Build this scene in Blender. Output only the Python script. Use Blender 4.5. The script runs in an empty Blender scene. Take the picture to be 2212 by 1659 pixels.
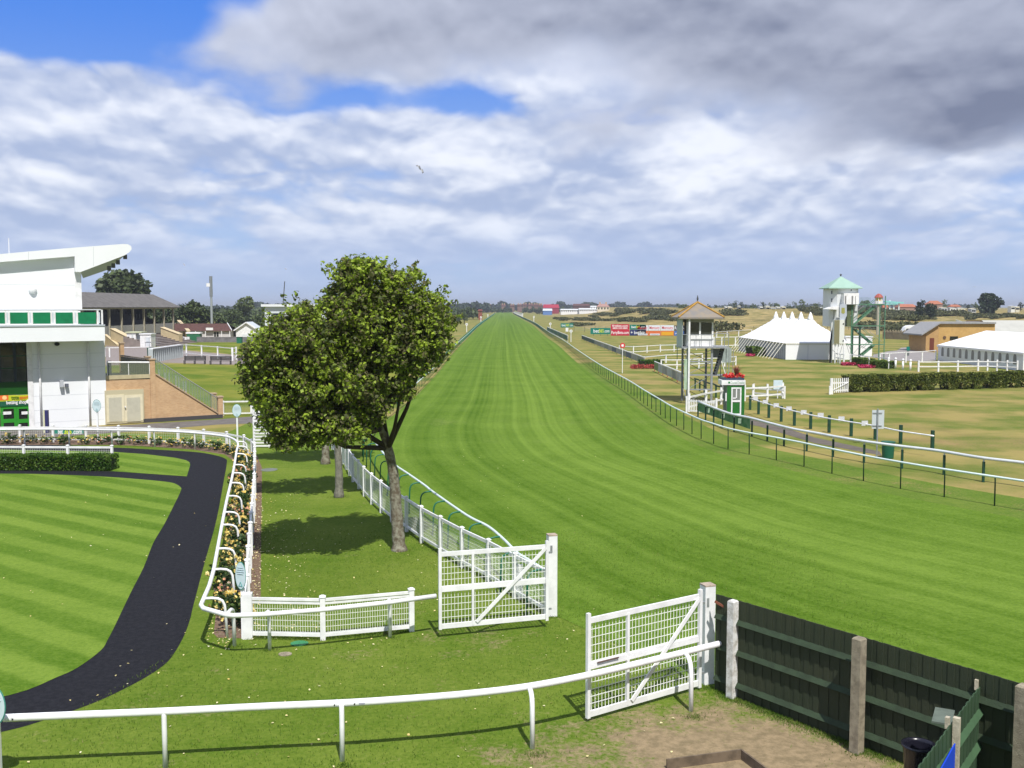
import bpy, bmesh, math, random
import numpy as np
from mathutils import Vector, Matrix
from mathutils.geometry import tessellate_polygon
rad = math.radians
scene = bpy.context.scene
COL = scene.collection
RNG = random.Random(7)

# ------------------------------------------------------------------ camera
H = 8.3
PITCH = rad(4.33)
cam_d = bpy.data.cameras.new('camera')
cam = bpy.data.objects.new('camera', cam_d)
COL.objects.link(cam)
cam.location = (0, 0, H)
cam.rotation_euler = (rad(90) - PITCH, 0, 0)
cam_d.sensor_width = 36
cam_d.lens = 36.0
cam_d.clip_start = 0.2
cam_d.clip_end = 20000
scene.camera = cam
scene.view_settings.view_transform = 'Standard'
scene.view_settings.look = 'None'
scene.view_settings.exposure = 0.30
scene.view_settings.gamma = 1.0

def s2l(r, g, b):
    f = lambda c: (c / 255.0 / 12.92) if c <= 10 else ((c / 255.0 + 0.055) / 1.055) ** 2.4
    return (f(r), f(g), f(b), 1.0)

# ------------------------------------------------------------------ sun
SUN_EL, SUN_TRAVEL = 57.0, (-0.27, 0.96)       # horizontal direction in which shadows fall
sh = Vector((SUN_TRAVEL[0], SUN_TRAVEL[1], 0)).normalized() * math.cos(rad(SUN_EL))
sun_dir = Vector((sh.x, sh.y, -math.sin(rad(SUN_EL))))
ld = bpy.data.lights.new('sun', 'SUN')
ld.energy = 4.6
ld.angle = rad(0.53)
ld.color = (1.0, 0.965, 0.915)
lo = bpy.data.objects.new('sun', ld)
lo.rotation_euler = sun_dir.to_track_quat('-Z', 'Y').to_euler()
lo.location = (20, -60, 100)
COL.objects.link(lo)

# ------------------------------------------------------------------ sky
world = bpy.data.worlds.new('World')
scene.world = world
world.use_nodes = True
wt = world.node_tree
wt.nodes.clear()

class NT:
    """small helper for writing node trees as expressions"""
    def __init__(s, tree): s.t = tree
    def _in(s, sock, v):
        if isinstance(v, bpy.types.NodeSocket): s.t.links.new(v, sock)
        else: sock.default_value = v
    def n(s, kind, **kw):
        nd = s.t.nodes.new(kind)
        for k, v in kw.items(): setattr(nd, k, v)
        return nd
    def m(s, op, a, b=0.0, c=0.0, clamp=False):
        nd = s.t.nodes.new('ShaderNodeMath'); nd.operation = op; nd.use_clamp = clamp
        s._in(nd.inputs[0], a); s._in(nd.inputs[1], b)
        if len(nd.inputs) > 2: s._in(nd.inputs[2], c)
        return nd.outputs[0]
    def mix(s, f, a, b, mode='MIX'):
        nd = s.t.nodes.new('ShaderNodeMix'); nd.data_type = 'RGBA'; nd.blend_type = mode
        s._in(nd.inputs[0], f); s._in(nd.inputs[6], a); s._in(nd.inputs[7], b)
        return nd.outputs[2]
    def ss(s, v, lo, hi, a=0.0, b=1.0):
        nd = s.t.nodes.new('ShaderNodeMapRange'); nd.interpolation_type = 'SMOOTHSTEP'
        s._in(nd.inputs[0], v); nd.inputs[1].default_value = lo; nd.inputs[2].default_value = hi
        nd.inputs[3].default_value = a; nd.inputs[4].default_value = b
        return nd.outputs[0]
    def xyz(s, x, y, z=0.0):
        nd = s.t.nodes.new('ShaderNodeCombineXYZ')
        s._in(nd.inputs[0], x); s._in(nd.inputs[1], y); s._in(nd.inputs[2], z)
        return nd.outputs[0]
    def noise(s, vec, scale, detail=4.0, rough=0.5, dist=0.0, col=False):
        nd = s.t.nodes.new('ShaderNodeTexNoise')
        s._in(nd.inputs['Vector'], vec); nd.inputs['Scale'].default_value = scale
        nd.inputs['Detail'].default_value = detail; nd.inputs['Roughness'].default_value = rough
        nd.inputs['Distortion'].default_value = dist
        return nd.outputs['Color' if col else 'Fac']

w = NT(wt)
tc = w.n('ShaderNodeTexCoord').outputs['Generated']
sp = w.n('ShaderNodeSeparateXYZ'); wt.links.new(tc, sp.inputs[0])
sx, sy, sz = sp.outputs
AZ = w.m('ARCTAN2', sx, sy)
EL = w.m('ARCSINE', sz)
sky = w.n('ShaderNodeTexSky', sky_type='NISHITA')
sky.sun_disc = False
sky.sun_elevation = rad(SUN_EL)
sky.sun_rotation = math.atan2(-SUN_TRAVEL[0], -SUN_TRAVEL[1])
sky.air_density = 1.0; sky.dust_density = 0.6; sky.ozone_density = 2.0
nish = w.mix(1.0, sky.outputs[0], (0.085, 0.085, 0.085, 1), 'MULTIPLY')
grad = w.mix(w.ss(EL, 0.0, 0.30), s2l(166, 193, 233), s2l(64, 130, 232))
blue = w.mix(0.85, nish, grad)

def field(de, seed, scale, detail, rough, kx, dist=0.35, puff=0.0):
    e = w.m('MAXIMUM', w.m('ADD', EL, 0.10 + de), 0.02)
    q = w.m('DIVIDE', AZ, w.m('ADD', w.m('MULTIPLY', e, 0.35), 0.33))
    v = w.xyz(w.m('MULTIPLY', q, kx), w.m('MULTIPLY', w.m('LOGARITHM', e, 2.718), 1.65), seed)
    n_ = w.noise(v, scale, detail, rough, dist)
    if not puff: return n_
    vo = w.n('ShaderNodeTexVoronoi', feature='F1')
    wv = w.n('ShaderNodeVectorMath', operation='MULTIPLY_ADD')
    wt.links.new(w.noise(v, scale * 2.2, 2, 0.6, 0.0, True), wv.inputs[0]); wv.inputs[1].default_value = (.35, .35, .35); wt.links.new(v, wv.inputs[2])
    wt.links.new(wv.outputs[0], vo.inputs['Vector']); vo.inputs['Scale'].default_value = scale * 1.9
    vo.inputs['Detail'].default_value = 2; vo.inputs['Roughness'].default_value = 0.55
    pf = w.m('SUBTRACT', 0.95, w.m('MULTIPLY', vo.outputs['Distance'], 0.9))
    return w.m('ADD', w.m('MULTIPLY', n_, 1 - puff), w.m('MULTIPLY', pf, puff))
# mid-level cumulus
d0 = field(0.0, 3.3, 1.7, 6, 0.50, 1.45, 0.05, 0.24)
d1 = field(0.012, 3.3, 1.7, 6, 0.50, 1.45, 0.05, 0.24)
big = field(0.0, 9.1, 0.8, 2, 0.5, 1.2, 0.0)
relief = w.m('MULTIPLY', w.m('SUBTRACT', d0, d1), 2.9)
cov = w.m('ADD', d0, w.m('MULTIPLY', w.m('SUBTRACT', big, 0.5), 0.7))
def blob(px, py, rx, ry, amp):
    a = w.m('DIVIDE', w.m('SUBTRACT', AZ, math.atan((px - 1106) / 2212)), rx / 2212.)
    b = w.m('DIVIDE', w.m('SUBTRACT', EL, math.atan((662 - py) / 2212)), ry / 2212.)
    r2 = w.m('ADD', w.m('MULTIPLY', a, a), w.m('MULTIPLY', b, b))
    return w.m('MULTIPLY', w.m('POWER', 2.718, w.m('MULTIPLY', r2, -1.0)), amp)
def addall(*v):
    r = v[0]
    for x in v[1:]: r = w.m('ADD', r, x)
    return r
bright = addall(blob(980, 320, 170, 70, 0.6), blob(1490, 350, 100, 80, 0.7), blob(1720, 330, 200, 50, 0.7), blob(60, 300, 130, 70, 0.3),
                blob(1250, 170, 120, 70, 0.35), blob(1080, 500, 60, 25, 0.5), blob(400, 290, 200, 50, 0.22), blob(2080, 430, 130, 26, 0.5), blob(230, 390, 160, 45, 0.25))
hole = addall(blob(700, 225, 260, 42, 0.30), blob(1000, 235, 160, 34, 0.30), blob(1330, 268, 150, 20, 0.25), blob(830, 375, 60, 30, 0.12), blob(90, 70, 430, 105, 0.8), blob(330, 150, 220, 30, 0.22), blob(640, 205, 60, 34, 0.3))
cov = w.m('SUBTRACT', w.m('ADD', cov, w.m('MULTIPLY', bright, 0.16)), hole)
a1 = w.ss(cov, 0.13, 0.36)
lowfade = w.ss(EL, 0.004, 0.06, 0.6, 1.0)
a1 = w.m('MULTIPLY', w.m('MULTIPLY', a1, lowfade), 0.9)
tone = addall(w.m('MULTIPLY', relief, w.ss(EL, 0.0, 0.12, 0.45, 1.0)), 0.34, w.m('MULTIPLY', bright, 0.78), w.m('MULTIPLY', w.m('SUBTRACT', big, 0.5), -0.5))
tone = w.m('ADD', tone, 0.0, clamp=True)
c1 = w.mix(w.ss(tone, 0.0, 1.0), s2l(166, 180, 210), s2l(240, 243, 250))
c1 = w.mix(w.ss(EL, 0.015, 0.11, 0.62, 0.0), c1, s2l(172, 192, 230))
mid = w.mix(a1, blue, c1)
# high dark overcast sheet entering from the upper right
n2 = field(0.0, 17.0, 1.35, 6, 0.48, 1.3, 0.10, 0.12)
n2b = field(0.012, 17.0, 1.35, 6, 0.48, 1.3, 0.10, 0.12)
n3 = field(0.0, 27.0, 0.75, 3, 0.5, 1.3, 0.2)
f1 = w.m('MULTIPLY', w.m('SUBTRACT', EL, w.m('ADD', 0.183, w.m('MULTIPLY', AZ, -0.115))), 7.5)
f2 = w.m('MULTIPLY', w.m('ADD', AZ, w.m('ADD', 0.305, w.m('MULTIPLY', w.m('SUBTRACT', EL, 0.24), -0.9))), 6.0)
f = w.m('MINIMUM', f1, f2)
f = w.m('ADD', f, w.m('MULTIPLY', w.m('SUBTRACT', n2, 0.42), 2.2))
f = w.m('SUBTRACT', f, addall(blob(1230, 160, 130, 90, 0.32), blob(1080, 215, 130, 35, 0.35), blob(1300, 215, 220, 28, 0.25)))
a2 = w.ss(f, -0.10, 0.30)
t2 = addall(0.45, w.m('MULTIPLY', w.m('SUBTRACT', n2, n2b), 3.2), w.m('MULTIPLY', w.m('SUBTRACT', n3, 0.5), 1.2), w.m('MULTIPLY', AZ, -0.25),
            blob(560, 90, 160, 110, 0.22), blob(1950, 120, 170, 60, 0.18), blob(1230, 190, 200, 60, 0.25), blob(2100, 290, 260, 60, -0.3), blob(1500, 90, 300, 50, -0.2), blob(1720, 30, 300, 50, -0.15))
t2 = w.m('ADD', t2, 0.0, clamp=True)
c2 = w.mix(t2, s2l(118, 127, 152), s2l(204, 210, 228))
edge = w.m('MULTIPLY', w.ss(f, 0.5, 0.0), 0.35)
c2 = w.mix(edge, c2, s2l(196, 208, 235))
final = w.mix(a2, mid, c2)
# below the horizon: plain ground tone
final = w.mix(w.ss(EL, -0.01, -0.002, 1.0, 0.0), final, s2l(120, 125, 90))
bg = w.n('ShaderNodeBackground')
wt.links.new(final, bg.inputs[0])
bg.inputs[1].default_value = 0.93
out = w.n('ShaderNodeOutputWorld')
wt.links.new(bg.outputs[0], out.inputs[0])
world.cycles.sampling_method = 'MANUAL'
world.cycles.sample_map_resolution = 256

# ------------------------------------------------------------------ pixel -> world helpers (authoring grid 2212 x 1659)
def ray(px, py):
    f = 2212.0
    c, s = math.cos(PITCH), math.sin(PITCH)
    u = -(py - 829.5)
    return Vector((px - 1106.0, f * c + u * s, -f * s + u * c))
def G(px, py, z=0.0):
    d = ray(px, py); t = (z - H) / d.z
    return Vector((d.x * t, d.y * t, z))
def V(px, py, y):
    d = ray(px, py); t = y / d.y
    return Vector((d.x * t, y, H + d.z * t))
def X(px, py, x):
    d = ray(px, py); t = x / d.x
    return Vector((x, d.y * t, H + d.z * t))
def zA(x, y): return (.2604 * x, .2604 * y + 504.05)
def zB(x, y): return (.2604 * x + 504.05, .2604 * y + 540)
def zC(x, y): return (.1953 * x + 1008, .1953 * y + 619.2)
def zD(x, y): return (.17903 * x + 1404, .17903 * y + 576)
def zE(x, y): return (.21875 * x + 1728, .21875 * y + 576)
def zF(x, y): return (.2604 * x + 360, .2604 * y + 900)
def zG(x, y): return (.2622 * x, .2622 * y + 1224)
def zH(x, y): return (.2604 * x + 396, .2604 * y + 1152)
def zI(x, y): return (.3273 * x + 864, .3273 * y + 1116)
def zJ(x, y): return (.3255 * x + 1491.9, .3255 * y + 1224)
def zK(x, y): return (.2604 * x + 1404, .2604 * y + 792)
def zL(x, y): return (.21875 * x + 1728, .21875 * y + 828)
def zM(x, y): return (.2604 * x, .2604 * y + 900)
def zN(x, y): return (.16927 * x + 172.8, .16927 * y + 691.3)
def zO(x, y): return (.09766 * x, .09766 * y + 849.7)
def zP(x, y): return (.09766 * x + 1512.1, .09766 * y + 792)
def zQ(x, y): return (.13452 * x + 1756.9, .13452 * y + 576)

# ================================================================== materials
MATS = {}
def mat(name, col, rough=0.6, var=0.0, scale=3.0, metal=0.0, bump=0.0, bscale=30.0, spec=0.4, col2=None, alpha=None, trans=0.0):
    if name in MATS: return MATS[name]
    m = bpy.data.materials.new(name); m.use_nodes = True
    t = NT(m.node_tree); b = m.node_tree.nodes['Principled BSDF']
    b.inputs['Roughness'].default_value = rough
    b.inputs['Metallic'].default_value = metal
    b.inputs['Specular IOR Level'].default_value = spec
    c = (col[0], col[1], col[2], 1)
    if var > 0 or col2 is not None:
        g = t.n('ShaderNodeNewGeometry').outputs['Position']
        nz = t.noise(g, scale, 5, 0.6)
        c2 = col2 if col2 is not None else tuple(max(0, x * (1 - var)) for x in col[:3])
        r = t.mix(t.ss(nz, 0.35, 0.68), c, (c2[0], c2[1], c2[2], 1))
        m.node_tree.links.new(r, b.inputs['Base Color'])
    else:
        b.inputs['Base Color'].default_value = c
    if bump > 0:
        g = t.n('ShaderNodeNewGeometry').outputs['Position']
        bm_ = t.n('ShaderNodeBump'); bm_.inputs['Strength'].default_value = bump
        bm_.inputs['Distance'].default_value = 0.03
        m.node_tree.links.new(t.noise(g, bscale, 4, 0.6), bm_.inputs['Height'])
        m.node_tree.links.new(bm_.outputs[0], b.inputs['Normal'])
    if alpha is not None: b.inputs['Alpha'].default_value = alpha
    if trans: b.inputs['Transmission Weight'].default_value = trans
    MATS[name] = m
    return m

def leaf_mat(name, cols, scale=0.6, rough=0.55, transl=0.35, bias=0.19):
    """cols: list of (position, colour) mixed by a random value per leaf and a slow noise"""
    m = bpy.data.materials.new(name); m.use_nodes = True
    t = NT(m.node_tree); b = m.node_tree.nodes['Principled BSDF']
    g = t.n('ShaderNodeNewGeometry')
    nz = t.noise(g.outputs['Position'], scale, 3, 0.6)
    v = t.m('ADD', t.m('MULTIPLY', g.outputs['Random Per Island'], 0.62), t.m('MULTIPLY', t.m('SUBTRACT', nz, 0.5), 1.9))
    v = t.m('ADD', v, bias, clamp=True)
    r = t.n('ShaderNodeValToRGB'); m.node_tree.links.new(v, r.inputs[0])
    el = r.color_ramp.elements
    el[0].position, el[0].color = cols[0][0], (*cols[0][1], 1)
    el[1].position, el[1].color = cols[-1][0], (*cols[-1][1], 1)
    for p, c in cols[1:-1]:
        e = el.new(p); e.color = (*c, 1)
    m.node_tree.links.new(r.outputs[0], b.inputs['Base Color'])
    b.inputs['Roughness'].default_value = rough
    b.inputs['Specular IOR Level'].default_value = 0.3
    tr = t.n('ShaderNodeBsdfTranslucent'); m.node_tree.links.new(r.outputs[0], tr.inputs[0])
    mx = t.n('ShaderNodeMixShader'); mx.inputs[0].default_value = transl
    m.node_tree.links.new(b.outputs[0], mx.inputs[1]); m.node_tree.links.new(tr.outputs[0], mx.inputs[2])
    m.node_tree.links.new(mx.outputs[0], m.node_tree.nodes['Material Output'].inputs[0])
    return m

def grass_mat(name, ca, cb, stripes=(), dry=None, dry_spots=(), grain=0.30, uv=False, bump=0.5, big=0.25):
    """stripes: (nx, ny, period, strength, softness); dry: (colour, scale, lo, hi); dry_spots: (x, y, r)"""
    m = bpy.data.materials.new(name); m.use_nodes = True
    t = NT(m.node_tree); L = m.node_tree.links; b = m.node_tree.nodes['Principled BSDF']
    P = t.n('ShaderNodeNewGeometry').outputs['Position']
    s_ = t.n('ShaderNodeSeparateXYZ'); L.new(P, s_.inputs[0]); px, py, pz = s_.outputs
    wob = t.noise(P, 0.35, 2)
    fac = t.m('ADD', 0.5, t.m('MULTIPLY', t.m('SUBTRACT', t.noise(P, 0.22, 4, 0.55), 0.5), big * 4))
    for (nx, ny, per, amp, wb) in stripes:
        q = t.m('ADD', t.m('MULTIPLY', px, nx), t.m('MULTIPLY', py, ny))
        q = t.m('ADD', q, t.m('MULTIPLY', t.m('SUBTRACT', wob, 0.5), wb))
        sn = t.m('SINE', t.m('MULTIPLY', q, 2 * math.pi / per))
        sn = t.ss(sn, -0.55, 0.55, -0.5, 0.5)
        mod = t.ss(t.noise(P, 0.16, 2), 0.3, 0.7, 0.45, 1.2)
        fac = t.m('ADD', fac, t.m('MULTIPLY', t.m('MULTIPLY', sn, amp), mod))
    if uv:
        u = t.n('ShaderNodeTexCoord').outputs['UV']
        us = t.n('ShaderNodeSeparateXYZ'); L.new(u, us.inputs[0])
        uu, vv = us.outputs[0], us.outputs[1]
        v1 = t.xyz(t.m('MULTIPLY', uu, 30), t.m('MULTIPLY', vv, 0.08), 0)
        v2 = t.xyz(t.m('MULTIPLY', uu, 95), t.m('MULTIPLY', vv, 0.3), 4)
        v3 = t.xyz(t.m('MULTIPLY', uu, 9), t.m('MULTIPLY', vv, 0.04), 8)
        wv = t.m('SINE', t.m('MULTIPLY', uu, 2 * math.pi * 15))
        fac = t.m('ADD', fac, t.m('MULTIPLY', t.m('MULTIPLY', t.ss(wv, -.7, .7, -.5, .5), 0.17), t.ss(t.noise(v3, 1.7, 2), .35, .65, .3, 1.3)))
        fac = t.m('ADD', fac, t.m('MULTIPLY', t.m('SUBTRACT', t.noise(v1, 1.0, 2), 0.5), 0.8))
        fac = t.m('ADD', fac, t.m('MULTIPLY', t.m('SUBTRACT', t.noise(v2, 1.0, 2), 0.5), 0.45))
        fac = t.m('ADD', fac, t.m('MULTIPLY', t.m('SUBTRACT', t.noise(v3, 1.0, 1), 0.5), 0.9))
    g1 = t.noise(P, 9.0, 6, 0.72)
    g0 = t.noise(P, 2.2, 5, 0.7)
    fac = t.m('ADD', fac, t.m('MULTIPLY', t.m('SUBTRACT', g0, 0.5), grain * 4.0))
    g2 = t.noise(P, 55.0, 4, 0.7)
    fac = t.m('ADD', fac, t.m('MULTIPLY', t.m('SUBTRACT', g1, 0.5), grain * 8))
    fac = t.m('ADD', fac, t.m('MULTIPLY', t.m('SUBTRACT', g2, 0.5), grain * 5))
    fac = t.m('ADD', fac, 0.0, clamp=True)
    c = t.mix(fac, (*ca, 1), (*cb, 1))
    if dry:
        dc, sc, lo, hi = dry
        dn = t.m('ADD', t.noise(P, sc, 6, 0.68), t.m('MULTIPLY', t.m('SUBTRACT', g1, 0.5), 0.9))
        for (x, y, r, a) in dry_spots:
            dx = t.m('SUBTRACT', px, x); dy = t.m('SUBTRACT', py, y)
            dd = t.m('SQRT', t.m('ADD', t.m('MULTIPLY', dx, dx), t.m('MULTIPLY', dy, dy)))
            dn = t.m('ADD', dn, t.ss(dd, r, r * 0.25, 0.0, a))
        dcol = t.mix(t.ss(t.noise(P, sc * 5, 4, 0.7), 0.3, 0.7), (*dc, 1), (dc[0] * .6, dc[1] * .62, dc[2] * .6, 1))
        c = t.mix(t.ss(dn, lo, hi), c, dcol)
    L.new(c, b.inputs['Base Color'])
    b.inputs['Roughness'].default_value = 0.9
    b.inputs['Specular IOR Level'].default_value = 0.05
    if bump:
        bn = t.n('ShaderNodeBump'); bn.inputs['Strength'].default_value = bump; bn.inputs['Distance'].default_value = 0.04
        L.new(t.m('ADD', g1, t.m('MULTIPLY', g2, 0.5)), bn.inputs['Height']); L.new(bn.outputs[0], b.inputs['Normal'])
    return m

WHITE = mat('white_paint', (.82, .82, .82), 0.42, var=0.16, scale=2.6)
WHITEP = mat('white_plastic_rail', (.84, .84, .85), 0.32, var=0.12, scale=3.0)
GREYW = mat('weathered_white_rail', (.62, .65, .66), 0.45, var=0.15, scale=1.2)
TRACKW = mat('bluish_white_rail', (.66, .76, .74), 0.4, var=0.1, scale=1.0)
WIRE = mat('white_coated_wire', (.78, .80, .74), 0.5)
GALV = mat('galvanised_steel', (.42, .44, .46), 0.45, metal=0.5, var=0.25, scale=4)
DKMET = mat('dark_metal', (.06, .065, .07), 0.5)
BLACK = mat('black_iron', (.015, .016, .02), 0.45)
DKGREEN = mat('dark_green_post', (.012, .06, .035), 0.5, var=0.3, scale=4)
GREENLEG = mat('green_rail_leg', (.01, .13, .075), 0.45)
KGREEN = mat('kiosk_green_paint', (.018, .15, .02), 0.5, var=0.2, scale=2)
DOORGREEN = mat('bright_green_frame', (.025, .26, .02), 0.45)
BANGREEN = mat('green_banner_cloth', (.0, .20, .075), 0.6, var=0.25, scale=1.5)
GLASSD = mat('dark_glass', (.008, .012, .012), 0.06, spec=0.8)
CLAD = mat('white_cladding', (.82, .84, .86), 0.4, var=0.03, scale=0.6)
BEIGE = mat('beige_painted_door', (.70, .64, .46), 0.6, var=0.1, scale=3)
CREAM = mat('cream_render', (.52, .42, .25), 0.8, var=0.15, scale=1)
CONC = mat('aged_concrete', (.32, .28, .20), 0.9, var=0.35, scale=6, bump=0.5, bscale=40, col2=(.20, .17, .12))
CONCW = mat('flaking_white_concrete', (.72, .72, .70), 0.85, scale=7, bump=0.6, bscale=30, col2=(.45, .43, .38))
TARMAC = mat('grey_tarmac', (.15, .135, .125), 0.9, var=0.3, scale=1.5, bump=0.3)
PAVE = mat('pale_paving', (.26, .22, .20), 0.9, var=0.25, scale=2)
SLATE = mat('grey_roof_sheet', (.15, .14, .13), 0.85, var=0.35, scale=0.8)
TILEBR = mat('brown_roof_tile', (.10, .045, .035), 0.85, var=0.4, scale=2)
WOOD = mat('weathered_timber', (.16, .12, .08), 0.85, var=0.4, scale=5)
DARKWOOD = mat('dark_timber', (.035, .032, .028), 0.85, var=0.3, scale=3)
BARK = mat('tree_bark', (.11, .085, .055), 0.9, scale=7, bump=0.9, bscale=14, col2=(.27, .26, .20))
BARKD = mat('dark_bark', (.06, .045, .03), 0.9, var=0.4, scale=5, bump=0.6)
CANVAS = mat('white_canvas', (.80, .80, .80), 0.65, var=0.03, scale=0.7)
ROPE = mat('rope', (.7, .68, .6), 0.8)

def brick_mat(name, c1, c2, cm, w_=0.225, h_=0.075):
    m = bpy.data.materials.new(name); m.use_nodes = True
    t = NT(m.node_tree); L = m.node_tree.links; b = m.node_tree.nodes['Principled BSDF']
    P = t.n('ShaderNodeNewGeometry').outputs['Position']
    s_ = t.n('ShaderNodeSeparateXYZ'); L.new(P, s_.inputs[0])
    v = t.xyz(t.m('ADD', s_.outputs[0], s_.outputs[1]), s_.outputs[2], 0)
    br = t.n('ShaderNodeTexBrick'); L.new(v, br.inputs['Vector'])
    br.inputs['Color1'].default_value = (*c1, 1); br.inputs['Color2'].default_value = (*c2, 1); br.inputs['Mortar'].default_value = (*cm, 1)
    br.inputs['Scale'].default_value = 1.0; br.inputs['Mortar Size'].default_value = 0.008
    br.inputs['Brick Width'].default_value = w_; br.inputs['Row Height'].default_value = h_
    c = t.mix(t.ss(t.noise(P, 0.9, 4), 0.3, 0.75, 0, 0.35), br.outputs[0], (c1[0] * .55, c1[1] * .55, c1[2] * .6, 1))
    L.new(c, b.inputs['Base Color']); b.inputs['Roughness'].default_value = 0.9; b.inputs['Specular IOR Level'].default_value = 0.1
    return m
BRICK = brick_mat('buff_brick', (.60, .39, .21), (.50, .30, .15), (.52, .42, .30))
BRICKT = brick_mat('tan_brick', (.50, .30, .12), (.42, .24, .09), (.45, .34, .2))

# ================================================================== mesh helpers
class MB:
    def __init__(s): s.v = []; s.f = []
    def add(s, vs, fs):
        o = len(s.v); s.v += [tuple(p) for p in vs]; s.f += [tuple(i + o for i in f) for f in fs]; return s
    def hexa(s, p):      # 8 points: bottom 4 (ccw), top 4
        return s.add(p, [(3, 2, 1, 0), (4, 5, 6, 7), (0, 1, 5, 4), (1, 2, 6, 5), (2, 3, 7, 6), (3, 0, 4, 7)])
    def box(s, x0, x1, y0, y1, z0, z1):
        return s.hexa([(x0, y0, z0), (x1, y0, z0), (x1, y1, z0), (x0, y1, z0), (x0, y0, z1), (x1, y0, z1), (x1, y1, z1), (x0, y1, z1)])
    def obox(s, c, e, half_u, half_v, z0, z1, top=1.0):   # oriented box; e = unit dir of u
        e = Vector((e[0], e[1], 0)).normalized(); n = Vector((-e.y, e.x, 0)); c = Vector((c[0], c[1], 0)); P = []
        for z, k in ((z0, 1.0), (z1, top)):
            for a, b in ((-1, -1), (1, -1), (1, 1), (-1, 1)):
                q = c + e * a * half_u * k + n * b * half_v * k; P.append((q.x, q.y, z))
        return s.hexa(P)
    def bar(s, p, q, w, h, up=(0, 0, 1)):
        p = Vector(p); q = Vector(q); d = (q - p)
        if d.length < 1e-6: return s
        d.normalize(); u = Vector(up)
        if abs(d.dot(u)) > 0.98: u = Vector((0, 1, 0))
        r = d.cross(u).normalized(); u = r.cross(d).normalized(); P = []
        for o in (p, q):
            for a, b in ((-1, -1), (1, -1), (1, 1), (-1, 1)): P.append(o + r * a * w / 2 + u * b * h / 2)
        return s.add(P, [(0, 1, 2, 3), (7, 6, 5, 4), (0, 4, 5, 1), (1, 5, 6, 2), (2, 6, 7, 3), (3, 7, 4, 0)])
    def tube(s, pts, r, n=8, flat=1.0, caps=True):
        """r: radius or list; flat: vertical squash factor of the section"""
        pts = [Vector(p) for p in pts]; N = len(pts); R = r if isinstance(r, (list, tuple)) else [r] * N
        vs = []; prev = None
        for i in range(N):
            a = pts[max(i - 1, 0)]; b = pts[min(i + 1, N - 1)]; d = (b - a).normalized()
            if prev is None:
                u = Vector((0, 0, 1)) if abs(d.z) < 0.9 else Vector((1, 0, 0))
            else: u = prev
            x = d.cross(u)
            if x.length < 1e-5: x = d.cross(Vector((0, 1, 0)))
            x.normalize(); u = x.cross(d).normalized(); prev = u
            for k in range(n):
                t = 2 * math.pi * k / n + math.pi / n
                vs.append(pts[i] + x * math.cos(t) * R[i] + u * math.sin(t) * R[i] * flat)
        fs = []
        for i in range(N - 1):
            for k in range(n):
                k2 = (k + 1) % n; fs.append((i * n + k, i * n + k2, (i + 1) * n + k2, (i + 1) * n + k))
        if caps:
            fs.append(tuple(reversed(range(n)))); fs.append(tuple((N - 1) * n + k for k in range(n)))
        return s.add(vs, fs)
    def poly(s, pts, z=None):
        P = [Vector(p) for p in pts]
        tri = tessellate_polygon([[Vector((p.x, p.y, 0)) for p in P]])
        fs = []
        for t in tri:
            a, b, c = [P[i] for i in t]
            n = (b - a).cross(c - a)
            fs.append(t if n.z > 0 else (t[0], t[2], t[1]))
        return s.add([(p.x, p.y, p.z if z is None else z) for p in P], fs)
    def prism(s, poly, off):      # planar polygon (3D pts) extruded by vector off (convex or mild)
        n = len(poly); off = Vector(off); A = [Vector(p) for p in poly]; B = [p + off for p in A]
        return s.add(A + B, [tuple(reversed(range(n))), tuple(n + i for i in range(n))] + [(i, (i + 1) % n, n + (i + 1) % n, n + i) for i in range(n)])
    def build(s, name, m, parent=None, smooth=False):
        me = bpy.data.meshes.new(name); me.from_pydata(s.v, [], s.f); me.materials.append(m)
        bmm = bmesh.new(); bmm.from_mesh(me); bmesh.ops.recalc_face_normals(bmm, faces=bmm.faces); bmm.to_mesh(me); bmm.free()
        if smooth:
            me.polygons.foreach_set('use_smooth', [True] * len(me.polygons))
        o = bpy.data.objects.new(name, me); COL.objects.link(o)
        if parent is not None: o.parent = parent
        return o

def tag(o, label=None, cat=None, group=None, kind=None):
    if label: o['label'] = label
    if cat: o['category'] = cat
    if group: o['group'] = group
    if kind: o['kind'] = kind
    return o
def thing(name, label, cat, group=None):
    o = bpy.data.objects.new(name, None); o.empty_display_size = 0.3; COL.objects.link(o)
    return tag(o, label, cat, group)
def struct(mb, name, m, kind='structure'):
    return tag(mb.build(name, m), kind=kind)
def settle(root):
    """move a finished thing's Empty to the middle of its base, children staying where they are"""
    def deep(o):
        r = []
        for c in o.children: r.append(c); r += deep(c)
        return r
    ch = [c for c in deep(root) if c.type == 'MESH']
    if not ch: return root
    lo = np.full(3, 1e9); hi = np.full(3, -1e9)
    for c in ch:
        n = len(c.data.vertices)
        if n == 0: continue
        a = np.empty(n * 3, dtype=np.float32); c.data.vertices.foreach_get('co', a); a = a.reshape(-1, 3)
        lo = np.minimum(lo, a.min(0)); hi = np.maximum(hi, a.max(0))
    p = Vector(((lo[0] + hi[0]) / 2, (lo[1] + hi[1]) / 2, lo[2]))
    root.location = p
    for c in root.children: c.location = -p
    return root

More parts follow.
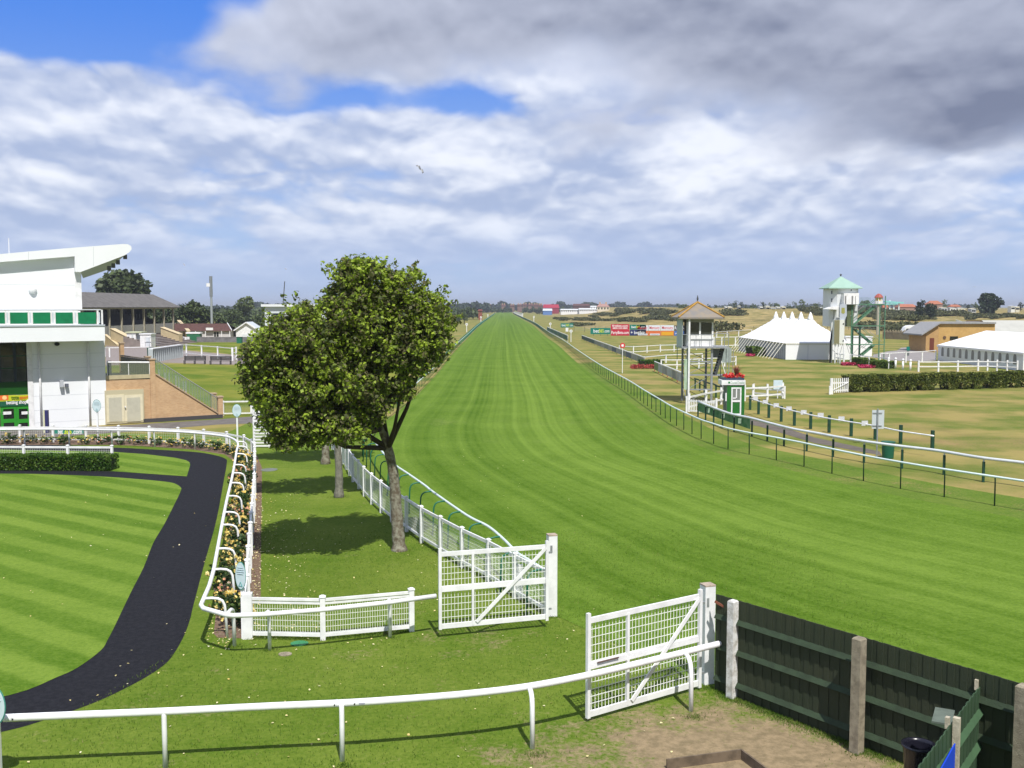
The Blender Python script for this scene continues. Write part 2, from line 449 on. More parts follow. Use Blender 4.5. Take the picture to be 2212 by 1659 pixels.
def crom(pts, n=6):
    """Catmull-Rom through points"""
    P = [Vector(p) for p in pts]; P = [P[0] * 2 - P[1]] + P + [P[-1] * 2 - P[-2]]; out = []
    for i in range(1, len(P) - 2):
        for k in range(n):
            t = k / n
            out.append(0.5 * ((2 * P[i]) + (-P[i - 1] + P[i + 1]) * t + (2 * P[i - 1] - 5 * P[i] + 4 * P[i + 1] - P[i + 2]) * t * t + (-P[i - 1] + 3 * P[i] - 3 * P[i + 1] + P[i + 2]) * t ** 3))
    out.append(P[-2]); return out
def resample(pts, step):
    pts = [Vector(p) for p in pts]; out = [pts[0].copy()]; acc = 0.0
    for a, b in zip(pts[:-1], pts[1:]):
        L = (b - a).length; pos = step - acc
        while pos <= L:
            out.append(a.lerp(b, pos / L)); pos += step
        acc = (acc + L) % step if L + acc >= step else acc + L
    return out
def tangents(pts):
    r = []
    for i in range(len(pts)):
        d = pts[min(i + 1, len(pts) - 1)] - pts[max(i - 1, 0)]; d.z = 0; r.append(d.normalized())
    return r
def text(body, size, mtl, origin, ex, name='lettering', parent=None, depth=0.01, up=(0, 0, 1), align='CENTER', bold=0.0, width=None):
    c = bpy.data.curves.new('tmp', 'FONT'); c.body = body; c.size = size; c.align_x = align; c.align_y = 'CENTER'; c.extrude = depth; c.offset = bold
    c.resolution_u = 3
    t = bpy.data.objects.new('tmp', c); COL.objects.link(t)
    bpy.context.view_layer.update()
    me = bpy.data.meshes.new_from_object(t.evaluated_get(bpy.context.evaluated_depsgraph_get()))
    COL.objects.unlink(t); bpy.data.objects.remove(t); bpy.data.curves.remove(c)
    ex = Vector(ex).normalized(); uz = Vector(up).normalized(); nn = ex.cross(uz)
    M = Matrix(((ex.x, uz.x, nn.x, origin[0]), (ex.y, uz.y, nn.y, origin[1]), (ex.z, uz.z, nn.z, origin[2]), (0, 0, 0, 1)))
    if width:
        xs = [v.co.x for v in me.vertices]; wd = max(xs) - min(xs)
        if wd > 0: me.transform(Matrix.Diagonal((width / wd, 1, 1, 1)))
    me.transform(M)
    me.materials.clear(); me.materials.append(mtl); me.name = name
    o = bpy.data.objects.new(name, me); COL.objects.link(o)
    if parent is not None: o.parent = parent
    return o

def quads_mesh(name, C, size, mtl, parent=None, nrm=None, seed=0, aspect=1.0, fold=True):
    """many small leaf quads centred at C (n,3), random orientation"""
    r = np.random.default_rng(seed); n = len(C)
    a = r.normal(size=(n, 3))
    if nrm is not None: a = a * 0.75 + nrm
    a /= np.linalg.norm(a, axis=1)[:, None] + 1e-9
    b = r.normal(size=(n, 3)); u = np.cross(a, b); u /= np.linalg.norm(u, axis=1)[:, None] + 1e-9
    v = np.cross(a, u); s_ = (size * r.uniform(0.6, 1.35, n))[:, None] * 0.5
    u = u * s_ * aspect; v = v * s_
    V4 = np.stack([C - v * 1.1, C + u * 0.9 + a * s_ * 0.25, C + v * 1.15, C - u * 0.9 + a * s_ * 0.25], axis=1).reshape(-1, 3).astype(np.float32)
    me = bpy.data.meshes.new(name)
    me.vertices.add(n * 4); me.vertices.foreach_set('co', V4.ravel())
    me.loops.add(n * 4); me.loops.foreach_set('vertex_index', np.arange(n * 4, dtype=np.int32))
    me.polygons.add(n); me.polygons.foreach_set('loop_start', np.arange(0, n * 4, 4, dtype=np.int32)); me.polygons.foreach_set('loop_total', np.full(n, 4, dtype=np.int32))
    me.update(calc_edges=True); me.materials.append(mtl)
    o = bpy.data.objects.new(name, me); COL.objects.link(o)
    if parent is not None: o.parent = parent
    return o
def ellipsoid_pts(c, r, n, rng, shell=0.5):
    d = rng.normal(size=(n, 3)); d /= np.linalg.norm(d, axis=1)[:, None]
    k = rng.uniform(0, 1, n) ** shell
    return np.array(c)[None] + d * k[:, None] * np.array(r)[None], d
def clumpy(c, r, nclump, per, cr, rng, shell=0.35, flat_bottom=None):
    """leaf positions gathered in clumps spread through an ellipsoid"""
    cc, _ = ellipsoid_pts(c, r, nclump, rng, shell)
    out = []; nr = []
    for p in cc:
        q, d = ellipsoid_pts(p, (cr * rng.uniform(.6, 1.3),) * 3, per, rng, 0.5)
        out.append(q); nr.append(d * 0.8 + np.array([0, 0, 0.6]))
    A = np.concatenate(out); N = np.concatenate(nr)
    return A, N

# ================================================================== ground, track, lawns
GREEN_A, GREEN_B = (.028, .105, .006), (.085, .205, .018)
GROUND = grass_mat('dry_meadow_grass', (.115, .150, .028), (.275, .228, .078), stripes=((0.06, 1.0, 11.0, 0.55, 7.0),), grain=0.15, bump=0.2, big=0.85,
                   dry=((.30, .20, .10), 0.05, 0.54, 0.78))
def grid_sheet(name, xs, ys, hf, m):
    xs = np.array(xs); ys = np.array(ys); nx, ny = len(xs), len(ys)
    XX, YY = np.meshgrid(xs, ys); Z = hf(XX, YY)
    v = np.stack([XX, YY, Z], -1).reshape(-1, 3).tolist()
    f = [(j * nx + i, j * nx + i + 1, (j + 1) * nx + i + 1, (j + 1) * nx + i) for j in range(ny - 1) for i in range(nx - 1)]
    me = bpy.data.meshes.new(name); me.from_pydata(v, [], f); me.materials.append(m)
    me.polygons.foreach_set('use_smooth', [True] * len(f))
    o = bpy.data.objects.new(name, me); COL.objects.link(o); return tag(o, kind='structure')
mb = MB().poly([(-9000, -400, 0), (9000, -400, 0), (9000, 15000, 0), (-9000, 15000, 0)], 0)
struct(mb, 'ground', GROUND)

# --- racetrack: lofted between its two edges so that mowing lines follow the bend
TR_RAIL_PX = [(1109.6, 676), (1129, 684.6), (1152.5, 695), (1174, 709), (1188, 718), (1215, 733), (1242, 752), (1270, 771), (1287, 782), (1305, 793), (1330, 806.5), (1359.6, 822.5), (1389, 841), (1422, 860.5), (1453.5, 879),
              (1508, 904), (1534, 913), (1570.6, 924.5), (1613.6, 934), (1667, 943.5), (1732, 956), (1807.6, 972), (1893.6, 989), (1998, 1007), (2117, 1025), (2212, 1039)]
RH = 1.25
TRR = [G(x, y, RH) for x, y in TR_RAIL_PX]
far = TRR[1]; TRR = [Vector((-.8, 1750, RH)), Vector((.8, 1300, RH)), Vector((1.8, 1114, RH))] + [p for p in TRR if p.y < 800]
TRR.append(TRR[-1] * 2 - TRR[-2]); TRR.append(TRR[-1] * 2 - TRR[-2]); TRR.append(TRR[-1] * 2 - TRR[-2])
TL_RAIL_PX = [(1066.5, 678), (1040, 696), (1012, 720), (980.5, 748), (957, 774), (934, 797), (892, 834), (835, 874), (814, 898), (803, 922), (803, 944), (816, 963), (831, 982), (853, 1004), (881, 1023), (917, 1048), (936, 1063), (1008, 1113), (1054, 1137), (1087, 1164), (1116, 1193), (1136, 1206), (1174, 1230)]
TRL = [G(x, y, RH) for x, y in TL_RAIL_PX]
TRL = [Vector((-24.5, 1750, RH)), Vector((-20.3, 1300, RH)), Vector((-17.4, 975, RH))] + [p for p in TRL if p.y < 700]
Lr = crom(TRL, 5); Rr = crom(TRR, 5)
# ground-level edges
Ledge = [Vector((p.x - 0.1, p.y, 0)) for p in Lr if p.y > 29]
Ledge += [G(1178, 1320), G(1350, 1400), G(1520, 1478), G(1700, 1540), G(1960, 1645), G(2212, 1745), G(2700, 1940), G(4000, 2400)]
Redge = [Vector((p.x - 1.0, p.y - 0.35, 0)) if p.y > 95 else Vector((p.x - 0.9, p.y - 1.3, 0)) for p in Rr]
def param(poly, n, key):
    # resample to n points by a warped arc length so both edges advance together
    L = [0]
    for a, b in zip(poly[:-1], poly[1:]): L.append(L[-1] + (b - a).length)
    out = []
    for i in range(n):
        t = key(i / (n - 1)) * L[-1]
        j = 0
        while j < len(L) - 2 and L[j + 1] < t: j += 1
        k = (t - L[j]) / max(L[j + 1] - L[j], 1e-9); out.append(poly[j].lerp(poly[j + 1], min(max(k, 0), 1)))
    return out
# match left and right by distance down the straight, then by share of the bend
def split(poly, ycut):
    a = [p for p in poly if p.y >= ycut]; b = [p for p in poly if p.y < ycut]
    return a, [a[-1]] + b
La, Lb = split(Ledge, 60); Ra, Rb = split(Redge, 60)
def at_y(poly, y):
    for a, b in zip(poly[:-1], poly[1:]):
        if a.y >= y >= b.y: return a.lerp(b, (a.y - y) / max(a.y - b.y, 1e-9))
    return poly[-1].copy()
ys = [1749 * (60.0 / 1749) ** (i / 90) for i in range(91)]
# skew: the right edge leads further away on the bend
rowsL = [at_y(Ledge, max(y, 60)) for y in ys]; rowsR = [at_y(Redge, max(y * 1.0, 60.5)) for y in ys]
Lb2 = [rowsL[-1]] + [p for p in Ledge if p.y < 60]; Rb2 = [rowsR[-1]] + [p for p in Redge if p.y < 60.5]
nb = 60
rowsL += param(Lb2, nb, lambda t: t)[1:]; rowsR += param(Rb2, nb, lambda t: t)[1:]
NU = 24; vs = []; uvs = []; fs = []
vv = 0.0
for j, (a, b) in enumerate(zip(rowsL, rowsR)):
    if j: vv += ((rowsL[j] - rowsL[j - 1]).length + (rowsR[j] - rowsR[j - 1]).length) / 2 / 30.0
    for i in range(NU + 1):
        p = a.lerp(b, i / NU); vs.append((p.x, p.y, 0.012)); uvs.append((i / NU, vv))
for j in range(len(rowsL) - 1):
    for i in range(NU):
        a = j * (NU + 1) + i; fs.append((a, a + NU + 1, a + NU + 2, a + 1))
me = bpy.data.meshes.new('racetrack'); me.from_pydata(vs, [], fs)
ul = me.uv_layers.new(name='UVMap')
for lp in me.loops: ul.data[lp.index].uv = uvs[lp.vertex_index]
TRACK = grass_mat('racetrack_turf', (.050, .110, .004), (.148, .232, .032), uv=True, grain=0.20, bump=0.6, big=0.2, dry=((.20, .245, .07), 0.25, 0.62, 0.98), dry_spots=((-5, 72, 4, .13), (0, 72.5, 4, .13), (5, 73, 4, .13), (10, 73.5, 4, .13), (14, 74, 3.5, .12)))
me.materials.append(TRACK)
racetrack = bpy.data.objects.new('racetrack', me); COL.objects.link(racetrack); tag(racetrack, kind='structure')

# --- lawns on the left and in front
LAWN = grass_mat('lawn_turf', (.062, .122, .008), (.165, .215, .034), grain=0.22, bump=0.6, big=0.35, dry=((.31, .235, .14), 0.85, 0.62, 0.95),
                 dry_spots=((2.0, 17.5, 4.2, 0.27), (4.4, 19.2, 3.6, 0.30), (5.6, 17.8, 2.8, 0.25), (-1.0, 25.0, 2.2, 0.12), (-3.5, 24.0, 1.5, 0.10), (1.8, 26.5, 1.6, .08), (6.8, 16.0, 3.0, .22), (-2.0, 27.5, 3.0, .07), (-7.0, 21.5, 3.0, .05)))
lawn_px = [(-900, 2200), (-900, 1500), (-420, 1010), (0, 930), (250, 935), (470, 945), (560, 902), (640, 890), (700, 880)]
pl = [G(x, y) for x, y in lawn_px]
pl += [Vector((p.x - 0.12, p.y, 0)) for p in Lr if 28.5 < p.y < 70] + [G(1178, 1320), G(1350, 1400), G(1520, 1478), G(1700, 1540), G(1960, 1645), G(2212, 1745), G(2700, 1940), Vector((12, 6, 0)), Vector((12, -5, 0)), Vector((-12, -5, 0))]
struct(MB().poly(pl, 0.004), 'lawn', LAWN)
# band of greener grass outside the right rail
RG = grass_mat('verge_turf', (.060, .125, .012), (.15, .20, .035), grain=0.25, big=0.4, dry=((.28, .22, .09), 0.3, 0.55, 0.8))
band = [Vector((p.x - 1.6, p.y - 1.6, 0)) for p in Rr if p.y < 150]
band2 = [Vector((p.x + 2.0, p.y + 2.0, 0)) for p in Rr if p.y < 150]
struct(MB().poly(band + band2[::-1], 0.006), 'verge', RG)

path_out = [(-420, 962), (0, 959), (243, 966.5), (312, 970), (417, 976), (463, 983), (487, 991), (490, 1000), (484, 1035), (468, 1121), (443, 1212), (417, 1310.5), (411.6, 1334), (398.5, 1371), (375, 1413), (351, 1439), (301.5, 1470.5), (225.5, 1508.5), (154.7, 1536), (94, 1556), (16, 1578), (-160, 1612), (-500, 1660)]
path_in = [(-600, 1600), (-200, 1540), (23.6, 1500.6), (123, 1462.6), (168, 1441.6), (217.6, 1405), (233, 1381), (249, 1350), (283, 1279), (311, 1224), (331, 1173), (354, 1134), (375, 1093), (390.6, 1060), (389.5, 1052), (377.6, 1044.5), (359, 1040.5), (312.5, 1036), (234, 1030), (130, 1025.5), (0, 1023), (-420, 1025)]
isl = [(-420, 1013), (0, 1014.6), (130, 1015.5), (245, 1018), (403.6, 1029), (411, 1004), (409, 998), (402, 994), (377.6, 988.5), (312.5, 980.7), (245, 976), (0, 971), (-420, 971)]
def smooth_px(L, z, n=4): return [Vector((p.x, p.y, z)) for p in crom([G(x, y, z) for x, y in L], n)]
RUB = mat('black_rubber_path', (.012, .0125, .016), 0.9, scale=7, bump=0.7, bscale=50, col2=(.020, .0205, .025), spec=0.12)
po = smooth_px(path_out, 0.008); pi_ = smooth_px(path_in, 0.008)
struct(MB().poly(po + [G(-900, 1660, .008)] + [G(-900, 1000, .008)], 0.008), 'horse_walk', RUB)
INNER = grass_mat('paddock_turf', (.060, .128, .008), (.165, .245, .036), stripes=((.577, .817, 1.70, 0.5, 0.22),), grain=0.2, bump=0.4, big=0.12, dry=((.2, .22, .05), 0.4, 0.7, 0.95))
pin = smooth_px(path_in, 0.014)
struct(MB().poly(pin + [G(-420, 1025, .014), G(-900, 1100, .014), G(-900, 1500, .014)][1:], 0.014), 'paddock_lawn', INNER)
struct(MB().poly([G(x, y, .014) for x, y in isl], 0.014), 'island_lawn', INNER)

SOIL = mat('bed_soil', (.13, .075, .045), 0.95, scale=8, bump=0.8, bscale=25, col2=(.20, .14, .10))
bed_px = [(-420, 945), (0, 950), (120, 950), (240, 951), (370, 956), (470, 966), (535, 975), (556, 985), (566, 1010), (565, 1100), (564, 1180), (563, 1295), (549, 1292), (545, 1370), (527, 1379), (469, 1377), (461.5, 1368), (467, 1320), (476, 1289.6), (480, 1263), (487, 1190), (497, 1120), (507, 1060), (512, 1020), (505, 996), (486, 982), (417, 971), (300, 963), (236, 961), (0, 961), (-420, 963)]
struct(MB().poly([G(x, y, .009) for x, y in bed_px], 0.009), 'flower_bed', SOIL)

# paved areas on the left
struct(MB().poly([G(x, y, .009) for x, y in [(-300, 955), (-300, 930), (0, 922), (228, 921), (470, 906), (560, 898), (620, 895), (620, 912), (470, 917), (350, 927), (120, 944)]], 0.009), 'tarmac_path', TARMAC)
struct(MB().poly([G(x, y, .009) for x, y in [(228, 790), (228, 745), (300, 748), (345, 752), (520, 768), (640, 780), (760, 800), (820, 812), (800, 835), (600, 800), (520, 788), (420, 785), (340, 783)]], 0.009), 'paved_terrace', PAVE)
GL = grass_mat('bank_turf', (.075, .130, .010), (.21, .21, .035), stripes=((.25, .97, 14, 0.5, 14.0),), grain=0.15, bump=0.3, big=0.35)
struct(MB().poly([G(x, y, .006) for x, y in [(332, 785), (420, 787), (520, 790), (600, 802), (840, 838), (835, 874), (700, 895), (545, 900), (480, 901), (300, 905), (228, 860), (228, 792)]], 0.006), 'terrace_lawn', GL)
struct(MB().poly([G(x, y, .006) for x, y in [(228, 744), (345, 750), (520, 766), (640, 778), (760, 797), (850, 815), (900, 790), (700, 745), (560, 735), (410, 738), (330, 742)]], 0.006), 'far_lawn', GL)
# right: tarmac by the stand-off buildings and path strips
struct(MB().poly([G(x, y, .009) for x, y in [zE(720, 870), zE(870, 835), zE(960, 828), zE(1000, 800), zE(1140, 790), zE(1250, 840), zE(1340, 850), zE(1340, 930), zE(1180, 935), zE(880, 925), zE(720, 890)]], 0.009), 'grey_path', mat('pale_tarmac', (.27, .25, .24), .9, var=.2, scale=.6))
struct(MB().poly([G(x, y, .009) for x, y in [(1560, 892), (1600, 893), (1640, 905), (1760, 945), (1900, 975), (1905, 984), (1760, 957), (1640, 921), (1560, 905)]], 0.009), 'crossing_path', mat('crossing_matting', (.13, .11, .09), .9, var=.3, scale=1))

# --- rolling heath and dunes on the right
def hmask(a, lo, hi): t = np.clip((a - lo) / (hi - lo), 0, 1); return t * t * (3 - 2 * t)
def heath_h(x, y):
    m = hmask(x, 24, 45 + y * 0.05) * hmask(y, 300, 380) 
    h = 1.7 + 1.5 * np.sin(x * 0.021 + 1.3 * np.sin(y * 0.011)) * np.cos(y * 0.018 + x * 0.004) + 0.9 * np.sin(x * 0.067 + y * 0.045) + 0.5 * np.sin(y * 0.11 - x * 0.05)
    plat = hmask(y, 455, 560) * hmask(x, 55, 110) * (6.6 - 1.7 * hmask(x, 165, 215))
    hh = np.maximum(h, 0) * (1 - .75 * hmask(y, 440, 540) * hmask(x, 55, 110))
    return np.where(m > 0, (hh + plat) * m, 0) - 0.06
HEATH = grass_mat('heath_grass', (.16, .15, .05), (.38, .29, .13), grain=0.1, bump=0.2, big=0.8, dry=((.09, .085, .03), 0.018, 0.52, 0.68))
xs = np.concatenate([np.linspace(24, 300, 90), np.linspace(305, 1500, 60)]); ysg = np.concatenate([np.linspace(300, 900, 120), np.linspace(905, 1600, 40)])
grid_sheet('heath', xs, ysg, heath_h, HEATH)

# ================================================================== rails and fences, left side and foreground
def arm_post(R, n, off, r, m, parent, h=None, straight=False):
    R = Vector(R); n = Vector(n); n.z = 0
    F = R + n * off; F.z = -0.05
    if off < 0.05: pts = [R - Vector((0, 0, .02)), F]
    else:
        pts = [R, R + n * off * .35, R + n * off * .62 + Vector((0, 0, -.025)), R + n * off * .80 + Vector((0, 0, -.085)), R + n * off * .90 + Vector((0, 0, -.20)), R + n * off * .93 + Vector((0, 0, -.36)), F]
    return MB().tube(pts, r, 8).build('post', m, parent, smooth=True)

def side_normal(pts, i, side):
    t = tangents([pts[max(i - 1, 0)], pts[min(i + 1, len(pts) - 1)]])[0]
    return Vector((t.y, -t.x, 0)) * side          # side=+1: to the right of travel

# nearest rail, foreground
nr_px = [(8, 1551), (180, 1544), (354, 1537), (576, 1526), (737, 1519), (864, 1511), (1010, 1499), (1142, 1483), (1273, 1458), (1380, 1433), (1479, 1409), (1569, 1387)]
RZ = 1.05
nr = crom([G(x, y, RZ) for x, y in nr_px], 6)
rr = thing('running_rail', 'nearest white plastic rail curving across the foreground lawn to the flaking post', 'running rail')
MB().tube(nr, 0.062, 12, 1.12).build('rail', WHITEP, rr, True)
for bx, by in [(358, 1668), (742, 1657), (1157, 1633), (1502, 1550)]:
    F = G(bx, by); k = min(range(len(nr)), key=lambda i: abs(nr[i].x - (F.x * 1.0 - .02)))
    arm_post(nr[k], (F - nr[k]).normalized().xyz, (Vector((F.x, F.y, 0)) - Vector((nr[k].x, nr[k].y, 0))).length, 0.048, WHITEP, rr)
for x, y in [(724, 1519.5), (767, 1517.5), (31, 1550)]:
    c = G(x, y, RZ); MB().tube([c + Vector((0, -.03, .0)), c + Vector((0, -.075, -.004))], 0.014, 8).build('bolt', BLACK, rr)
c = G(783, 1517, RZ); MB().bar(c + Vector((-.055, -.066, 0)), c + Vector((.055, -.068, 0.004)), .006, .03).build('maker_plate', mat('rail_plate', (.35, .35, .42), .5), rr)
for x, y in [(728, 1519.3), (28, 1550.2), (1283, 1455.5)]:
    c = G(x, y, RZ); MB().tube([c - Vector((.008, 0, 0)), c + Vector((.008, 0, 0.001))], 0.066, 12, 1.12).build('joint', GREYW, rr)
settle(rr)

# rail round the parade ring and along to the left gate
ring_px = [zM(-1100, 165), zM(-400, 115), zM(0, 107), zM(450, 104), zM(895, 110), zM(1245, 116), zM(1570, 131), zM(1850, 160), zM(1940, 188), zM(1974, 225), zM(1962, 290), zM(1945, 400), zM(1922, 520), zM(1880, 700), zM(1832, 950), zM(1790, 1180), zM(1768, 1290), zM(1725, 1440)]
ring = crom([G(x, y, RZ) for x, y in ring_px], 5)
tail = [G(*zM(1690, 1510), RZ), G(*zM(1667, 1565), RZ), G(*zM(1690, 1592), RZ), G(*zM(1790, 1620), RZ), G(*zM(1880, 1646), RZ), G(*zH(420, 683), RZ), G(*zH(690, 672), RZ), G(*zH(1150, 635), RZ), G(*zH(1700, 575), RZ), G(*zH(2095, 520), RZ)]
ringall = ring[:-1] + tail
rr = thing('running_rail', 'white parade ring rail with bent posts bounding the black path and rose bed', 'running rail')
MB().tube(ringall, 0.055, 10, 1.1).build('rail', WHITEP, rr, True)
# outward side is the right-hand side going left->right then towards the camera => left of travel
def nearest(pts, p): return min(range(len(pts)), key=lambda i: (pts[i] - p).length)
arms_px = [zM(1966, 205), zM(1974, 245), zM(1957, 315), zM(1944, 400), zM(1930, 470), zM(1912, 555), zM(1892, 655), zM(1868, 780), zM(1840, 910), zM(1810, 1075), zM(1772, 1268), zM(1712, 1470)]
for x, y in arms_px:
    p = G(x, y, RZ); k = nearest(ringall, p); n = side_normal(ringall, k, -1)
    arm_post(ringall[k], Vector((0.97, 0.25, 0)) if y > 960 else n, 0.55, 0.036, WHITEP, rr)
for x, y in [zM(-560, 112), zM(-230, 110), zM(135, 108), zM(522, 104), zM(893, 110), zM(1246, 116), zM(1573, 131), zM(1848, 160)]:
    p = G(x, y, RZ); k = nearest(ringall, p); arm_post(ringall[k], side_normal(ringall, k, -1), 0.45, 0.05, WHITEP, rr)
for fx, fy, rx in [(507, 1397, 488), (583, 1405, 578), (843, 1378, 839)]:
    F = G(fx, fy); k = min(range(len(ringall) - 12, len(ringall)), key=lambda i: abs(1106 + ringall[i].x / ringall[i].y * 2150 - rx)) if rx < 500 else None
    if k is None:
        a, b = [(G(*zH(690, 672), RZ), G(*zH(1150, 635), RZ)), (G(*zH(1150, 635), RZ), G(*zH(1700, 575), RZ))][0 if rx < 700 else 1]
        R = a if rx < 700 else b
    else: R = ringall[k]
    d = Vector((F.x - R.x, F.y - R.y, 0)); arm_post(R, d.normalized(), d.length, 0.045, WHITEP, rr)
settle(rr)

def cap_post(mb, p, h, w, e, cap=True):
    mb.obox(p, e, w / 2, w / 2, -0.05, h)
    if cap: mb.obox(p, e, w * .62, w * .62, h, h + .025, 1.0); mb.obox(p, e, w * .55, w * .55, h + .025, h + .055, .4)
    return mb
def wire_panel(mb, a, b, z0, z1, dx, dz, r=0.0035):
    a = Vector(a); b = Vector(b); L = (b - a).length; n = max(2, int(L / dx))
    for i in range(1, n):
        p = a.lerp(b, i / n); mb.bar((p.x, p.y, z0), (p.x, p.y, z1), r * 2, r * 2)
    m_ = max(1, int(round((z1 - z0) / dz)))
    for i in range(m_ + 1):
        z = z0 + (z1 - z0) * i / m_; mb.bar((a.x, a.y, z), (b.x, b.y, z), r * 2, r * 2)
    return mb
def panel_fence(root, pts, h, rails, mesh=None, post_w=0.11, rail=(0.05, 0.10), pm=WHITE, rm=WHITE, dx=.05, dz=.1, wr=.003, cap=True, skip=(), wm=WIRE):
    """pts: ground positions of successive posts"""
    pts = [Vector((p.x, p.y, 0)) for p in pts]
    for i, p in enumerate(pts):
        if i in skip: continue
        e = (pts[min(i + 1, len(pts) - 1)] - pts[max(i - 1, 0)]).normalized()
        cap_post(MB(), p, h + .04, post_w, e, cap).build('post', pm, root)
    for z, t in rails:
        mb = MB()
        for a, b in zip(pts[:-1], pts[1:]): mb.bar((a.x, a.y, z), (b.x, b.y, z), rail[0], t)
        mb.build('rail', rm, root)
    if mesh:
        mb = MB()
        for a, b in zip(pts[:-1], pts[1:]): wire_panel(mb, a, b, mesh[0], mesh[1], dx, dz, wr)
        mb.build('wire_mesh', wm, root)
    return settle(root)

# outer paddock fence behind the roses
of_px = [zM(-1100, 130), zM(-400, 98), zM(0, 85), zM(440, 86), zM(940, 88), zM(1400, 100), zM(1805, 130), zM(2000, 160), zM(2080, 190), zM(2116, 250)]
of1 = resample([G(x, y, .95) for x, y in of_px], 2.05)
t = thing('paddock_fence', 'white capped post and mesh fence behind the rose bed in front of the white stand', 'fence')
panel_fence(t, of1, 1.0, [(.93, .09), (.2, .08)], (.22, .85), .12, dx=.12, dz=.16, wr=.0025)
of2 = resample([of1[-1], G(*zM(2112, 420), 1.12), G(*zM(2104, 560), 1.12), G(*zM(2075, 900), 1.12), G(*zM(2050, 1200), 1.12), G(*zM(2036, 1500), 1.12)], 1.72)
of2[-1] = G(530, 1378.5)
t = thing('paddock_fence', 'white mesh fence running towards the viewer between the roses and the trees', 'fence')
panel_fence(t, of2, 1.08, [(1.04, .10), (.14, .10)], (.2, .98), .13, dx=.1, dz=.12)
t = thing('mesh_fence', 'low white fence of two wire mesh panels beside the left gate', 'fence')
p0, p1, p2 = G(536, 1379), G(698, 1382.5), G(889, 1364)
panel_fence(t, [p0, p1, p2], 1.05, [(1.02, .07), (.93, .05), (.13, .085)], (.19, .92), .13, dx=.062, dz=.16, wr=.0045)
MB().obox(p0, (1, .1), .12, .10, 0, 1.16).build('corner_post', WHITE, t).location = -t.location

# fence between the trees and the track
fb_px = [(700, 900), (722, 930), (747, 961), (762, 984), (774, 996), (787, 1011), (803, 1025), (820, 1038), (835, 1051), (874, 1073), (905, 1093), (992, 1139), (1050, 1165), (1119, 1201), (1180, 1231)]
fb = resample([G(x, y, 1.28) for x, y in fb_px][::-1], 1.9)
t = thing('track_fence', 'long white mesh fence between the trees and the racetrack', 'fence')
panel_fence(t, fb, 1.26, [(1.23, .10), (.22, .09)], (.28, 1.18), .11, dx=.075, dz=.11, wr=.003)
t = thing('fence_post', 'short white post pair standing just behind the left gate', 'post')
for x, y in [(1126, 1294), (1121, 1294)]:
    MB().obox(G(x, y), (1, -.8), .04, .05, 0, 1.0).build('post', WHITE, t)
settle(t)

# gates
def gate(label, A, B, z0, h, mid_k, diag_from_low_mid=True):
    """A: hinge-free end, B: hinge end (ground positions)"""
    t = thing('gate', label, 'gate')
    A = Vector((A.x, A.y, 0)); B = Vector((B.x, B.y, 0)); e = (B - A).normalized(); L = (B - A).length
    P = lambda k, z: (A.x + e.x * k * L, A.y + e.y * k * L, z)
    zt = z0 + h
    MB().bar(P(0, z0 - .02), P(0, zt + .06), .075, .075, e).build('stile', WHITE, t)
    MB().bar(P(1, z0 - .05), P(1, zt + .06), .075, .075, e).build('stile', WHITE, t)
    MB().bar(P(mid_k, z0 + .02), P(mid_k, zt - .1), .06, .06, e).build('stile', WHITE, t)
    for z, hh in ((zt - .09, .11), (z0 + h * .505, .13), (z0 + .055, .12)):
        MB().bar(P(0.015, z), P(.985, z), .05, hh).build('rail', WHITE, t)
    n = Vector((-e.y, e.x, 0)) * -.038
    a = Vector(P(mid_k + .03, z0 + .10)) + n; b = Vector(P(.985, zt - .12)) + n
    MB().bar(a, b, .03, .085).build('brace', WHITE, t)
    mb = MB()
    q0 = Vector(P(.01, 0)) - n * .9; q1 = Vector(P(.99, 0)) - n * .9
    wire_panel(mb, q0, q1, z0 + .1, z0 + h * .47, .088, .155, .0055)
    wire_panel(mb, q0, q1, z0 + h * .54, zt - .13, .088, .155, .0055)
    mb.build('wire_mesh', WIRE, t)
    for z in (z0 + .25, zt - .25):
        MB().bar(P(1.0, z), P(1.045, z), .03, .05).build('hinge', GALV, t)
    return t
gA, gB = G(951, 1358, .25), G(1181, 1336, .25)
gt = gate('white mesh gate with diagonal brace nearest the trees, left of the gap', gA, gB, .25, 1.98, .30)
settle(gt)
gA2, gB2 = G(1270, 1549, .10), G(1510, 1480, .10)
gt = gate('white mesh gate with diagonal brace hung beside the dark green fence', gA2, gB2, .10, 2.06, .335)
e = (gB2 - gA2).normalized(); n = Vector((e.y, -e.x, 0))
c = gA2 + e * .2 + n * .05; c.z = 1.19
MB().tube([c, c + e * .55], .016, 6).build('bolt', mat('rusty_bolt', (.10, .06, .05), .7), gt)
settle(gt)
for x, y, lab, w_ in [(1192, 1333, 'thick white gate post on the track side of the left gate', .24), (1532, 1487, 'thick white gate post at the end of the dark green fence', .25)]:
    t = thing('gate_post', lab, 'gate post', 'gate posts of the track gap')
    p = G(x, y) + Vector((0, w_ / 2 + (.2 if x > 1300 else 0), 0)); ee = (1, .25) if x < 1300 else (1, .35)
    MB().obox(p, ee, w_ / 2, w_ / 2, -.05, 2.2).build('post', WHITE, t)
    MB().obox(p, ee, w_ * .52, w_ * .52, 2.2, 2.23).build('cap', mat('worn_post_top', (.45, .36, .28), .9, var=.4, scale=12), t)
    MB().obox(p + Vector((-.02, -w_ * .53, 0)), ee, .03, .012, 1.75, 1.95).build('latch', GALV, t)
    settle(t)

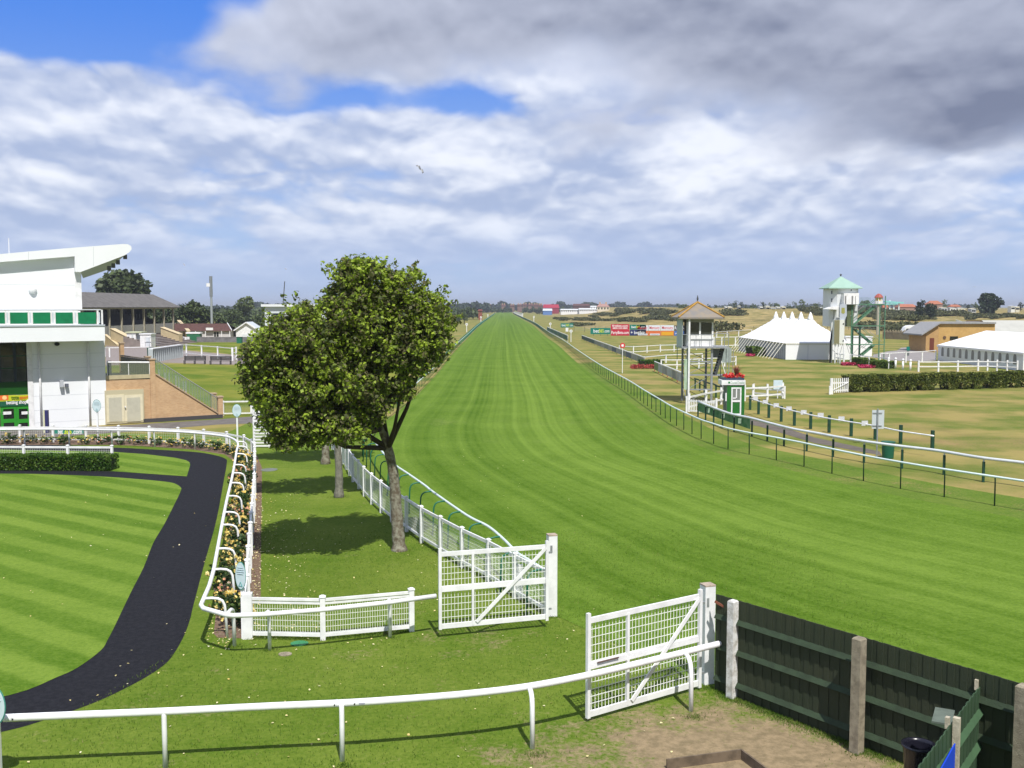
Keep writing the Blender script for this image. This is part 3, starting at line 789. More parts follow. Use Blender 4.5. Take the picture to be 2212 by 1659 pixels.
# running rail on the left edge of the track (green swan-neck legs)
def long_rail(label, pts, r, mR, mL, spacing, off, side, legr, ymax_leg=330, group=None, name='running_rail', flat=1.0, foot_extra=None, square=False):
    t = thing(name, label, 'running rail', group)
    MB().tube(pts, r, 8, flat).build('rail', mR, t, True)
    ps = resample([p for p in pts][::-1], spacing); n = 0; rest = MB()
    for i, p in enumerate(ps):
        nn = side_normal(ps, i, -side)
        if n < 98 and p.y < ymax_leg:
            if square: MB().obox(p, (1, 0), legr, legr, -.05, p.z - .03).build('post', mL, t)
            else: arm_post(p, nn, off, legr, mL, t)
            n += 1
        elif p.y < 1200:
            q = p + nn * off; rest.bar((q.x, q.y, 0), (q.x, q.y, p.z), legr * 2, legr * 2)
    if rest.v: tag(rest.build('post_row', mL, t), kind='stuff')
    return settle(t)
long_rail('white rail on green swan-neck legs along the left edge of the track', Lr, .045, TRACKW, GREENLEG, 2.05, .5, +1, .028)
long_rail('white rail on thin green legs curving along the right edge of the track', Rr, .05, TRACKW, DKGREEN, 2.35, .12, -1, .03)

# ------------------------------------------------------------------ signs on posts
def oval_sign(label, base, h, rw, rh, face, mcol=(.55, .66, .70)):
    t = thing('oval_sign', label, 'sign', 'oval parade ring signs')
    MB().obox(base, (1, 0), .045, .045, -.05, h - rh * 1.0).build('pole', WHITEP, t)
    fx = Vector((face[0], face[1], 0)).normalized(); ux = Vector((-fx.y, fx.x, 0)); c = Vector((base.x, base.y, h)) + fx * .06
    N = 28; ring = [c + ux * math.cos(2 * math.pi * k / N) * rw + Vector((0, 0, math.sin(2 * math.pi * k / N) * rh)) for k in range(N)]
    MB().prism(ring, fx * .02).build('plate', mat('pale_sign_face', mcol, .35, var=.08, scale=3), t)
    ring2 = [c + fx * .004 + (p - c) * 1.06 for p in ring]
    MB().prism(ring2, fx * .012).build('rim', mat('teal_rim', (.05, .25, .20), .4), t)
    tealm = mat('teal_print', (.05, .30, .28), .5)
    m_ = MB(); q = c + fx * .024 - Vector((0, 0, rh * .68))
    for s_ in (-1, 1): m_.bar(q + ux * s_ * .06 - Vector((0, 0, .05)), q + Vector((0, 0, .07)), .006, .016, fx)
    m_.bar(q - ux * .05 - Vector((0, 0, .03)), q + ux * .05 - Vector((0, 0, .03)), .006, .02, fx)
    m_.build('emblem', tealm, t)
    m_ = MB(); fnt = mat('faint_print', (.42, .52, .56), .5)
    for i, wd in enumerate((.55, .7, .75, .6)):
        z = rh * (.62 - i * .16); m_.bar(c + fx * .024 + Vector((0, 0, z)) - ux * rw * wd, c + fx * .024 + Vector((0, 0, z)) + ux * rw * wd, .004, .022, fx)
    m_.build('print_lines', fnt, t)
    return settle(t)
oval_sign('pale oval sign on white post at the near corner of the rose bed', G(531, 1376) + Vector((-.02, -.12, 0)), 1.62, .155, .335, (-.45, -1))
oval_sign('pale oval sign cut off by the left edge, at the end of the nearest rail', G(-2, 1690), 1.42, .27, .34, (-.35, -1))
oval_sign('small oval sign on thin white pole behind the rose bed, right of the brick wall', G(498, 960) + Vector((0, 1.6, 0)), 1.9, .26, .38, (.1, -1), (.68, .76, .80))
oval_sign('small oval sign in front of the white stand wall', G(212, 955), 2.25, .24, .36, (.1, -1), (.70, .78, .82))

# ------------------------------------------------------------------ dark green close-boarded fence
FG = mat('fence_green_boards', (.026, .037, .018), .85, scale=1.2, col2=(.032, .040, .020), bump=.25, bscale=18)
FR = mat('fence_green_rails', (.030, .052, .025), .8, var=.35, scale=3, bump=.3)
def board_fence(label, A, B, h, posts, flip=1, bmt=None, rmt=None):
    t = thing('board_fence', label, 'fence')
    A = Vector((A.x, A.y, 0)); B = Vector((B.x, B.y, 0)); e = (B - A).normalized(); L = (B - A).length; n = Vector((e.y, -e.x, 0)) * flip
    mb = MB(); nb = int(L / .115); rg = random.Random(3)
    for i in range(nb):
        p = A + e * (i + .5) * L / nb
        mb.obox(p + n * (-.004 if i % 2 else .008), e, L / nb * .53, .008, 0.0, h + rg.uniform(-.003, .003))
    mb.build('boards', bmt or FG, t)
    for z in (h * .78, h * .47, h * .14):
        P = [A + n * .02, A + n * .10, A + n * .02]
        tri = [A + n * .012 + Vector((0, 0, z - .05)), A + n * .085 + Vector((0, 0, z - .045)), A + n * .012 + Vector((0, 0, z + .055))]
        MB().prism(tri, e * L).build('rail', rmt or FR, t)
    return t, A, e, n
fA, fB = G(1545, 1490), G(1960, 1653)
fe = (fB - fA).normalized(); fB2 = fB + fe * 6.5
t, A_, e_, n_ = board_fence('dark green close-boarded fence along the near edge of the track', fA, fB2, 2.12, [])
settle(t)
def conc_post(label, p, e, w_, h, m, grp='concrete fence posts'):
    t = thing('concrete_post', label, 'fence post', grp)
    mb = MB(); e = Vector((e[0], e[1], 0)).normalized(); n = Vector((-e.y, e.x, 0))
    mb.obox(p, e, w_ / 2, w_ / 2, -.05, h - .03); mb.obox(p, e, w_ / 2, w_ / 2, h - .03, h, .75)
    o = mb.build('post', m, t); o.data.update()
    return settle(t)
conc_post('flaking white painted concrete post at the end of the nearest rail', G(1582, 1511) + Vector((0, .08, 0)), fe, .17, 2.12, CONCW)
conc_post('lichen-spotted concrete post in front of the green fence, right of the white one', G(1853, 1630) + Vector((0, .08, 0)), fe, .19, 2.2, CONC)
conc_post('concrete post in front of the green fence by the right edge of the picture', G(1853, 1630) + Vector((0, .08, 0)) + fe * 3.05, fe, .2, 2.22, CONC)
# rusty bracket at the fence end
t = thing('fence_bracket', 'rusty brown brace on the top corner of the green fence', 'bracket')
b0 = A_ + n_ * .13; MB().bar((b0.x + .05, b0.y, 1.98), (b0.x + .55, b0.y - .2, 1.72), .03, .05).build('brace', mat('rust', (.20, .07, .04), .8, var=.4, scale=8), t); settle(t)
# return fence towards the viewer
rA = G(2035, 1800); 
q1 = V(2116, 1471, 16.4); q2 = V(2053, 1553, 14.1)
def post_xy(top, h): return Vector((top.x, top.y, 0))
def at_h(px, py, h):  return G(px, py, h)
s1 = at_h(2116, 1472, 1.95); s2 = at_h(2053, 1554, 1.95)
s1 = Vector((s1.x, s1.y, 0)); s2 = Vector((s2.x, s2.y, 0)); se = (s2 - s1).normalized(); s3 = s2 + se * (s2 - s1).length * 1.3
t, a_, e2, n2 = board_fence('green fence panel set at an angle in the bottom right corner', s1, s3, 1.86, [], -1, mat('angled_boards', (.035, .075, .035), .8, var=.3, scale=1.5, bump=.2), mat('angled_rails', (.05, .11, .05), .8, var=.2))
sm = mat('tarp_blue', (.01, .06, .55), .5)
bl = s2 + se * .9
settle(t)
for p, lab in ((s1, 'slotted concrete post at the far end of the angled green panel'), (s2, 'slotted concrete post in the middle of the angled green panel')):
    t = thing('slotted_post', lab, 'fence post', 'slotted posts of the angled panel')
    MB().obox(p - se * .0 + Vector((.10, .0, 0)), se, .045, .05, -.05, 1.98).obox(p + Vector((-.03, .03, 0)), se, .045, .03, 1.80, 1.975).build('post', mat('pale_concrete', (.50, .45, .34), .9, var=.3, scale=8, bump=.4), t); settle(t)
t = thing('blue_board', 'bright blue board leaning behind the angled green panel', 'board')
b1 = s2 + se * .18 + n2 * -.10; b1 = Vector((b1.x + .02, b1.y, 0))
nn_ = Vector((n2.x, n2.y, 0))
if nn_.y > 0: nn_ = -nn_
b0 = s2 + se * .10 + Vector((.03, 0, 0)) + nn_ * .06
MB().prism([b0 + Vector((0, 0, 1.62)), b0 + Vector((0, 0, 0.6)), b0 + se * 1.6 + Vector((0, 0, .6)), b0 + se * 1.6 + Vector((0, 0, 1.45))], nn_ * .02).build('board', sm, t); settle(t)
# bin behind
t = thing('black_bin', 'round black bin standing between the green fences', 'bin')
bp = G(1985, 1612, .82); bp = Vector((bp.x, bp.y, 0))
N = 24
mb = MB(); rin = []
for r_, z in ((.20, 0), (.26, .80), (.29, .82), (.29, .86), (.25, .86), (.24, .80), (.18, .06)):
    rin.append([(bp.x + r_ * math.cos(2 * math.pi * k / N), bp.y + r_ * math.sin(2 * math.pi * k / N), z) for k in range(N)])
vs_ = [p for r_ in rin for p in r_]; fs_ = [(i * N + k, i * N + (k + 1) % N, (i + 1) * N + (k + 1) % N, (i + 1) * N + k) for i in range(len(rin) - 1) for k in range(N)]
fs_.append(tuple((len(rin) - 1) * N + k for k in range(N)))
mb.add(vs_, fs_).build('tub', mat('black_plastic', (.012, .012, .02), .25), t, True); settle(t)
t = thing('timber_plank', 'grey board sticking out past the top of the angled green panel', 'plank')
bq = G(2037, 1548, 1.62); MB().bar(bq + Vector((-.14, -.28, 0)), bq + Vector((.16, .30, 0)), .30, .03).build('plank', mat('grey_green_board', (.12, .15, .12), .8, var=.3), t); settle(t)
t = thing('pink_post', 'thin pinkish wooden stake behind the slotted post', 'stake')
bq = G(2128, 1548, 1.0); MB().bar((bq.x, bq.y, 0), (bq.x + .03, bq.y, 1.1), .04, .04).build('stake', mat('pink_wood', (.35, .15, .12), .8), t); settle(t)
# timber edging
t = thing('timber_edging', 'corner of weathered boards edging a bed at the bottom of the picture', 'edging')
a, b, c = G(1440, 1662), G(1601, 1640), G(1680, 1700)
for p, q in ((a, b), (b, c)): MB().bar((p.x, p.y, .09), (q.x, q.y, .09), .035, .2).build('board', WOOD, t)
settle(t)

# covers in the grass
def flat_disc(name, label, p, rx, ry, m, cat):
    N = 16; P = [(p.x + rx * math.cos(2 * math.pi * k / N), p.y + ry * math.sin(2 * math.pi * k / N), .004) for k in range(N)]
    o = MB().prism(P, (0, 0, .02)).build(name, m); tag(o, label, cat); return o
flat_disc('drain_cover', 'grey slab cover set in the grass in front of the mesh fence', G(616, 1414), .16, .14, CONC, 'drain cover')
flat_disc('green_cover', 'flat green cover set in the grass by the mesh fence', G(647, 1391), .22, .20, mat('green_cover', (.03, .20, .08), .6), 'drain cover')
flat_disc('stone_slab', 'grey slab in the grass beside the farthest tree shadow', G(*zF(850, 443)), .42, .5, mat('slab', (.16, .18, .16), .9, var=.2), 'slab')

# long planted hedge on the left with its fence
HEDGE = leaf_mat('hedge_leaves', [(0, (.018, .050, .004)), (.45, (.04, .11, .006)), (1, (.13, .20, .02))], 1.5, transl=.25)
def hedge(label, A, B, depth, h, n, size, m, name='hedge', jag=.05, seed=1, stems=False, cat='hedge', z0=.02):
    r = np.random.default_rng(seed); A = np.array(A[:2]); B = np.array(B[:2]); L = np.linalg.norm(B - A); e = (B - A) / L; nn = np.array([-e[1], e[0]])
    u = r.uniform(0, L, n); v = r.uniform(0, depth, n); z = r.uniform(z0, h, n)
    f = r.integers(0, 4, n)                                 # push most leaves to the faces
    v = np.where(f == 0, r.uniform(-.03, .08, n), v); z = np.where(f == 1, h - r.uniform(0, .10, n), z); v = np.where(f == 2, depth - r.uniform(0, .08, n), v)
    bumps = jag * (np.sin(u * 2.1) + np.sin(u * 5.3 + 1.7) + np.sin(u * .7 + seed))
    z = z * (1 + bumps / h * .6); v = v + bumps * .5 * (z / h)
    if stems:
        gap = (np.sin(u * 3.1 + np.sin(u * .9) * 2) > .25) & (z < h * r.uniform(.25, .55, n)); keep = ~gap; u, v, z = u[keep], v[keep], z[keep]
    P = np.stack([A[0] + e[0] * u + nn[0] * v, A[1] + e[1] * u + nn[1] * v, z], 1)
    t = thing(name, label, cat)
    quads_mesh('leaves', P, size, m, t, seed=seed)
    ae = Vector((e[0], e[1], 0)); c = Vector((*(A + e * L / 2 + nn * depth / 2), 0))
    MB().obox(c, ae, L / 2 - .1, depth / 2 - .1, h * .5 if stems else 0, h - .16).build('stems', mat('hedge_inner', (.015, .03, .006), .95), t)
    if stems:
        mb = MB(); k = 0
        while k * .8 < L:
            q = A + e * k * .8 + nn * depth * .5; mb.bar((q[0], q[1], 0), (q[0] + .1, q[1], h * .6), .05, .05); k += 1
        mb.build('stem_row', BARKD, t)
    return settle(t)
hedge('dense clipped green hedge on the left beside the black path', G(-330, 1015), G(240, 1018.5), 1.0, .80, 26000, .075, HEDGE, seed=5, jag=.015)
hf = resample([G(243, 1012), G(-330, 1009)], 2.3)
t = thing('paddock_fence', 'white capped fence standing just behind the clipped hedge on the left', 'fence')
panel_fence(t, hf, 1.13, [(1.09, .10)], (.3, 1.02), .12, dx=.09, dz=.11)

# ================================================================== trees and roses
LEAF_MAIN = leaf_mat('maple_leaves', [(0, (.03, .055, .012)), (.22, (.085, .105, .03)), (.42, (.17, .145, .075)), (.55, (.15, .21, .035)), (.72, (.27, .38, .03)), (1, (.42, .54, .06))], 1.9, transl=.4, bias=.25)
def big_tree(label, base, segs, blobs, nleaf, size, seed, leafm, bark=BARK, trunk_r=.22, grp='trees on the lawn beside the track', name='tree', cr=.42, sprays=0):
    """segs: trunk points relative to base; blobs: (centre rel base, radii, weight)"""
    rg = np.random.default_rng(seed); t = thing(name, label, 'tree', grp); b = Vector(base)
    pts = [b + Vector(p) for p in segs]; k = len(pts)
    cp = crom(pts, 4); n = len(cp)
    radii = [trunk_r * (1.35 if i == 0 else (1.12 if i == 1 else 1)) * (1 - .55 * i / (n - 1)) * (1 + .07 * math.sin(i * 2.3)) for i in range(n)]
    MB().tube(cp, radii, 12).build('trunk', bark, t, True)
    mb = MB(); fork = cp[int(n * .62)]; top = cp[-1]
    for i, (c, r, w_) in enumerate(blobs):
        c = b + Vector(c); s_ = fork.lerp(top, (i % 4) / 4)
        m1 = s_.lerp(c, .45) + Vector((0, 0, -.25)); mb.tube([s_, m1, s_.lerp(c, .8), c], [trunk_r * .42, trunk_r * .28, trunk_r * .16, trunk_r * .05], 7)
        for j in range(5):
            q, _ = ellipsoid_pts(c, [x * .8 for x in r], 1, rg, .5); q = Vector(q[0]); mb.tube([s_.lerp(c, .7), s_.lerp(c, .7).lerp(q, .5) + Vector((0, 0, .1)), q], [trunk_r * .12, trunk_r * .08, .012], 5)
    mb.build('branches', BARKD, t, True)
    W = sum(w_ for _, _, w_ in blobs); A = []; Nn = []
    for c, r, w_ in blobs:
        per = 40; nc = max(3, int(nleaf * w_ / W / per))
        a, nn = clumpy(list(b + Vector(c)), list(r), nc, per, cr, rg, .38); A.append(a); Nn.append(nn)
        for j in range(int(sprays * w_)):                       # shoots that stand out from the outline
            dd = rg.normal(size=3); dd /= np.linalg.norm(dd); dd[2] = dd[2] * .8 + .25; o_ = np.array(list(b + Vector(c)))
            for q_ in np.linspace(.85, rg.uniform(1.05, 1.38), 4):
                a, nn = clumpy(list(o_ + dd * q_ * np.array(list(r))), (.05, .05, .05), 1, 7, .11, rg, .5); A.append(a); Nn.append(nn)
    A = np.concatenate(A); Nn = np.concatenate(Nn)
    quads_mesh('crown', A, size, leafm, t, nrm=Nn, seed=seed, aspect=.85)
    return settle(t)

tb = G(863, 1189)
def TB(px, py, y):      # point in the crown, relative to the trunk base, for a given distance
    return tuple(V(px, py, y) - tb)
y0 = 33.2
blobs = []
for px, py, rx, ry, rz, dy, wt_ in [
        (790, 625, 1.25, 1.2, .95, 0.2, 1.3), (728, 690, .95, 1.2, .85, -.4, 1.0), (870, 640, 1.0, 1.1, .85, .4, 1.0), (915, 690, .95, 1.2, .95, .5, 1.1), (930, 735, .75, 1.0, .7, .2, .7),
        (820, 710, 1.5, 1.6, 1.2, 0.2, 2.0), (900, 770, .8, 1.0, .55, 0, .7), (660, 740, 1.25, 1.5, 1.1, -.9, 1.7), (590, 770, .9, 1.1, .9, -1.2, 1.1), (566, 815, .65, .9, .7, -1.2, .8),
        (640, 850, 1.35, 1.5, 1.25, -1.0, 2.0), (740, 830, 1.4, 1.5, 1.2, -.6, 2.0), (630, 925, .95, 1.1, .65, -1.1, 1.0), (720, 925, 1.1, 1.1, .55, -.9, 1.1), (790, 890, .75, .9, .6, -.3, .9), (655, 690, .45, .6, .55, -.6, .3), (870, 835, .35, .5, .3, -.2, .25), (770, 585, .55, .7, .4, 0, .45), (655, 790, 1.2, 1.6, 1.2, .9, 1.2), (850, 770, .8, .9, .55, -.3, .6)]:
    blobs.append((TB(px, py, y0 + dy), (rx, ry, rz), wt_))
big_tree('broad leaning tree with green and brownish leaves, nearest and largest on the lawn', tb, [(0, 0, -.1), (-.05, .05, .6), (-.12, .1, 1.6), (-.2, .05, 2.7), (-.42, -.1, 3.8), (-.7, -.25, 4.9), (-1.0, -.3, 6.3)], blobs, 82000, .118, 11, LEAF_MAIN, trunk_r=.235, cr=.27, sprays=26)
# twigs growing low on the trunk
t2b = G(732, 1074)
big_tree('second tree on the lawn with pale grey trunk behind the leaning one', t2b, [(0, 0, -.1), (.02, 0, 1), (-.02, 0, 2.4), (.02, 0, 3.8), (0, 0, 5)], [((-.3, 0, 4.9), (2.4, 2.2, 1.3), 2), ((-2.4, -.2, 4.6), (1.5, 1.5, 1.0), 1), ((1.6, 0, 4.9), (1.5, 1.5, .9), 1), ((0, 0, 6.2), (1.6, 1.6, .8), .8)], 12000, .19, 21, LEAF_MAIN, bark=mat('pale_bark', (.22, .21, .17), .9, var=.4, scale=9, bump=.7), trunk_r=.19)
t3b = G(703, 1002)
big_tree('third and farthest tree of the lawn row, mostly hidden behind the others', t3b, [(0, 0, -.1), (.0, 0, 1), (-.25, 0, 2.2), (-.35, 0, 3.6), (-.3, 0, 4.6)], [((-.3, 0, 5.0), (2.3, 2.2, 1.3), 2), ((-2.2, 0, 4.8), (1.4, 1.5, 1.0), 1), ((1.5, 0, 5.0), (1.5, 1.5, 1.0), 1)], 9000, .2, 23, LEAF_MAIN, trunk_r=.22)

ROSEL = leaf_mat('rose_leaves', [(0, (.015, .035, .008)), (.5, (.035, .075, .015)), (1, (.09, .13, .03))], 1.2, transl=.2)
YEL = leaf_mat('yellow_rose_petals', [(0, (.78, .52, .10)), (.5, (.86, .70, .24)), (1, (.9, .82, .48))], 3, transl=.2)
PINK = leaf_mat('peach_rose_petals', [(0, (.75, .30, .16)), (.6, (.8, .5, .3)), (1, (.85, .7, .6))], 3, transl=.2)
bed_line = crom([G(*p) for p in [(494, 1352), (500, 1300), (508, 1240), (514, 1180), (520, 1120), (526, 1060), (530, 1012), (521, 990), (490, 977), (440, 969.5), (380, 964.5), (300, 961), (200, 959.5), (100, 959), (0, 959), (-150, 959)]], 6)
spots = resample(bed_line, 1.15)
protos = []
def rose_bush(lab, seed, petals, nbloom):
    t = thing('rose_bush', lab, 'rose bush', 'rose bushes in the bed round the parade ring'); rg = np.random.default_rng(seed)
    A, Nn = clumpy((0, 0, .42), (.55, .50, .36), 26, 16, .13, rg, .5)
    A[:, 2] = np.maximum(A[:, 2], .05); quads_mesh('foliage', A, .085, ROSEL, t, nrm=Nn, seed=seed)
    c, d = ellipsoid_pts((0, 0, .46), (.58, .54, .40), nbloom, rg, .12); c = c[c[:, 2] > .22]; B = []
    for p in c:
        q, _ = ellipsoid_pts(p, (.04, .04, .035), 8, rg, .5); B.append(q)
    quads_mesh('blooms', np.concatenate(B), .085, petals, t, seed=seed + 1)
    mb = MB()
    for k in range(5): mb.bar((0, 0, 0), (rg.uniform(-.3, .3), rg.uniform(-.3, .3), .5), .015, .015)
    mb.build('stems', BARKD, t); return t
pr = [rose_bush('', 31, YEL, 24), rose_bush('', 32, PINK, 20), rose_bush('', 33, YEL, 30), rose_bush('', 34, YEL, 13), rose_bush('', 35, PINK, 10)]
RB_LABEL = {0: 'yellow rose bush in the bed beside the curving white rail', 1: 'peach rose bush in the bed beside the curving white rail'}
used = set(); kk = 0; cnt = {}
for i, p in enumerate(spots):
    up = p.y > 55
    k = RNG.choice([0, 2, 2, 1, 3]) if not up else RNG.choice([3, 3, 0, 1, 4]) if p.x < -21 else RNG.choice([0, 2, 3])
    src = pr[k]
    if k in used:
        o = src.copy(); COL.objects.link(o)
        for c in src.children: d = c.copy(); COL.objects.link(d); d.parent = o
    else: o = src; used.add(k)
    o.location = (p.x + RNG.uniform(-.12, .12), p.y + RNG.uniform(-.15, .15), .0); o.rotation_euler = (0, 0, RNG.uniform(0, 6.28)); s_ = RNG.uniform(.8, 1.15) * (1.0 if not up else 1.1)
    o.scale = (s_, s_, s_ * (1 if not up else .66))
    colr = 'peach' if k in (1, 4) else 'yellow'
    where = 'far bed before the white stand' if up and p.x < -21 else ('far bed before the brick steps' if up else ('bed near the corner post' if p.y < 28 else ('near half of the bed' if p.y < 38 else 'middle of the bed')))
    o['label'] = ('%s rose bush in the %s' % (('sparse ' if k in (3, 4) else '') + colr, where))
for k in range(5):
    if k not in used:
        for c in list(pr[k].children): bpy.data.objects.remove(c)
        bpy.data.objects.remove(pr[k])
# fallen petals and leaves
rg = np.random.default_rng(5)
PET = leaf_mat('fallen_petals', [(0, (.55, .42, .12)), (.5, (.7, .62, .3)), (1, (.8, .75, .55))], 3, transl=.1)
P = []
for (x0, x1, y0_, y1, n) in [(-7.2, -4.6, 25, 45, 420), (-9, -2, 24, 40, 160), (-9, 4, 17.5, 26, 110), (-20, -9, 20, 45, 70), (-6.6, -6.2, 24.5, 45, 400), (-7.6, -6.9, 24.2, 30, 120), (-3.5, 5, 22, 60, 60)]:
    P.append(np.stack([rg.uniform(x0, x1, n) - (0 if x0 < -8 or x1 > 0 else 0), rg.uniform(y0_, y1, n), np.full(n, .03)], 1))
P = np.concatenate(P)
# shift those meant for the strip beside the fence so they follow it
fx = np.interp(P[:, 1], [24.5, 41, 55], [0.0, -3.9, -7.2]); msk = np.zeros(len(P), bool); msk[:420] = True; msk[840 - 80:840 - 80 + 520] = True
P[msk, 0] += fx[msk]
o = quads_mesh('fallen_petals', P, .05, PET, seed=9, nrm=np.tile(np.array([0, 0, 3.0]), (len(P), 1))); tag(o, kind='stuff')

# grass blades standing along fence feet, post bases, path edges and over the nearest turf
def blades(name, P, hgt, wid, m, seed):
    r = np.random.default_rng(seed); n = len(P); a = r.uniform(0, 6.28, n); dx = np.stack([np.cos(a), np.sin(a), np.zeros(n)], 1) * wid * .5
    h = hgt * r.uniform(.5, 1.4, n); tip = P + np.stack([r.normal(0, .35, n) * h, r.normal(0, .35, n) * h, h], 1)
    Vv = np.stack([P - dx, P + dx, tip], 1).reshape(-1, 3).astype(np.float32)
    me = bpy.data.meshes.new(name); me.vertices.add(n * 3); me.vertices.foreach_set('co', Vv.ravel()); me.loops.add(n * 3); me.loops.foreach_set('vertex_index', np.arange(n * 3, dtype=np.int32))
    me.polygons.add(n); me.polygons.foreach_set('loop_start', np.arange(0, n * 3, 3, dtype=np.int32)); me.polygons.foreach_set('loop_total', np.full(n, 3, dtype=np.int32)); me.update(calc_edges=True); me.materials.append(m)
    o = bpy.data.objects.new(name, me); COL.objects.link(o); tag(o, kind='stuff')
BLD = leaf_mat('grass_blades', [(0, (.045, .10, .006)), (.5, (.09, .165, .015)), (.8, (.15, .21, .03)), (1, (.26, .24, .09))], 1.2, rough=.8, transl=.25)
rg = np.random.default_rng(77); L_ = []
def along(a, b, n, sx=.06, sy=.06):
    u = rg.uniform(0, 1, n)[:, None]; L_.append(np.array([a.x, a.y, 0.0]) * (1 - u) + np.array([b.x, b.y, 0.0]) * u + np.stack([rg.normal(0, sx, n), rg.normal(0, sy, n), np.full(n, .01)], 1))
along(fA + Vector((0, -.1, 0)), fA.lerp(fB, .95) + Vector((0, -.1, 0)), 5200, .12, .12)
for a, b in ((p0, p1), (p1, p2)): along(a, b, 1400)
for q in fb[:8]: along(q, q, 90, .09, .09)
for a, b in zip(fb[:7], fb[1:8]): along(a, b, 220)
for x, y in [(358, 1668), (742, 1657), (1157, 1633), (1502, 1550), (507, 1397), (583, 1405), (843, 1378), (1192, 1333), (1532, 1488), (1582, 1511), (1853, 1630), (863, 1189), (732, 1074)]:
    q = G(x, y); along(q, q, 160 if y > 1200 else 260, .12 if y > 1250 else .25, .1 if y > 1250 else .2)
n = 52000; X_ = rg.uniform(-10, 10, n); Y_ = 15.5 + rg.uniform(0, 1, n) ** 1.4 * 22; P_ = np.stack([X_, Y_, np.full(n, .012)], 1)
soil = np.hypot((X_ - 3.6) / 3.4, (Y_ - 18.3) / 2.2) < rg.uniform(.5, 1.3, n); path_ = (X_ < np.interp(Y_, [15, 19, 22, 26, 32, 45], [-10.5, -9.5, -8.6, -7.6, -8.7, -10.5]) - 0.0)
fline = (Y_ < np.interp(X_, [4.0, 7.6, 12], [22.0, 18.1, 13.5])) & (X_ > 4.2)
L_.append(P_[~soil & ~path_ & ~(fline & (rg.uniform(0, 1, n) < .6))])
blades('grass_blades', np.concatenate(L_), .045, .014, BLD, 3)

# ================================================================== right-hand rails
r2_px = [zK(400, 290), zK(650, 385), zK(830, 425), zK(1020, 475), zK(1180, 515), zK(1375, 550), zK(1590, 590), zK(1815, 625), zK(2080, 660), zL(1360, 665), zL(1790, 735), zL(2212, 785)]
r2 = crom([G(x, y, 1.15) for x, y in r2_px] + [G(2330, 1017, 1.15), G(2600, 1060, 1.15)], 5)
t = thing('running_rail', 'thick greyish white rail on dark posts, middle one of the three rails on the right', 'running rail')
MB().tube(r2, .085, 8, .9).build('rail', GREYW, t, True)
for i, p in enumerate(resample(r2, 2.35)):
    MB().obox(p, (1, .0), .05, .05, -.05, .98).build('post', DKGREEN, t)
    MB().obox(p, (1, 0), .03, .03, .98, 1.1).build('bracket', GREYW, t)
# green advertising sheet on its start
a, b = r2[0], r2[10]
tt = thing('rail_banner', 'green banner with pale patches hung on the start of the thick middle rail', 'banner')
MB().prism([a + Vector((0, -.1, -.06)), b + Vector((0, -.1, -.06)), b + Vector((0, -.1, -.72)), a + Vector((0, -.1, -.72))], (0, -.02, 0)).build('sheet', mat('banner_green2', (.03, .16, .05), .6, scale=2.2, col2=(.12, .25, .12)), tt)
for k in (.25, .55, .85):
    q = a.lerp(b, k); MB().prism([q + Vector((-.22, -.135, -.2)), q + Vector((.2, -.17, -.2)), q + Vector((.15, -.17, -.55)), q + Vector((-.25, -.135, -.55))], (0, -.01, 0)).build('patch', mat('banner_patch', (.35, .48, .35), .6, var=.5, scale=6), tt)
settle(tt); settle(t)
r3_px = [zK(830, 265), zK(1085, 340), zK(1330, 400), zK(1485, 430), zK(1670, 460), zK(1860, 490), zK(2080, 535), zL(1322, 520)]
r3 = crom([G(x, y, 1.2) for x, y in r3_px], 5)
t = thing('running_rail', 'thin white rail on square dark green posts, farthest of the three rails on the right', 'running rail')
MB().tube(r3, .045, 8).build('rail', WHITE, t, True)
post_px = [zK(830, 358), zK(900, 395), zK(985, 425), zK(1088, 456), zK(1197, 490), zK(1332, 517), zK(1485, 548), zK(1668, 578), zK(1868, 605), zK(2078, 640), zL(1306, 660)]
for x, y in post_px:
    p = G(x, y); MB().obox(p, (1, 0), .085, .085, -.05, 1.15).build('post', DKGREEN, t)
for x, y in [zK(873, 265), zK(955, 292), zK(1045, 320), zK(1150, 348), zK(1272, 378), zK(1413, 402), zK(1585, 432), zK(1778, 468)]:
    p = G(x, y, 1.27); MB().box(p.x - .19, p.x + .19, p.y - .09, p.y - .07, 1.12, 1.42).build('plate', mat('grey_plate', (.55, .56, .58), .5), t)
settle(t)
t = thing('notice_sign', 'grey back of a tall sign on a steel pole behind the thick rail', 'sign')
p = G(*zK(1880, 765)); MB().tube([(p.x, p.y, 0), (p.x, p.y, 2.75)], .04, 8).build('pole', GALV, t)
q = V(*zK(1895, 440), p.y); MB().box(q.x - .33, q.x + .33, p.y + .05, p.y + .07, q.z - .5, q.z + .52).build('board', mat('sign_back', (.50, .54, .56), .5), t)
for z in (-.34, .36): MB().box(q.x - .30, q.x + .2, p.y + .02, p.y + .05, q.z + z - .03, q.z + z + .03).build('strap', GALV, t)
settle(t)
t = thing('green_bin', 'round dark green bin standing beside the thick middle rail', 'bin')
p = G(*zK(1973, 760)); MB().tube([(p.x, p.y, .02), (p.x, p.y, .85), (p.x, p.y, .92)], [.30, .34, .36], 18).build('tub', mat('bin_green', (.01, .10, .055), .5), t)
MB().tube([(p.x, p.y, .88), (p.x, p.y, .925)], [.38, .38], 18).build('rim', mat('bin_green', (.01, .10, .055), .5), t); settle(t)

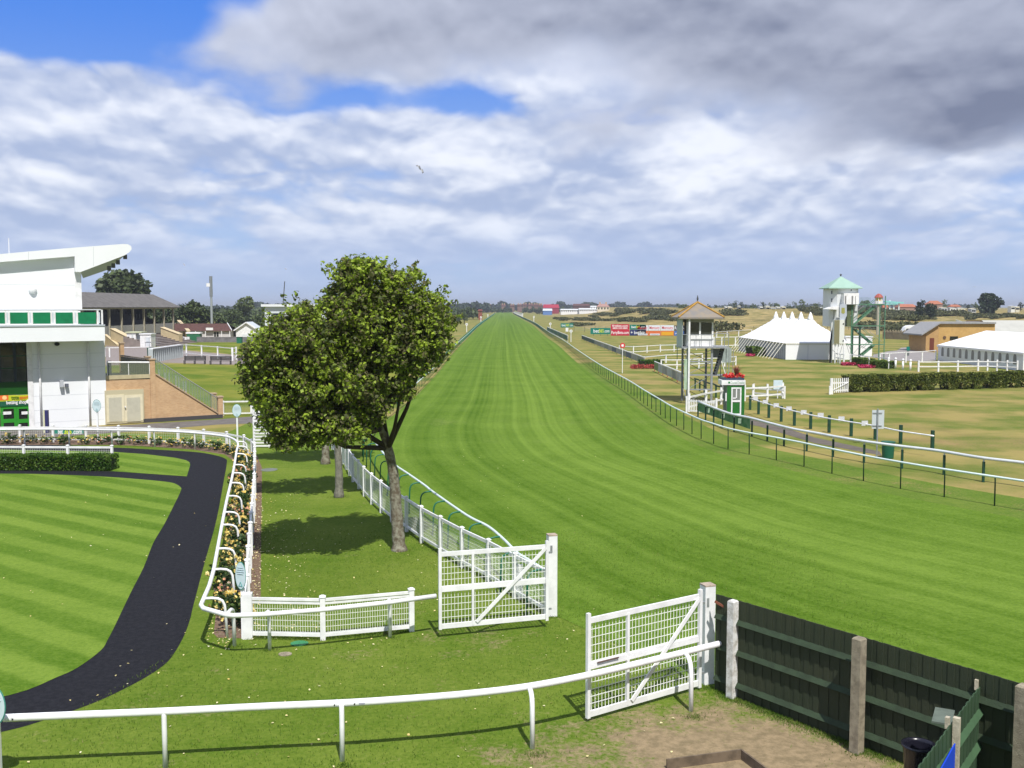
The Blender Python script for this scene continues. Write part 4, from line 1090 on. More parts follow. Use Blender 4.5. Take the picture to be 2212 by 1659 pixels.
# ------------------------------------------------------------------ kiosk
kb = G(*zP(830, 1075)); ky = kb.y
kl, kr = V(*zP(600, 700), ky).x, V(*zP(985, 700), ky).x
zt = V(*zP(800, 300), ky).z; zh = V(*zP(800, 405), ky).z; zb = 0
t = thing('crossing_kiosk', 'green and white crossing hut topped with red flowers beside the rails', 'kiosk')
kd = 1.25
MB().box(kl, kr, ky, ky + kd, 0, zh).build('body', KGREEN, t)
MB().box(kl - .04, kl - .002, ky + .02, ky + kd - .02, 0, zh).build('side_panel', mat('kiosk_side', (.09, .13, .10), .6), t)
hx0, hx1 = V(*zP(598, 350), ky).x, V(*zP(1003, 350), ky).x
MB().box(hx0 - .42, hx1, ky - .06, ky + kd + .05, zh, zt).build('header', WHITE, t)
text('Course Crossing', .30, mat('faded_lettering', (.42, .55, .45), .6), ((hx0 + hx1) / 2 + .1, ky - .075, (zh + zt) / 2), (1, 0, 0), parent=t, width=(hx1 - hx0) * .76)
MB().box(hx0 + .08, hx0 + .22, ky - .08, ky - .06, (zh + zt) / 2 - .05, (zh + zt) / 2 + .07).build('emblem', mat('emblem_green', (.02, .2, .06), .5), t)
dx0, dx1 = V(*zP(690, 700), ky).x, V(*zP(912, 700), ky).x; dzt = V(*zP(800, 458), ky).z; dzm = V(*zP(800, 765), ky).z; dzb = V(*zP(800, 1048), ky).z
f_ = MB()
for a_, b_, c_, d_ in ((dx0, dx0 + .1, .04, dzt), (dx1 - .1, dx1, .04, dzt), (dx0 + .1, dx1 - .1, dzt - .11, dzt), (dx0 + .1, dx1 - .1, dzm - .06, dzm + .08), (dx0 + .1, dx1 - .1, .04, .13)):
    f_.box(a_, b_, ky - .035, ky - .002, c_, d_)
dr = f_.build('door', WHITE, t)
MB().box(dx0 + .1, dx1 - .1, ky - .012, ky - .003, dzm + .08, dzt - .11).build('pane', mat('kiosk_glass', (.20, .22, .20), .1, spec=.7), dr)
mx = (dx0 + dx1) / 2
MB().box(mx - .03, mx + .05, ky - .03, ky - .012, dzm + .25, dzt - .13).box(dx0 + .12, mx - .03, ky - .03, ky - .012, dzm + .2, dzm + .28).build('window_frame', WHITE, dr)
wp = V(*zP(577, 670), ky); MB().box(kl - .13, kl - .04, ky - .01, ky + .04, wp.z - .32, wp.z + .3).build('letter_box', WHITE, t)
MB().box(kl - .3, kr - .02, ky + .1, ky + kd - .1, zt, zt + .16).build('planter', mat('planter_dark', (.03, .05, .08), .5), t)
rg = np.random.default_rng(3)
A, Nn = clumpy(((kl + kr) / 2 - .1, ky + .5, zt + .28), (.85, .4, .16), 18, 30, .15, rg, .5); 
settle(t)
fl = thing('red_flowers', 'bright red flowers filling the planter on top of the crossing hut', 'flowers')
quads_mesh('blooms', A, .12, leaf_mat('red_petals', [(0, (.35, .01, .01)), (.5, (.75, .03, .03)), (1, (.8, .18, .14))], 4, transl=.1), fl); settle(fl)
cd = thing('spiky_plant', 'dark red spiky plant rising from the flowers on the crossing hut', 'plant')
cp_ = V(*zP(800, 200), ky + .6); mb = MB()
for k in range(34):
    an = rg.uniform(0, 6.28); tl = rg.uniform(.15, .62); L = rg.uniform(.8, 1.2)
    d1_ = Vector((math.cos(an) * tl, math.sin(an) * tl, 1)).normalized(); o_ = Vector((cp_.x, cp_.y, zt + .15))
    mid_ = o_ + d1_ * L * .6; tip = mid_ + (d1_ * .4 + Vector((math.cos(an), math.sin(an), -.1)) * .18) * L
    s_ = Vector((-math.sin(an), math.cos(an), 0)) * .03; mb.add([o_ - s_, o_ + s_, mid_ + s_, tip, mid_ - s_], [(0, 1, 2, 4), (4, 2, 3)])
mb.build('blades', mat('cordyline_red', (.14, .02, .025), .5, col2=(.28, .10, .03), scale=3), cd); settle(cd)

def rail_fence(label, posts_px, h, rails, w_=.12, grp=None, name='rail_fence', m=WHITE, rail=(.05, .14), cap=False, front=.0):
    t = thing(name, label, 'fence', grp)
    pts = [G(x, y) for x, y in posts_px]
    for p in pts: cap_post(MB(), p, h, w_, (1, 0), cap).build('post', m, t)
    for z in rails:
        mb = MB()
        for a, b in zip(pts[:-1], pts[1:]):
            d = (b - a).normalized(); n = Vector((d.y, -d.x, 0)) * (w_ * .5 + rail[0] / 2 + .003)
            if n.y > 0: n = -n
            mb.bar((a.x + n.x, a.y + n.y, z), (b.x + n.x, b.y + n.y, z), rail[0], rail[1])
        mb.build('rail', m, t)
    return settle(t)
rail_fence('white two-rail fence left of the crossing hut', [zP(-245, 1000), zP(130, 900), zP(465, 835), zP(540, 822)], 1.45, (1.18, .42), .17)
rail_fence('white two-rail fence right of the crossing hut carrying a pale sign', [zP(985, 760), zP(1172, 745), zP(1488, 735), zP(1825, 698)], 1.42, (1.12, .42), .17)
rail_fence('low white rail behind the fence right of the crossing hut', [zP(1190, 650), zP(1870, 712)], 1.15, (.75, .3), .12)
t = thing('notice_board', 'pale blank board fixed to the end of the fence right of the crossing hut', 'sign')
q = V(*zP(1722, 400), G(*zP(1825, 698)).y - .15); MB().box(q.x - .4, q.x + .42, q.y - .03, q.y, q.z - .42, q.z + .42).build('board', mat('pale_sign_face', (.7, .76, .74), .4), t)
MB().box(q.x - .04, q.x + .04, q.y + .002, q.y + .05, 0, q.z + .3).build('post', WHITE, t)
settle(t)
t = thing('crossing_gate', 'low white picket gate behind the green banner', 'gate')
ga, gb = G(*zP(-230, 1060)), G(*zP(440, 1120)); ga, gb = Vector((ga.x, ga.y, 0)), Vector((gb.x, gb.y + 1.4, 0)); ga.y += 1.4
for z in (.2, .95): MB().bar(ga + Vector((0, 0, z)), gb + Vector((0, 0, z)), .05, .12).build('rail', WHITE, t)
mb = MB()
for k in range(19): q = ga.lerp(gb, k / 18); mb.bar(q + Vector((0, -.04, .12)), q + Vector((0, -.04, 1.08)), .05, .03)
mb.build('pickets', WHITE, t)
for q in (ga, gb): MB().obox(q, (1, 0), .07, .07, -.05, 1.3).build('post', WHITE, t)
settle(t)

# ------------------------------------------------------------------ judge's tower with tiled roof
ty = 87.5
def TX(x, y, d=ty): return V(*zD(x, y), d)
t = thing('judge_tower', 'white lookout cabin on steel legs with a tan tiled pyramid roof', 'tower')
xl, xr = TX(440, 900).x, TX(765, 900).x; zf = TX(600, 962).z; ze = TX(600, 612).z; wd = xr - xl; dp = 2.6
xe0, xe1 = TX(330, 605).x, TX(880, 605).x; cx = (xe0 + xe1) / 2; cy = ty + dp / 2; hw = (xe1 - xe0) / 2; zp = TX(585, 432, cy).z
ROOFT = mat('lichen_tiles', (.245, .205, .155), .9, scale=1.6, col2=(.19, .18, .17), bump=.5, bscale=9)
RIDGE = mat('orange_ridge', (.42, .24, .05), .8, var=.3, scale=4)
eps = ze
cor = [Vector((cx - hw, cy - hw, eps)), Vector((cx + hw, cy - hw, eps)), Vector((cx + hw, cy + hw, eps)), Vector((cx - hw, cy + hw, eps))]
ap = Vector((cx, cy, zp))
rf = MB().add(cor + [ap] + [c + Vector((0, 0, -.14)) for c in cor], [(0, 1, 4), (1, 2, 4), (2, 3, 4), (3, 0, 4), (0, 5, 6, 1), (1, 6, 7, 2), (2, 7, 8, 3), (3, 8, 5, 0), (8, 7, 6, 5)]).build('roof', ROOFT, t)
for c in cor: MB().tube([c + Vector((0, 0, .03)), ap + Vector((0, 0, .04))], .085, 6).build('ridge', RIDGE, rf)
MB().tube([ap, ap + Vector((0, 0, .18)), ap + Vector((0, 0, .30)), ap + Vector((0, 0, .62))], [.12, .05, .09, .02], 8).build('finial', DKMET, rf)
MB().box(xl, xr, ty, ty + dp, zf, zf + .95).build('wall', WHITE, t)
MB().box(xl - .02, xr + .02, ty - .02, ty + dp + .02, ze - .42, ze - .14).build('fascia', mat('cabin_fascia', (.30, .30, .26), .7), t)
for k in (0, .5, 1.0):
    for yy in (ty + .05, ty + dp - .05):
        x_ = xl + .07 + k * (wd - .14); MB().box(x_ - .07, x_ + .07, yy - .05, yy + .05, zf + .95, ze - .42).build('mullion', WHITE, t)
for k in (0, 1): MB().box(xl + .14 + k * wd / 2, xl + wd / 2 - .07 + k * (wd / 2) - (0.07 if k else 0), ty + .05, ty + .065, zf + .97, ze - .44).build('window', mat('cabin_glass', (.03, .035, .03), .08, spec=.8), t)
MB().box(xl + .2, xr - .2, ty + dp - .1, ty + dp - .08, zf + .95, ze - .42).build('rear_wall', mat('cabin_inner', (.30, .30, .24), .7), t)
MB().box(xl - .45, TX(950, 975).x + .0, ty - .35, ty + dp + .3, zf - .16, zf - .02).build('platform', GALV, t)
# left flank panel and handrails
MB().box(xl - .42, xl - .38, ty - .3, ty + dp, zf, ze - .14).build('side_screen', mat('screen_grey', (.42, .46, .44), .5), t)
for x_ in (480, 548, 612, 735):
    q = TX(x_, 880); MB().box(q.x - .02, q.x + .02, ty - .32, ty - .28, zf, zf + 1.02).build('baluster', GALV, t)
MB().box(xl - .4, xr, ty - .33, ty - .27, zf + 1.0, zf + 1.05).build('handrail', GALV, t)
for x_, y_ in ((890, 0), (940, 0), (780, 0)):
    q = TX(x_, 880); MB().tube([(q.x, ty - .3, zf), (q.x, ty - .3, zf + 1.1)], .03, 6).build('baluster', GALV, t)
MB().tube([(xr, ty - .3, zf + 1.1), (TX(945, 800).x, ty - .3, zf + 1.1)], .03, 6).build('handrail', GALV, t)
MB().tube([(xr, ty - .3, zf + .55), (TX(945, 800).x, ty - .3, zf + .55)], .02, 6).build('handrail', GALV, t)
legx = [TX(450, 1200).x + .02, TX(745, 1200).x]; 
wp_ = TX(452, 1600).x; MB().box(wp_ - .06, wp_ + .08, ty - .5, ty - .36, 0, zf + 2.4).build('white_mast', WHITE, t)
for x_ in legx:
    for yy in (ty, ty + dp): MB().box(x_ - .085, x_ + .085, yy - .085, yy + .085, -.05, zf - .16).build('leg', GALV if yy == ty else mat('leg_grey', (.20, .21, .22), .5), t)
for z in (1.2, 2.45, 3.6): MB().box(legx[0] + .085, legx[1] - .085, ty - .05, ty + .05, z - .06, z + .06).build('cross_beam', GALV, t)
zs = [.1, 1.2, 2.45, 3.6, zf - .3]
for a_, b_ in zip(zs[:-1], zs[1:]):
    MB().tube([(legx[0], ty + .1, a_), (legx[1], ty + .1, b_)], .025, 6).build('brace', GALV, t)
    MB().tube([(legx[1], ty + dp - .1, a_), (legx[0], ty + dp - .1, b_)], .025, 6).build('brace', DKMET, t)
    MB().tube([(legx[0], ty, a_), (legx[0], ty + dp, b_)], .025, 6).build('brace', GALV, t)
# access stair on the right-hand side
sx0 = TX(900, 1000).x; la = Vector((sx0 + .5, ty + .6, 2.45)); lb = Vector((xr + .1, ty + .6, zf))
MB().box(TX(690, 1270).x, TX(1010, 1270).x, ty + .2, ty + 1.6, 2.35, 2.43).build('landing', GALV, t)
for s_ in (0, .8):
    MB().bar(Vector((TX(800, 1280).x, ty + .3 + s_, 2.4)), Vector((TX(900, 990).x, ty + .3 + s_, zf - .1)), .06, .2).build('stringer', DKMET, t)
    MB().bar(Vector((TX(860, 1280).x, ty + .3 + s_, 2.4)), Vector((TX(900, 1500).x + .4, ty + .3 + s_, .0)), .06, .2).build('stringer', GALV, t)
mb = MB()
for k in range(11): a_ = Vector((TX(800, 1280).x, ty + .3, 2.4)).lerp(Vector((TX(900, 990).x, ty + .3, zf - .1)), k / 10); mb.box(a_.x - .12, a_.x + .12, ty + .3, ty + 1.1, a_.z, a_.z + .03)
mb.build('treads', GALV, t)
for x_ in (690, 860, 925, 960, 1010):
    q = TX(x_, 1100).x; MB().tube([(q, ty + .2, 0), (q, ty + .2, zf - .2)], .035, 6).build('upright', DKMET if x_ < 900 else GALV, t)
q0, q1 = TX(800, 1000), TX(905, 1110); MB().box(q0.x, q1.x, ty + 1.7, ty + 1.75, q1.z, q0.z).build('screen', mat('mesh_screen', (.22, .24, .26), .5), t)
q0, q1 = TX(915, 990), TX(1035, 1170); MB().box(q0.x, q1.x, ty + 1.75, ty + 1.8, q1.z, q0.z).build('screen', mat('mesh_screen2', (.34, .40, .38), .5, var=.3, scale=4), t)
q0, q1 = TX(408, 1115), TX(447, 1480); MB().box(q0.x, q1.x, ty - .28, ty - .24, q1.z, q0.z).build('poster_strip', mat('poster_strip', (.45, .55, .42), .5, scale=1.5, col2=(.25, .38, .22)), t)
MB().tube([TX(862, 1140, ty - .2), TX(925, 1345, ty - .2)], .035, 6).build('white_stay', WHITE, t)
settle(t)

# ------------------------------------------------------------------ advertising hoardings along the inner rail
def hoarding(label, a_px, b_px, h, n, m_posts, cols, top=True):
    t = thing('ad_hoarding', label, 'hoarding')
    A = G(*a_px); B = G(*b_px)
    for k in range(n + 1): p = A.lerp(B, k / n); MB().obox(p, (B - A), .04, .04, -.05, h).build('post', m_posts, t)
    for k in range(n):
        p, q = A.lerp(B, (k + .02) / n), A.lerp(B, (k + .98) / n)
        d = (q - p).normalized(); nn = Vector((d.y, -d.x, 0)) * .06
        if nn.x > 0: nn = -nn
        MB().prism([p + nn + Vector((0, 0, .25)), q + nn + Vector((0, 0, .25)), q + nn + Vector((0, 0, h - .08)), p + nn + Vector((0, 0, h - .08))], nn * .2).build('panel', cols[k % len(cols)], t)
    MB().bar(A + Vector((0, 0, h)), B + Vector((0, 0, h)), .12, .10).build('top_rail', WHITE, t)
    return settle(t)
gp = [mat('hoard_%s' % n, c, .7, scale=1.3, col2=c2) for n, c, c2 in (('dark', (.03, .08, .07), (.02, .05, .06)), ('grey', (.22, .24, .20), (.15, .17, .14)), ('pale', (.30, .32, .28), (.20, .20, .17)), ('navy', (.05, .08, .13), (.10, .12, .14)), ('white', (.42, .44, .40), (.28, .30, .28)))]
hoarding('long faded hoarding with white top rail beyond the finishing post', zC(1275, 590), zC(1965, 872), 1.15, 16, WOOD, [gp[0], gp[0], gp[0], gp[0], gp[0], gp[1], gp[1], gp[2], gp[1], gp[2], gp[3], gp[2], gp[1], gp[3], gp[2], gp[1]])
hoarding('short pale hoarding with a red end panel just left of the lookout cabin legs', zD(55, 1262), zD(395, 1425), 1.25, 6, mat('red_post', (.3, .06, .05), .6), [mat('hoard_green', (.14, .22, .06), .6), gp[4], gp[2], gp[4], gp[2], gp[4]])
hoarding('dark green hoarding between the track rail and the meadow', zC(890, 495), zC(1120, 610), 1.5, 5, WHITE, [mat('hoard_green2', (.01, .09, .06), .6)])
rail_fence('dark rail on square posts running behind the lookout cabin legs', [zD(545, 1480), zD(600, 1500), zD(655, 1525), zD(735, 1550), zD(795, 1580), zD(875, 1600)], 1.1, (1.1,), .14, m=DKGREEN)

# ------------------------------------------------------------------ large advertising boards
def ad_board(name, label, x0, x1, y0_, y1, d, bgm, words, leg=True, tilt=0):
    t = thing(name, label, 'advertising board', 'advertising boards on the meadow')
    a, b = V(x0, y1, d), V(x1, y0_, d)
    MB().box(a.x, b.x, d, d + .06, a.z, b.z).build('board', bgm, t)
    if leg:
        for k in (.15, .5, .85): x_ = a.x + (b.x - a.x) * k; MB().box(x_ - .05, x_ + .05, d + .08, d + .16, -.05, b.z).build('post', DKMET, t)
    for s_, sz, m_, cx_, cz_, w_ in words:
        text(s_, (b.z - a.z) * sz, m_, (a.x + (b.x - a.x) * cx_, d - .012, a.z + (b.z - a.z) * cz_), (1, 0, 0), parent=t, width=(b.x - a.x) * w_ if w_ else None, bold=.01)
    return settle(t)
M = lambda n, c: mat(n, c, .5)
mw, mylw = M('print_white', (.8, .8, .8)), M('print_yellow', (.65, .72, .03))
mg, mr, mnv, mo, mre = M('board_teal_green', (.0, .16, .12)), M('board_crimson', (.45, .01, .04)), M('board_navy', (.02, .03, .12)), M('board_orange', (.60, .14, .04)), M('print_red', (.60, .02, .03))
mwb, myb, mbk, mbl = M('board_white', (.62, .66, .72)), M('board_amber', (.65, .33, .01)), M('board_black', (.02, .02, .04)), M('board_blue', (.04, .12, .40))
D1 = 292
def zc(x0, x1, y0_, y1):
    a = zC(x0, y0_); b = zC(x1, y1); return a[0], b[0], a[1], b[1]
def zd(x0, x1, y0_, y1):
    a = zD(x0, y0_); b = zD(x1, y1); return a[0], b[0], a[1], b[1]
ad_board('ad_board', 'separate green board reading bet365.com left of the red boards', *zc(1370, 1592, 457, 525), D1 - .5, mg, [('bet', .8, mw, .28, .5, .28), ('365', .8, mylw, .54, .5, .24), ('.com', .75, mw, .81, .5, .26)])
ad_board('ad_board', 'red board with white lettering in the top row', *zc(1595, 1800, 415, 474), D1, mr, [('firstbet.com', .55, mw, .5, .68, .85), ('0800 230 0800', .4, mw, .5, .25, .8)])
ad_board('ad_board', 'red board with large white lettering in the bottom row', *zc(1595, 1800, 476, 541), D1, mr, [('PartyBets.com', .75, mw, .5, .5, .95)])
ad_board('ad_board', 'green board in the top row right of the red one', *zc(1804, 1984, 420, 474), D1, mg, [('bet', .7, mw, .24, .5, .28), ('365', .7, mylw, .5, .5, .25), ('.com', .7, mw, .79, .5, .27)])
ad_board('ad_board', 'dark navy board in the bottom row right of the red one', *zc(1804, 1984, 476, 541), D1, mnv, [('betfair', .75, mw, .6, .5, .68), ('+', .8, mw, .12, .5, .12)])
for k, (a_, b_) in enumerate(((-157, -22), (-18, 126), (130, 288))):
    pos = ('left', 'middle', 'right')[k]
    ad_board('ad_board', 'white board with red italic lettering in the top row, %s one of three' % pos, *zd(a_, b_, 706, 771), D1, mwb, [('Mercury', .75, mre, .5, .5, .85)])
    if k == 2: ad_board('ad_board', 'amber board in the bottom row before the lookout cabin', *zd(a_, b_, 775, 836), D1, mo, [])
    else: ad_board('ad_board', 'orange board with a white strip in the bottom row, %s one' % ('left', 'right')[k], *zd(a_, b_, 775, 836), D1, mo, [])
for k, (a_, b_) in enumerate(((-145, -30), (0, 118))):
    o_ = None; x0, x1, y0_, y1 = zd(a_, b_, 808, 828); p_, q_ = V(x0, y1, D1 - .02), V(x1, y0_, D1 - .02)
    strip = MB().box(p_.x, q_.x, D1 - .05, D1 - .004, p_.z, q_.z).build('white_strip', mwb)
    par = [o for o in bpy.data.objects if o.get('label', '').startswith('orange board with a white strip') and o['label'].endswith(('left one', 'right one')[k])][0]
    strip.parent = par; strip.location = -par.location
    tx = text('www.mercury.co.uk', .3, mbk, ((p_.x + q_.x) / 2, D1 - .06, (p_.z + q_.z) / 2), (1, 0, 0), width=(q_.x - p_.x) * .85); tx.parent = strip
x0, x1, y0_, y1 = zd(138, 280, 785, 828); p_, q_ = V(x0, y1, D1), V(x1, y0_, D1)
par = [o for o in bpy.data.objects if o.get('label', '').startswith('amber board')][0]
s_ = MB().box(p_.x, q_.x, D1 - .04, D1 - .004, p_.z, q_.z).build('amber_panel', myb); s_.parent = par; s_.location = -par.location
ad_board('ad_board', 'black board with bold white lettering in the top row', *zd(292, 452, 711, 771), D1, mbk, [('RACING', .85, mw, .5, .5, .92)])
ad_board('ad_board', 'blue board in the bottom row beneath the black one', *zd(292, 452, 775, 838), D1, mbl, [('post', .45, mw, .2, .55, .25)])
ad_board('ad_board', 'small distant green board reading bet365.co beyond the meadow', *zc(1040, 1180, 405, 450), 400, mg, [('bet', .8, mw, .24, .5, .3), ('365', .8, mylw, .55, .5, .27), ('.co', .75, mw, .84, .5, .22)])
t = thing('green_box_sign', 'green box sign on a pole left of the lookout cabin', 'sign')
x0, x1, y0_, y1 = zd(330, 402, 862, 915); d_ = 140; a, b = V(x0, y1, d_), V(x1, y0_, d_); MB().box(a.x, b.x, d_, d_ + .5, a.z, b.z).build('box', mat('sign_green', (.01, .28, .10), .5), t)
MB().tube([((a.x + b.x) / 2 - .4, d_, 0), ((a.x + b.x) / 2 - .4, d_, a.z)], .05, 6).build('pole', DKGREEN, t); settle(t)

# ------------------------------------------------------------------ furlong markers and finishing post
def disc_post(label, px, ytop, ybase, rdisc_px, red=False, grp='white disc markers along the track'):
    p = G(px, ybase); t = thing('furlong_marker', label, 'marker post', grp); top = V(px, ytop, p.y); f = rdisc_px * p.y / 2212
    w_ = max(.07, p.y * 1.2 / 2212)
    MB().box(p.x - w_ / 2, p.x + w_ / 2, p.y - .05, p.y + .05, -.05, top.z - f * .5).build('pole', WHITE, t)
    c = Vector((p.x, p.y - .07, top.z - f)); N = 20
    ring_ = lambda r_, yo: [c + Vector((r_ * math.cos(2 * math.pi * k / N), yo, r_ * math.sin(2 * math.pi * k / N))) for k in range(N)]
    MB().prism(ring_(f, 0), (0, .06, 0)).build('disc', mat('finish_red', (.60, .02, .03), .5) if red else WHITE, t)
    MB().prism(ring_(f * (.52 if red else .45), -.012), (0, .01, 0)).build('disc_centre', WHITE if red else mat('disc_grey', (.3, .32, .33), .6), t)
    return settle(t)
disc_post('tall white finishing post topped by a red ring, beside the track', *zC(1722, 0)[:1], zC(0, 622)[1], zC(0, 957)[1], 5.6, True, None)
disc_post('white disc marker right of the track, next beyond the finishing post', zC(1154, 0)[0], zC(0, 475)[1], zC(0, 612)[1], 3.2)
disc_post('white disc marker right of the track, second beyond the finishing post', zC(925, 0)[0], zC(0, 398)[1], zC(0, 497)[1], 2.6)
disc_post('white disc marker right of the track, third beyond the finishing post', zC(743, 0)[0], zC(0, 323)[1], zC(0, 385)[1], 2.0)
disc_post('white disc marker left of the track, nearest of that side', zB(1936, 0)[0], zB(0, 606)[1], zB(0, 682)[1], 2.8)
disc_post('white disc marker left of the track, second of that side', zB(2054, 0)[0], zB(0, 550)[1], zB(0, 605)[1], 2.0)
disc_post('white disc marker left of the track, third of that side', zC(235, 0)[0], zC(0, 305)[1], zC(0, 345)[1], 1.5)
t = thing('white_notice', 'small white notice on a post left of the nearest disc marker', 'sign'); p = G(*zC(1110, 520)); a, b = V(*zC(1095, 497), p.y), V(*zC(1125, 455), p.y)
MB().box(a.x, b.x, p.y, p.y + .05, a.z, b.z).build('board', WHITE, t); MB().box((a.x + b.x) / 2 - .05, (a.x + b.x) / 2 + .05, p.y + .06, p.y + .14, 0, a.z).build('post', WOOD, t); settle(t)

# ------------------------------------------------------------------ white rail fences on the meadow
mf = 'white rail fences on the meadow'
def fence_tb(label, tops, bases, rails=(.95, .45), h=1.15, w_=.12, step=None):
    pts = [G(x, y) for x, y in bases]
    t = thing('rail_fence', label, 'fence', mf)
    if step: pts = resample(pts, step)
    for p in pts: MB().obox(p, (1, 0), w_ / 2, w_ / 2, -.05, h).build('post', WHITE, t)
    for z in rails:
        mb = MB()
        for a, b in zip(pts[:-1], pts[1:]): mb.bar(a + Vector((0, -.1, z)), b + Vector((0, -.1, z)), .05, .12)
        mb.build('rail', WHITE, t)
    return settle(t)
fence_tb('two-rail white fence reaching right from the finishing post', 0, [zC(1690, 735), zC(1845, 742), zC(1995, 733), zC(2140, 722), zD(125, 1030), zD(290, 1025), zD(420, 1010), zD(560, 1003)], (1.25, .35), 1.35, .16)
fence_tb('single-rail white fence starting at the end of the long hoarding', 0, [zC(1965, 868), zC(2205, 843), zD(192, 1160), zD(632, 1140)], (1.15,), 1.2, .16)
fence_tb('low two-rail white fence behind the pale hoarding and lookout cabin', 0, [zD(135, 1238), zD(325, 1238), zD(590, 1225), zD(900, 1205), zD(1035, 1190)], (1.25, .6), 1.3, .16)
fence_tb('far white fence left of the marquee', 0, [zD(805, 860), zD(930, 850), zD(1070, 840), zD(1225, 825)], (1.6,), 1.6, .2)
fence_tb('white fence behind the lookout cabin, right part', 0, [zD(770, 975), zD(865, 975), zD(1030, 972), zD(1090, 970)], (2.1, .4), 2.1, .2)

# ================================================================== marquee
t = thing('marquee', 'large white marquee with five pointed peaks and guy ropes', 'tent')
MX0, MX1, MY0, MY1 = 42.7, 53.4, 160.0, 193.5; xr_ = 48.0; ze_ = 2.55; zr_ = 6.25
ry = [165.0, 170.4, 175.8, 181.2, 186.6]
def roofgrid():
    nx, ny = 20, 64; vs = []; fs = []
    for j in range(ny + 1):
        y = MY0 + (MY1 - MY0) * j / ny
        for i in range(nx + 1):
            x = MX0 + (MX1 - MX0) * i / nx
            # distance inwards from the eaves, pyramid hip at each end
            dx = min(x - MX0, MX1 - x) / ((MX1 - MX0) / 2); dy = min((y - MY0) / 5.0, (MY1 - y) / 6.5, 1.0); k = min(dx, dy)
            s_ = k ** 1.12; z = ze_ + (zr_ - ze_) * s_
            peak = max(math.exp(-(((x - xr_) / .8) ** 2 + ((y - yy) / .9) ** 2)) for yy in ry) * 0.42
            z += peak - .12 * math.sin(math.pi * k) * (0.5 + .5 * math.cos(2 * math.pi * (y - ry[0]) / 5.4))
            vs.append((x, y, z))
    for j in range(ny):
        for i in range(nx):
            a = j * (nx + 1) + i; fs.append((a, a + 1, a + nx + 2, a + nx + 1))
    return vs, fs
v_, f_ = roofgrid()
rf = MB().add(v_, f_).build('roof', CANVAS, t, True)
for yy in ry:
    MB().tube([(xr_, yy, zr_ - .35), (xr_, yy, zr_ + .25), (xr_, yy, zr_ + .8), (xr_, yy, zr_ + 1.15)], [.56, .40, .22, .05], 12).build('peak', CANVAS, rf, True)
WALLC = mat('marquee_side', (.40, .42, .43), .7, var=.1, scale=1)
MB().box(MX0 + .1, MX1 - .1, MY0 + .05, MY0 + .1, 0, ze_).build('end_wall', CANVAS, t)
mb = MB()
n_ = 90
for k in range(n_): y = MY0 + .1 + (MY1 - MY0 - .2) * k / n_; dd = .05 * math.sin(k * 1.9); mb.box(MX0 + .12 + dd, MX0 + .2 + dd, y, y + (MY1 - MY0) / n_ * .96, 0, ze_)
mb.build('side_wall', WALLC, t)
mb = MB()
for k in range(34): x = MX0 + (MX1 - MX0) * k / 34; mb.prism([(x, MY0 - .02, ze_ + .02), (x + .30, MY0 - .02, ze_ + .02), (x + .15, MY0 - .02, ze_ - .26)], (0, .02, 0))
for k in range(100): y = MY0 + (MY1 - MY0) * k / 100; mb.prism([(MX0 - .02, y, ze_ + .02), (MX0 - .02, y + .32, ze_ + .02), (MX0 - .02, y + .16, ze_ - .26)], (.02, 0, 0))
mb.build('valance', mat('valance_cream', (.50, .48, .34), .7), t)
for k in range(17):
    y = MY0 + 1 + k * 1.95; MB().tube([(MX0, y, ze_), (MX0 - 1.9, y - .3, .02)], .055, 5).build('guy_rope', ROPE, t)
mb = MB().box(xr_ - 1.75, xr_ - 1.72, MY0 + .0, MY0 + .04, 0, ze_ - .1).build('door_seam', mat('seam_grey', (.4, .42, .5), .7), t)
settle(t)

# ================================================================== timekeeper tower with green roof and stair
t = thing('green_roof_tower', 'tall white racecourse tower with green pyramid roof and zigzag steel stair', 'tower')
d0 = 151.0
def TQ(x, y, d=d0): return V(*zQ(x, y), d)
xa, xb = TQ(285, 500).x, TQ(735, 500).x; zt_ = TQ(500, 340).z; zbm = TQ(500, 960).z; dpt = 3.9; cx, cy = (xa + xb) / 2, d0 + dpt / 2
TW = mat('tower_white', (.66, .68, .68), .6, var=.08, scale=.8)
ch = .9
oc = [(xa, d0 + ch), (xa + ch, d0), (xb - ch * .3, d0), (xb, d0 + ch * .5), (xb, d0 + dpt), (xa, d0 + dpt)]
MB().prism([(x, y, zbm) for x, y in oc], (0, 0, zt_ - zbm)).build('cabin', TW, t)
xg0, xg1 = TQ(235, 335).x, TQ(775, 335).x; hw = (xg1 - xg0) / 2; zpk = TQ(500, 155, cy).z; cxr = (xg0 + xg1) / 2
cor = [Vector((cxr - hw, cy - hw, zt_)), Vector((cxr + hw, cy - hw, zt_)), Vector((cxr + hw, cy + hw, zt_)), Vector((cxr - hw, cy + hw, zt_))]; ap = Vector((cxr, cy, zpk))
rf = MB().add(cor + [ap] + [c + Vector((0, 0, -.12)) for c in cor], [(0, 1, 4), (1, 2, 4), (2, 3, 4), (3, 0, 4), (0, 5, 6, 1), (1, 6, 7, 2), (2, 7, 8, 3), (3, 8, 5, 0), (8, 7, 6, 5)]).build('roof', mat('copper_green_roof', (.29, .44, .36), .6, var=.08, scale=1), t)
MB().tube([ap, ap + Vector((0, 0, .25)), ap + Vector((0, 0, .38))], [.05, .16, .03], 8).build('finial', DKMET, rf)
for a_, b_, c_, d_ in ((300, 316, 385, 440), (300, 316, 510, 570), (600, 616, 365, 390)):
    p, q = TQ(a_, d_), TQ(b_, c_); MB().box(p.x, q.x, d0 - .02 if a_ > 500 else d0 + .3, d0 + .4 if a_ < 500 else d0 - .002, p.z, q.z).build('window', GLASSD, t)
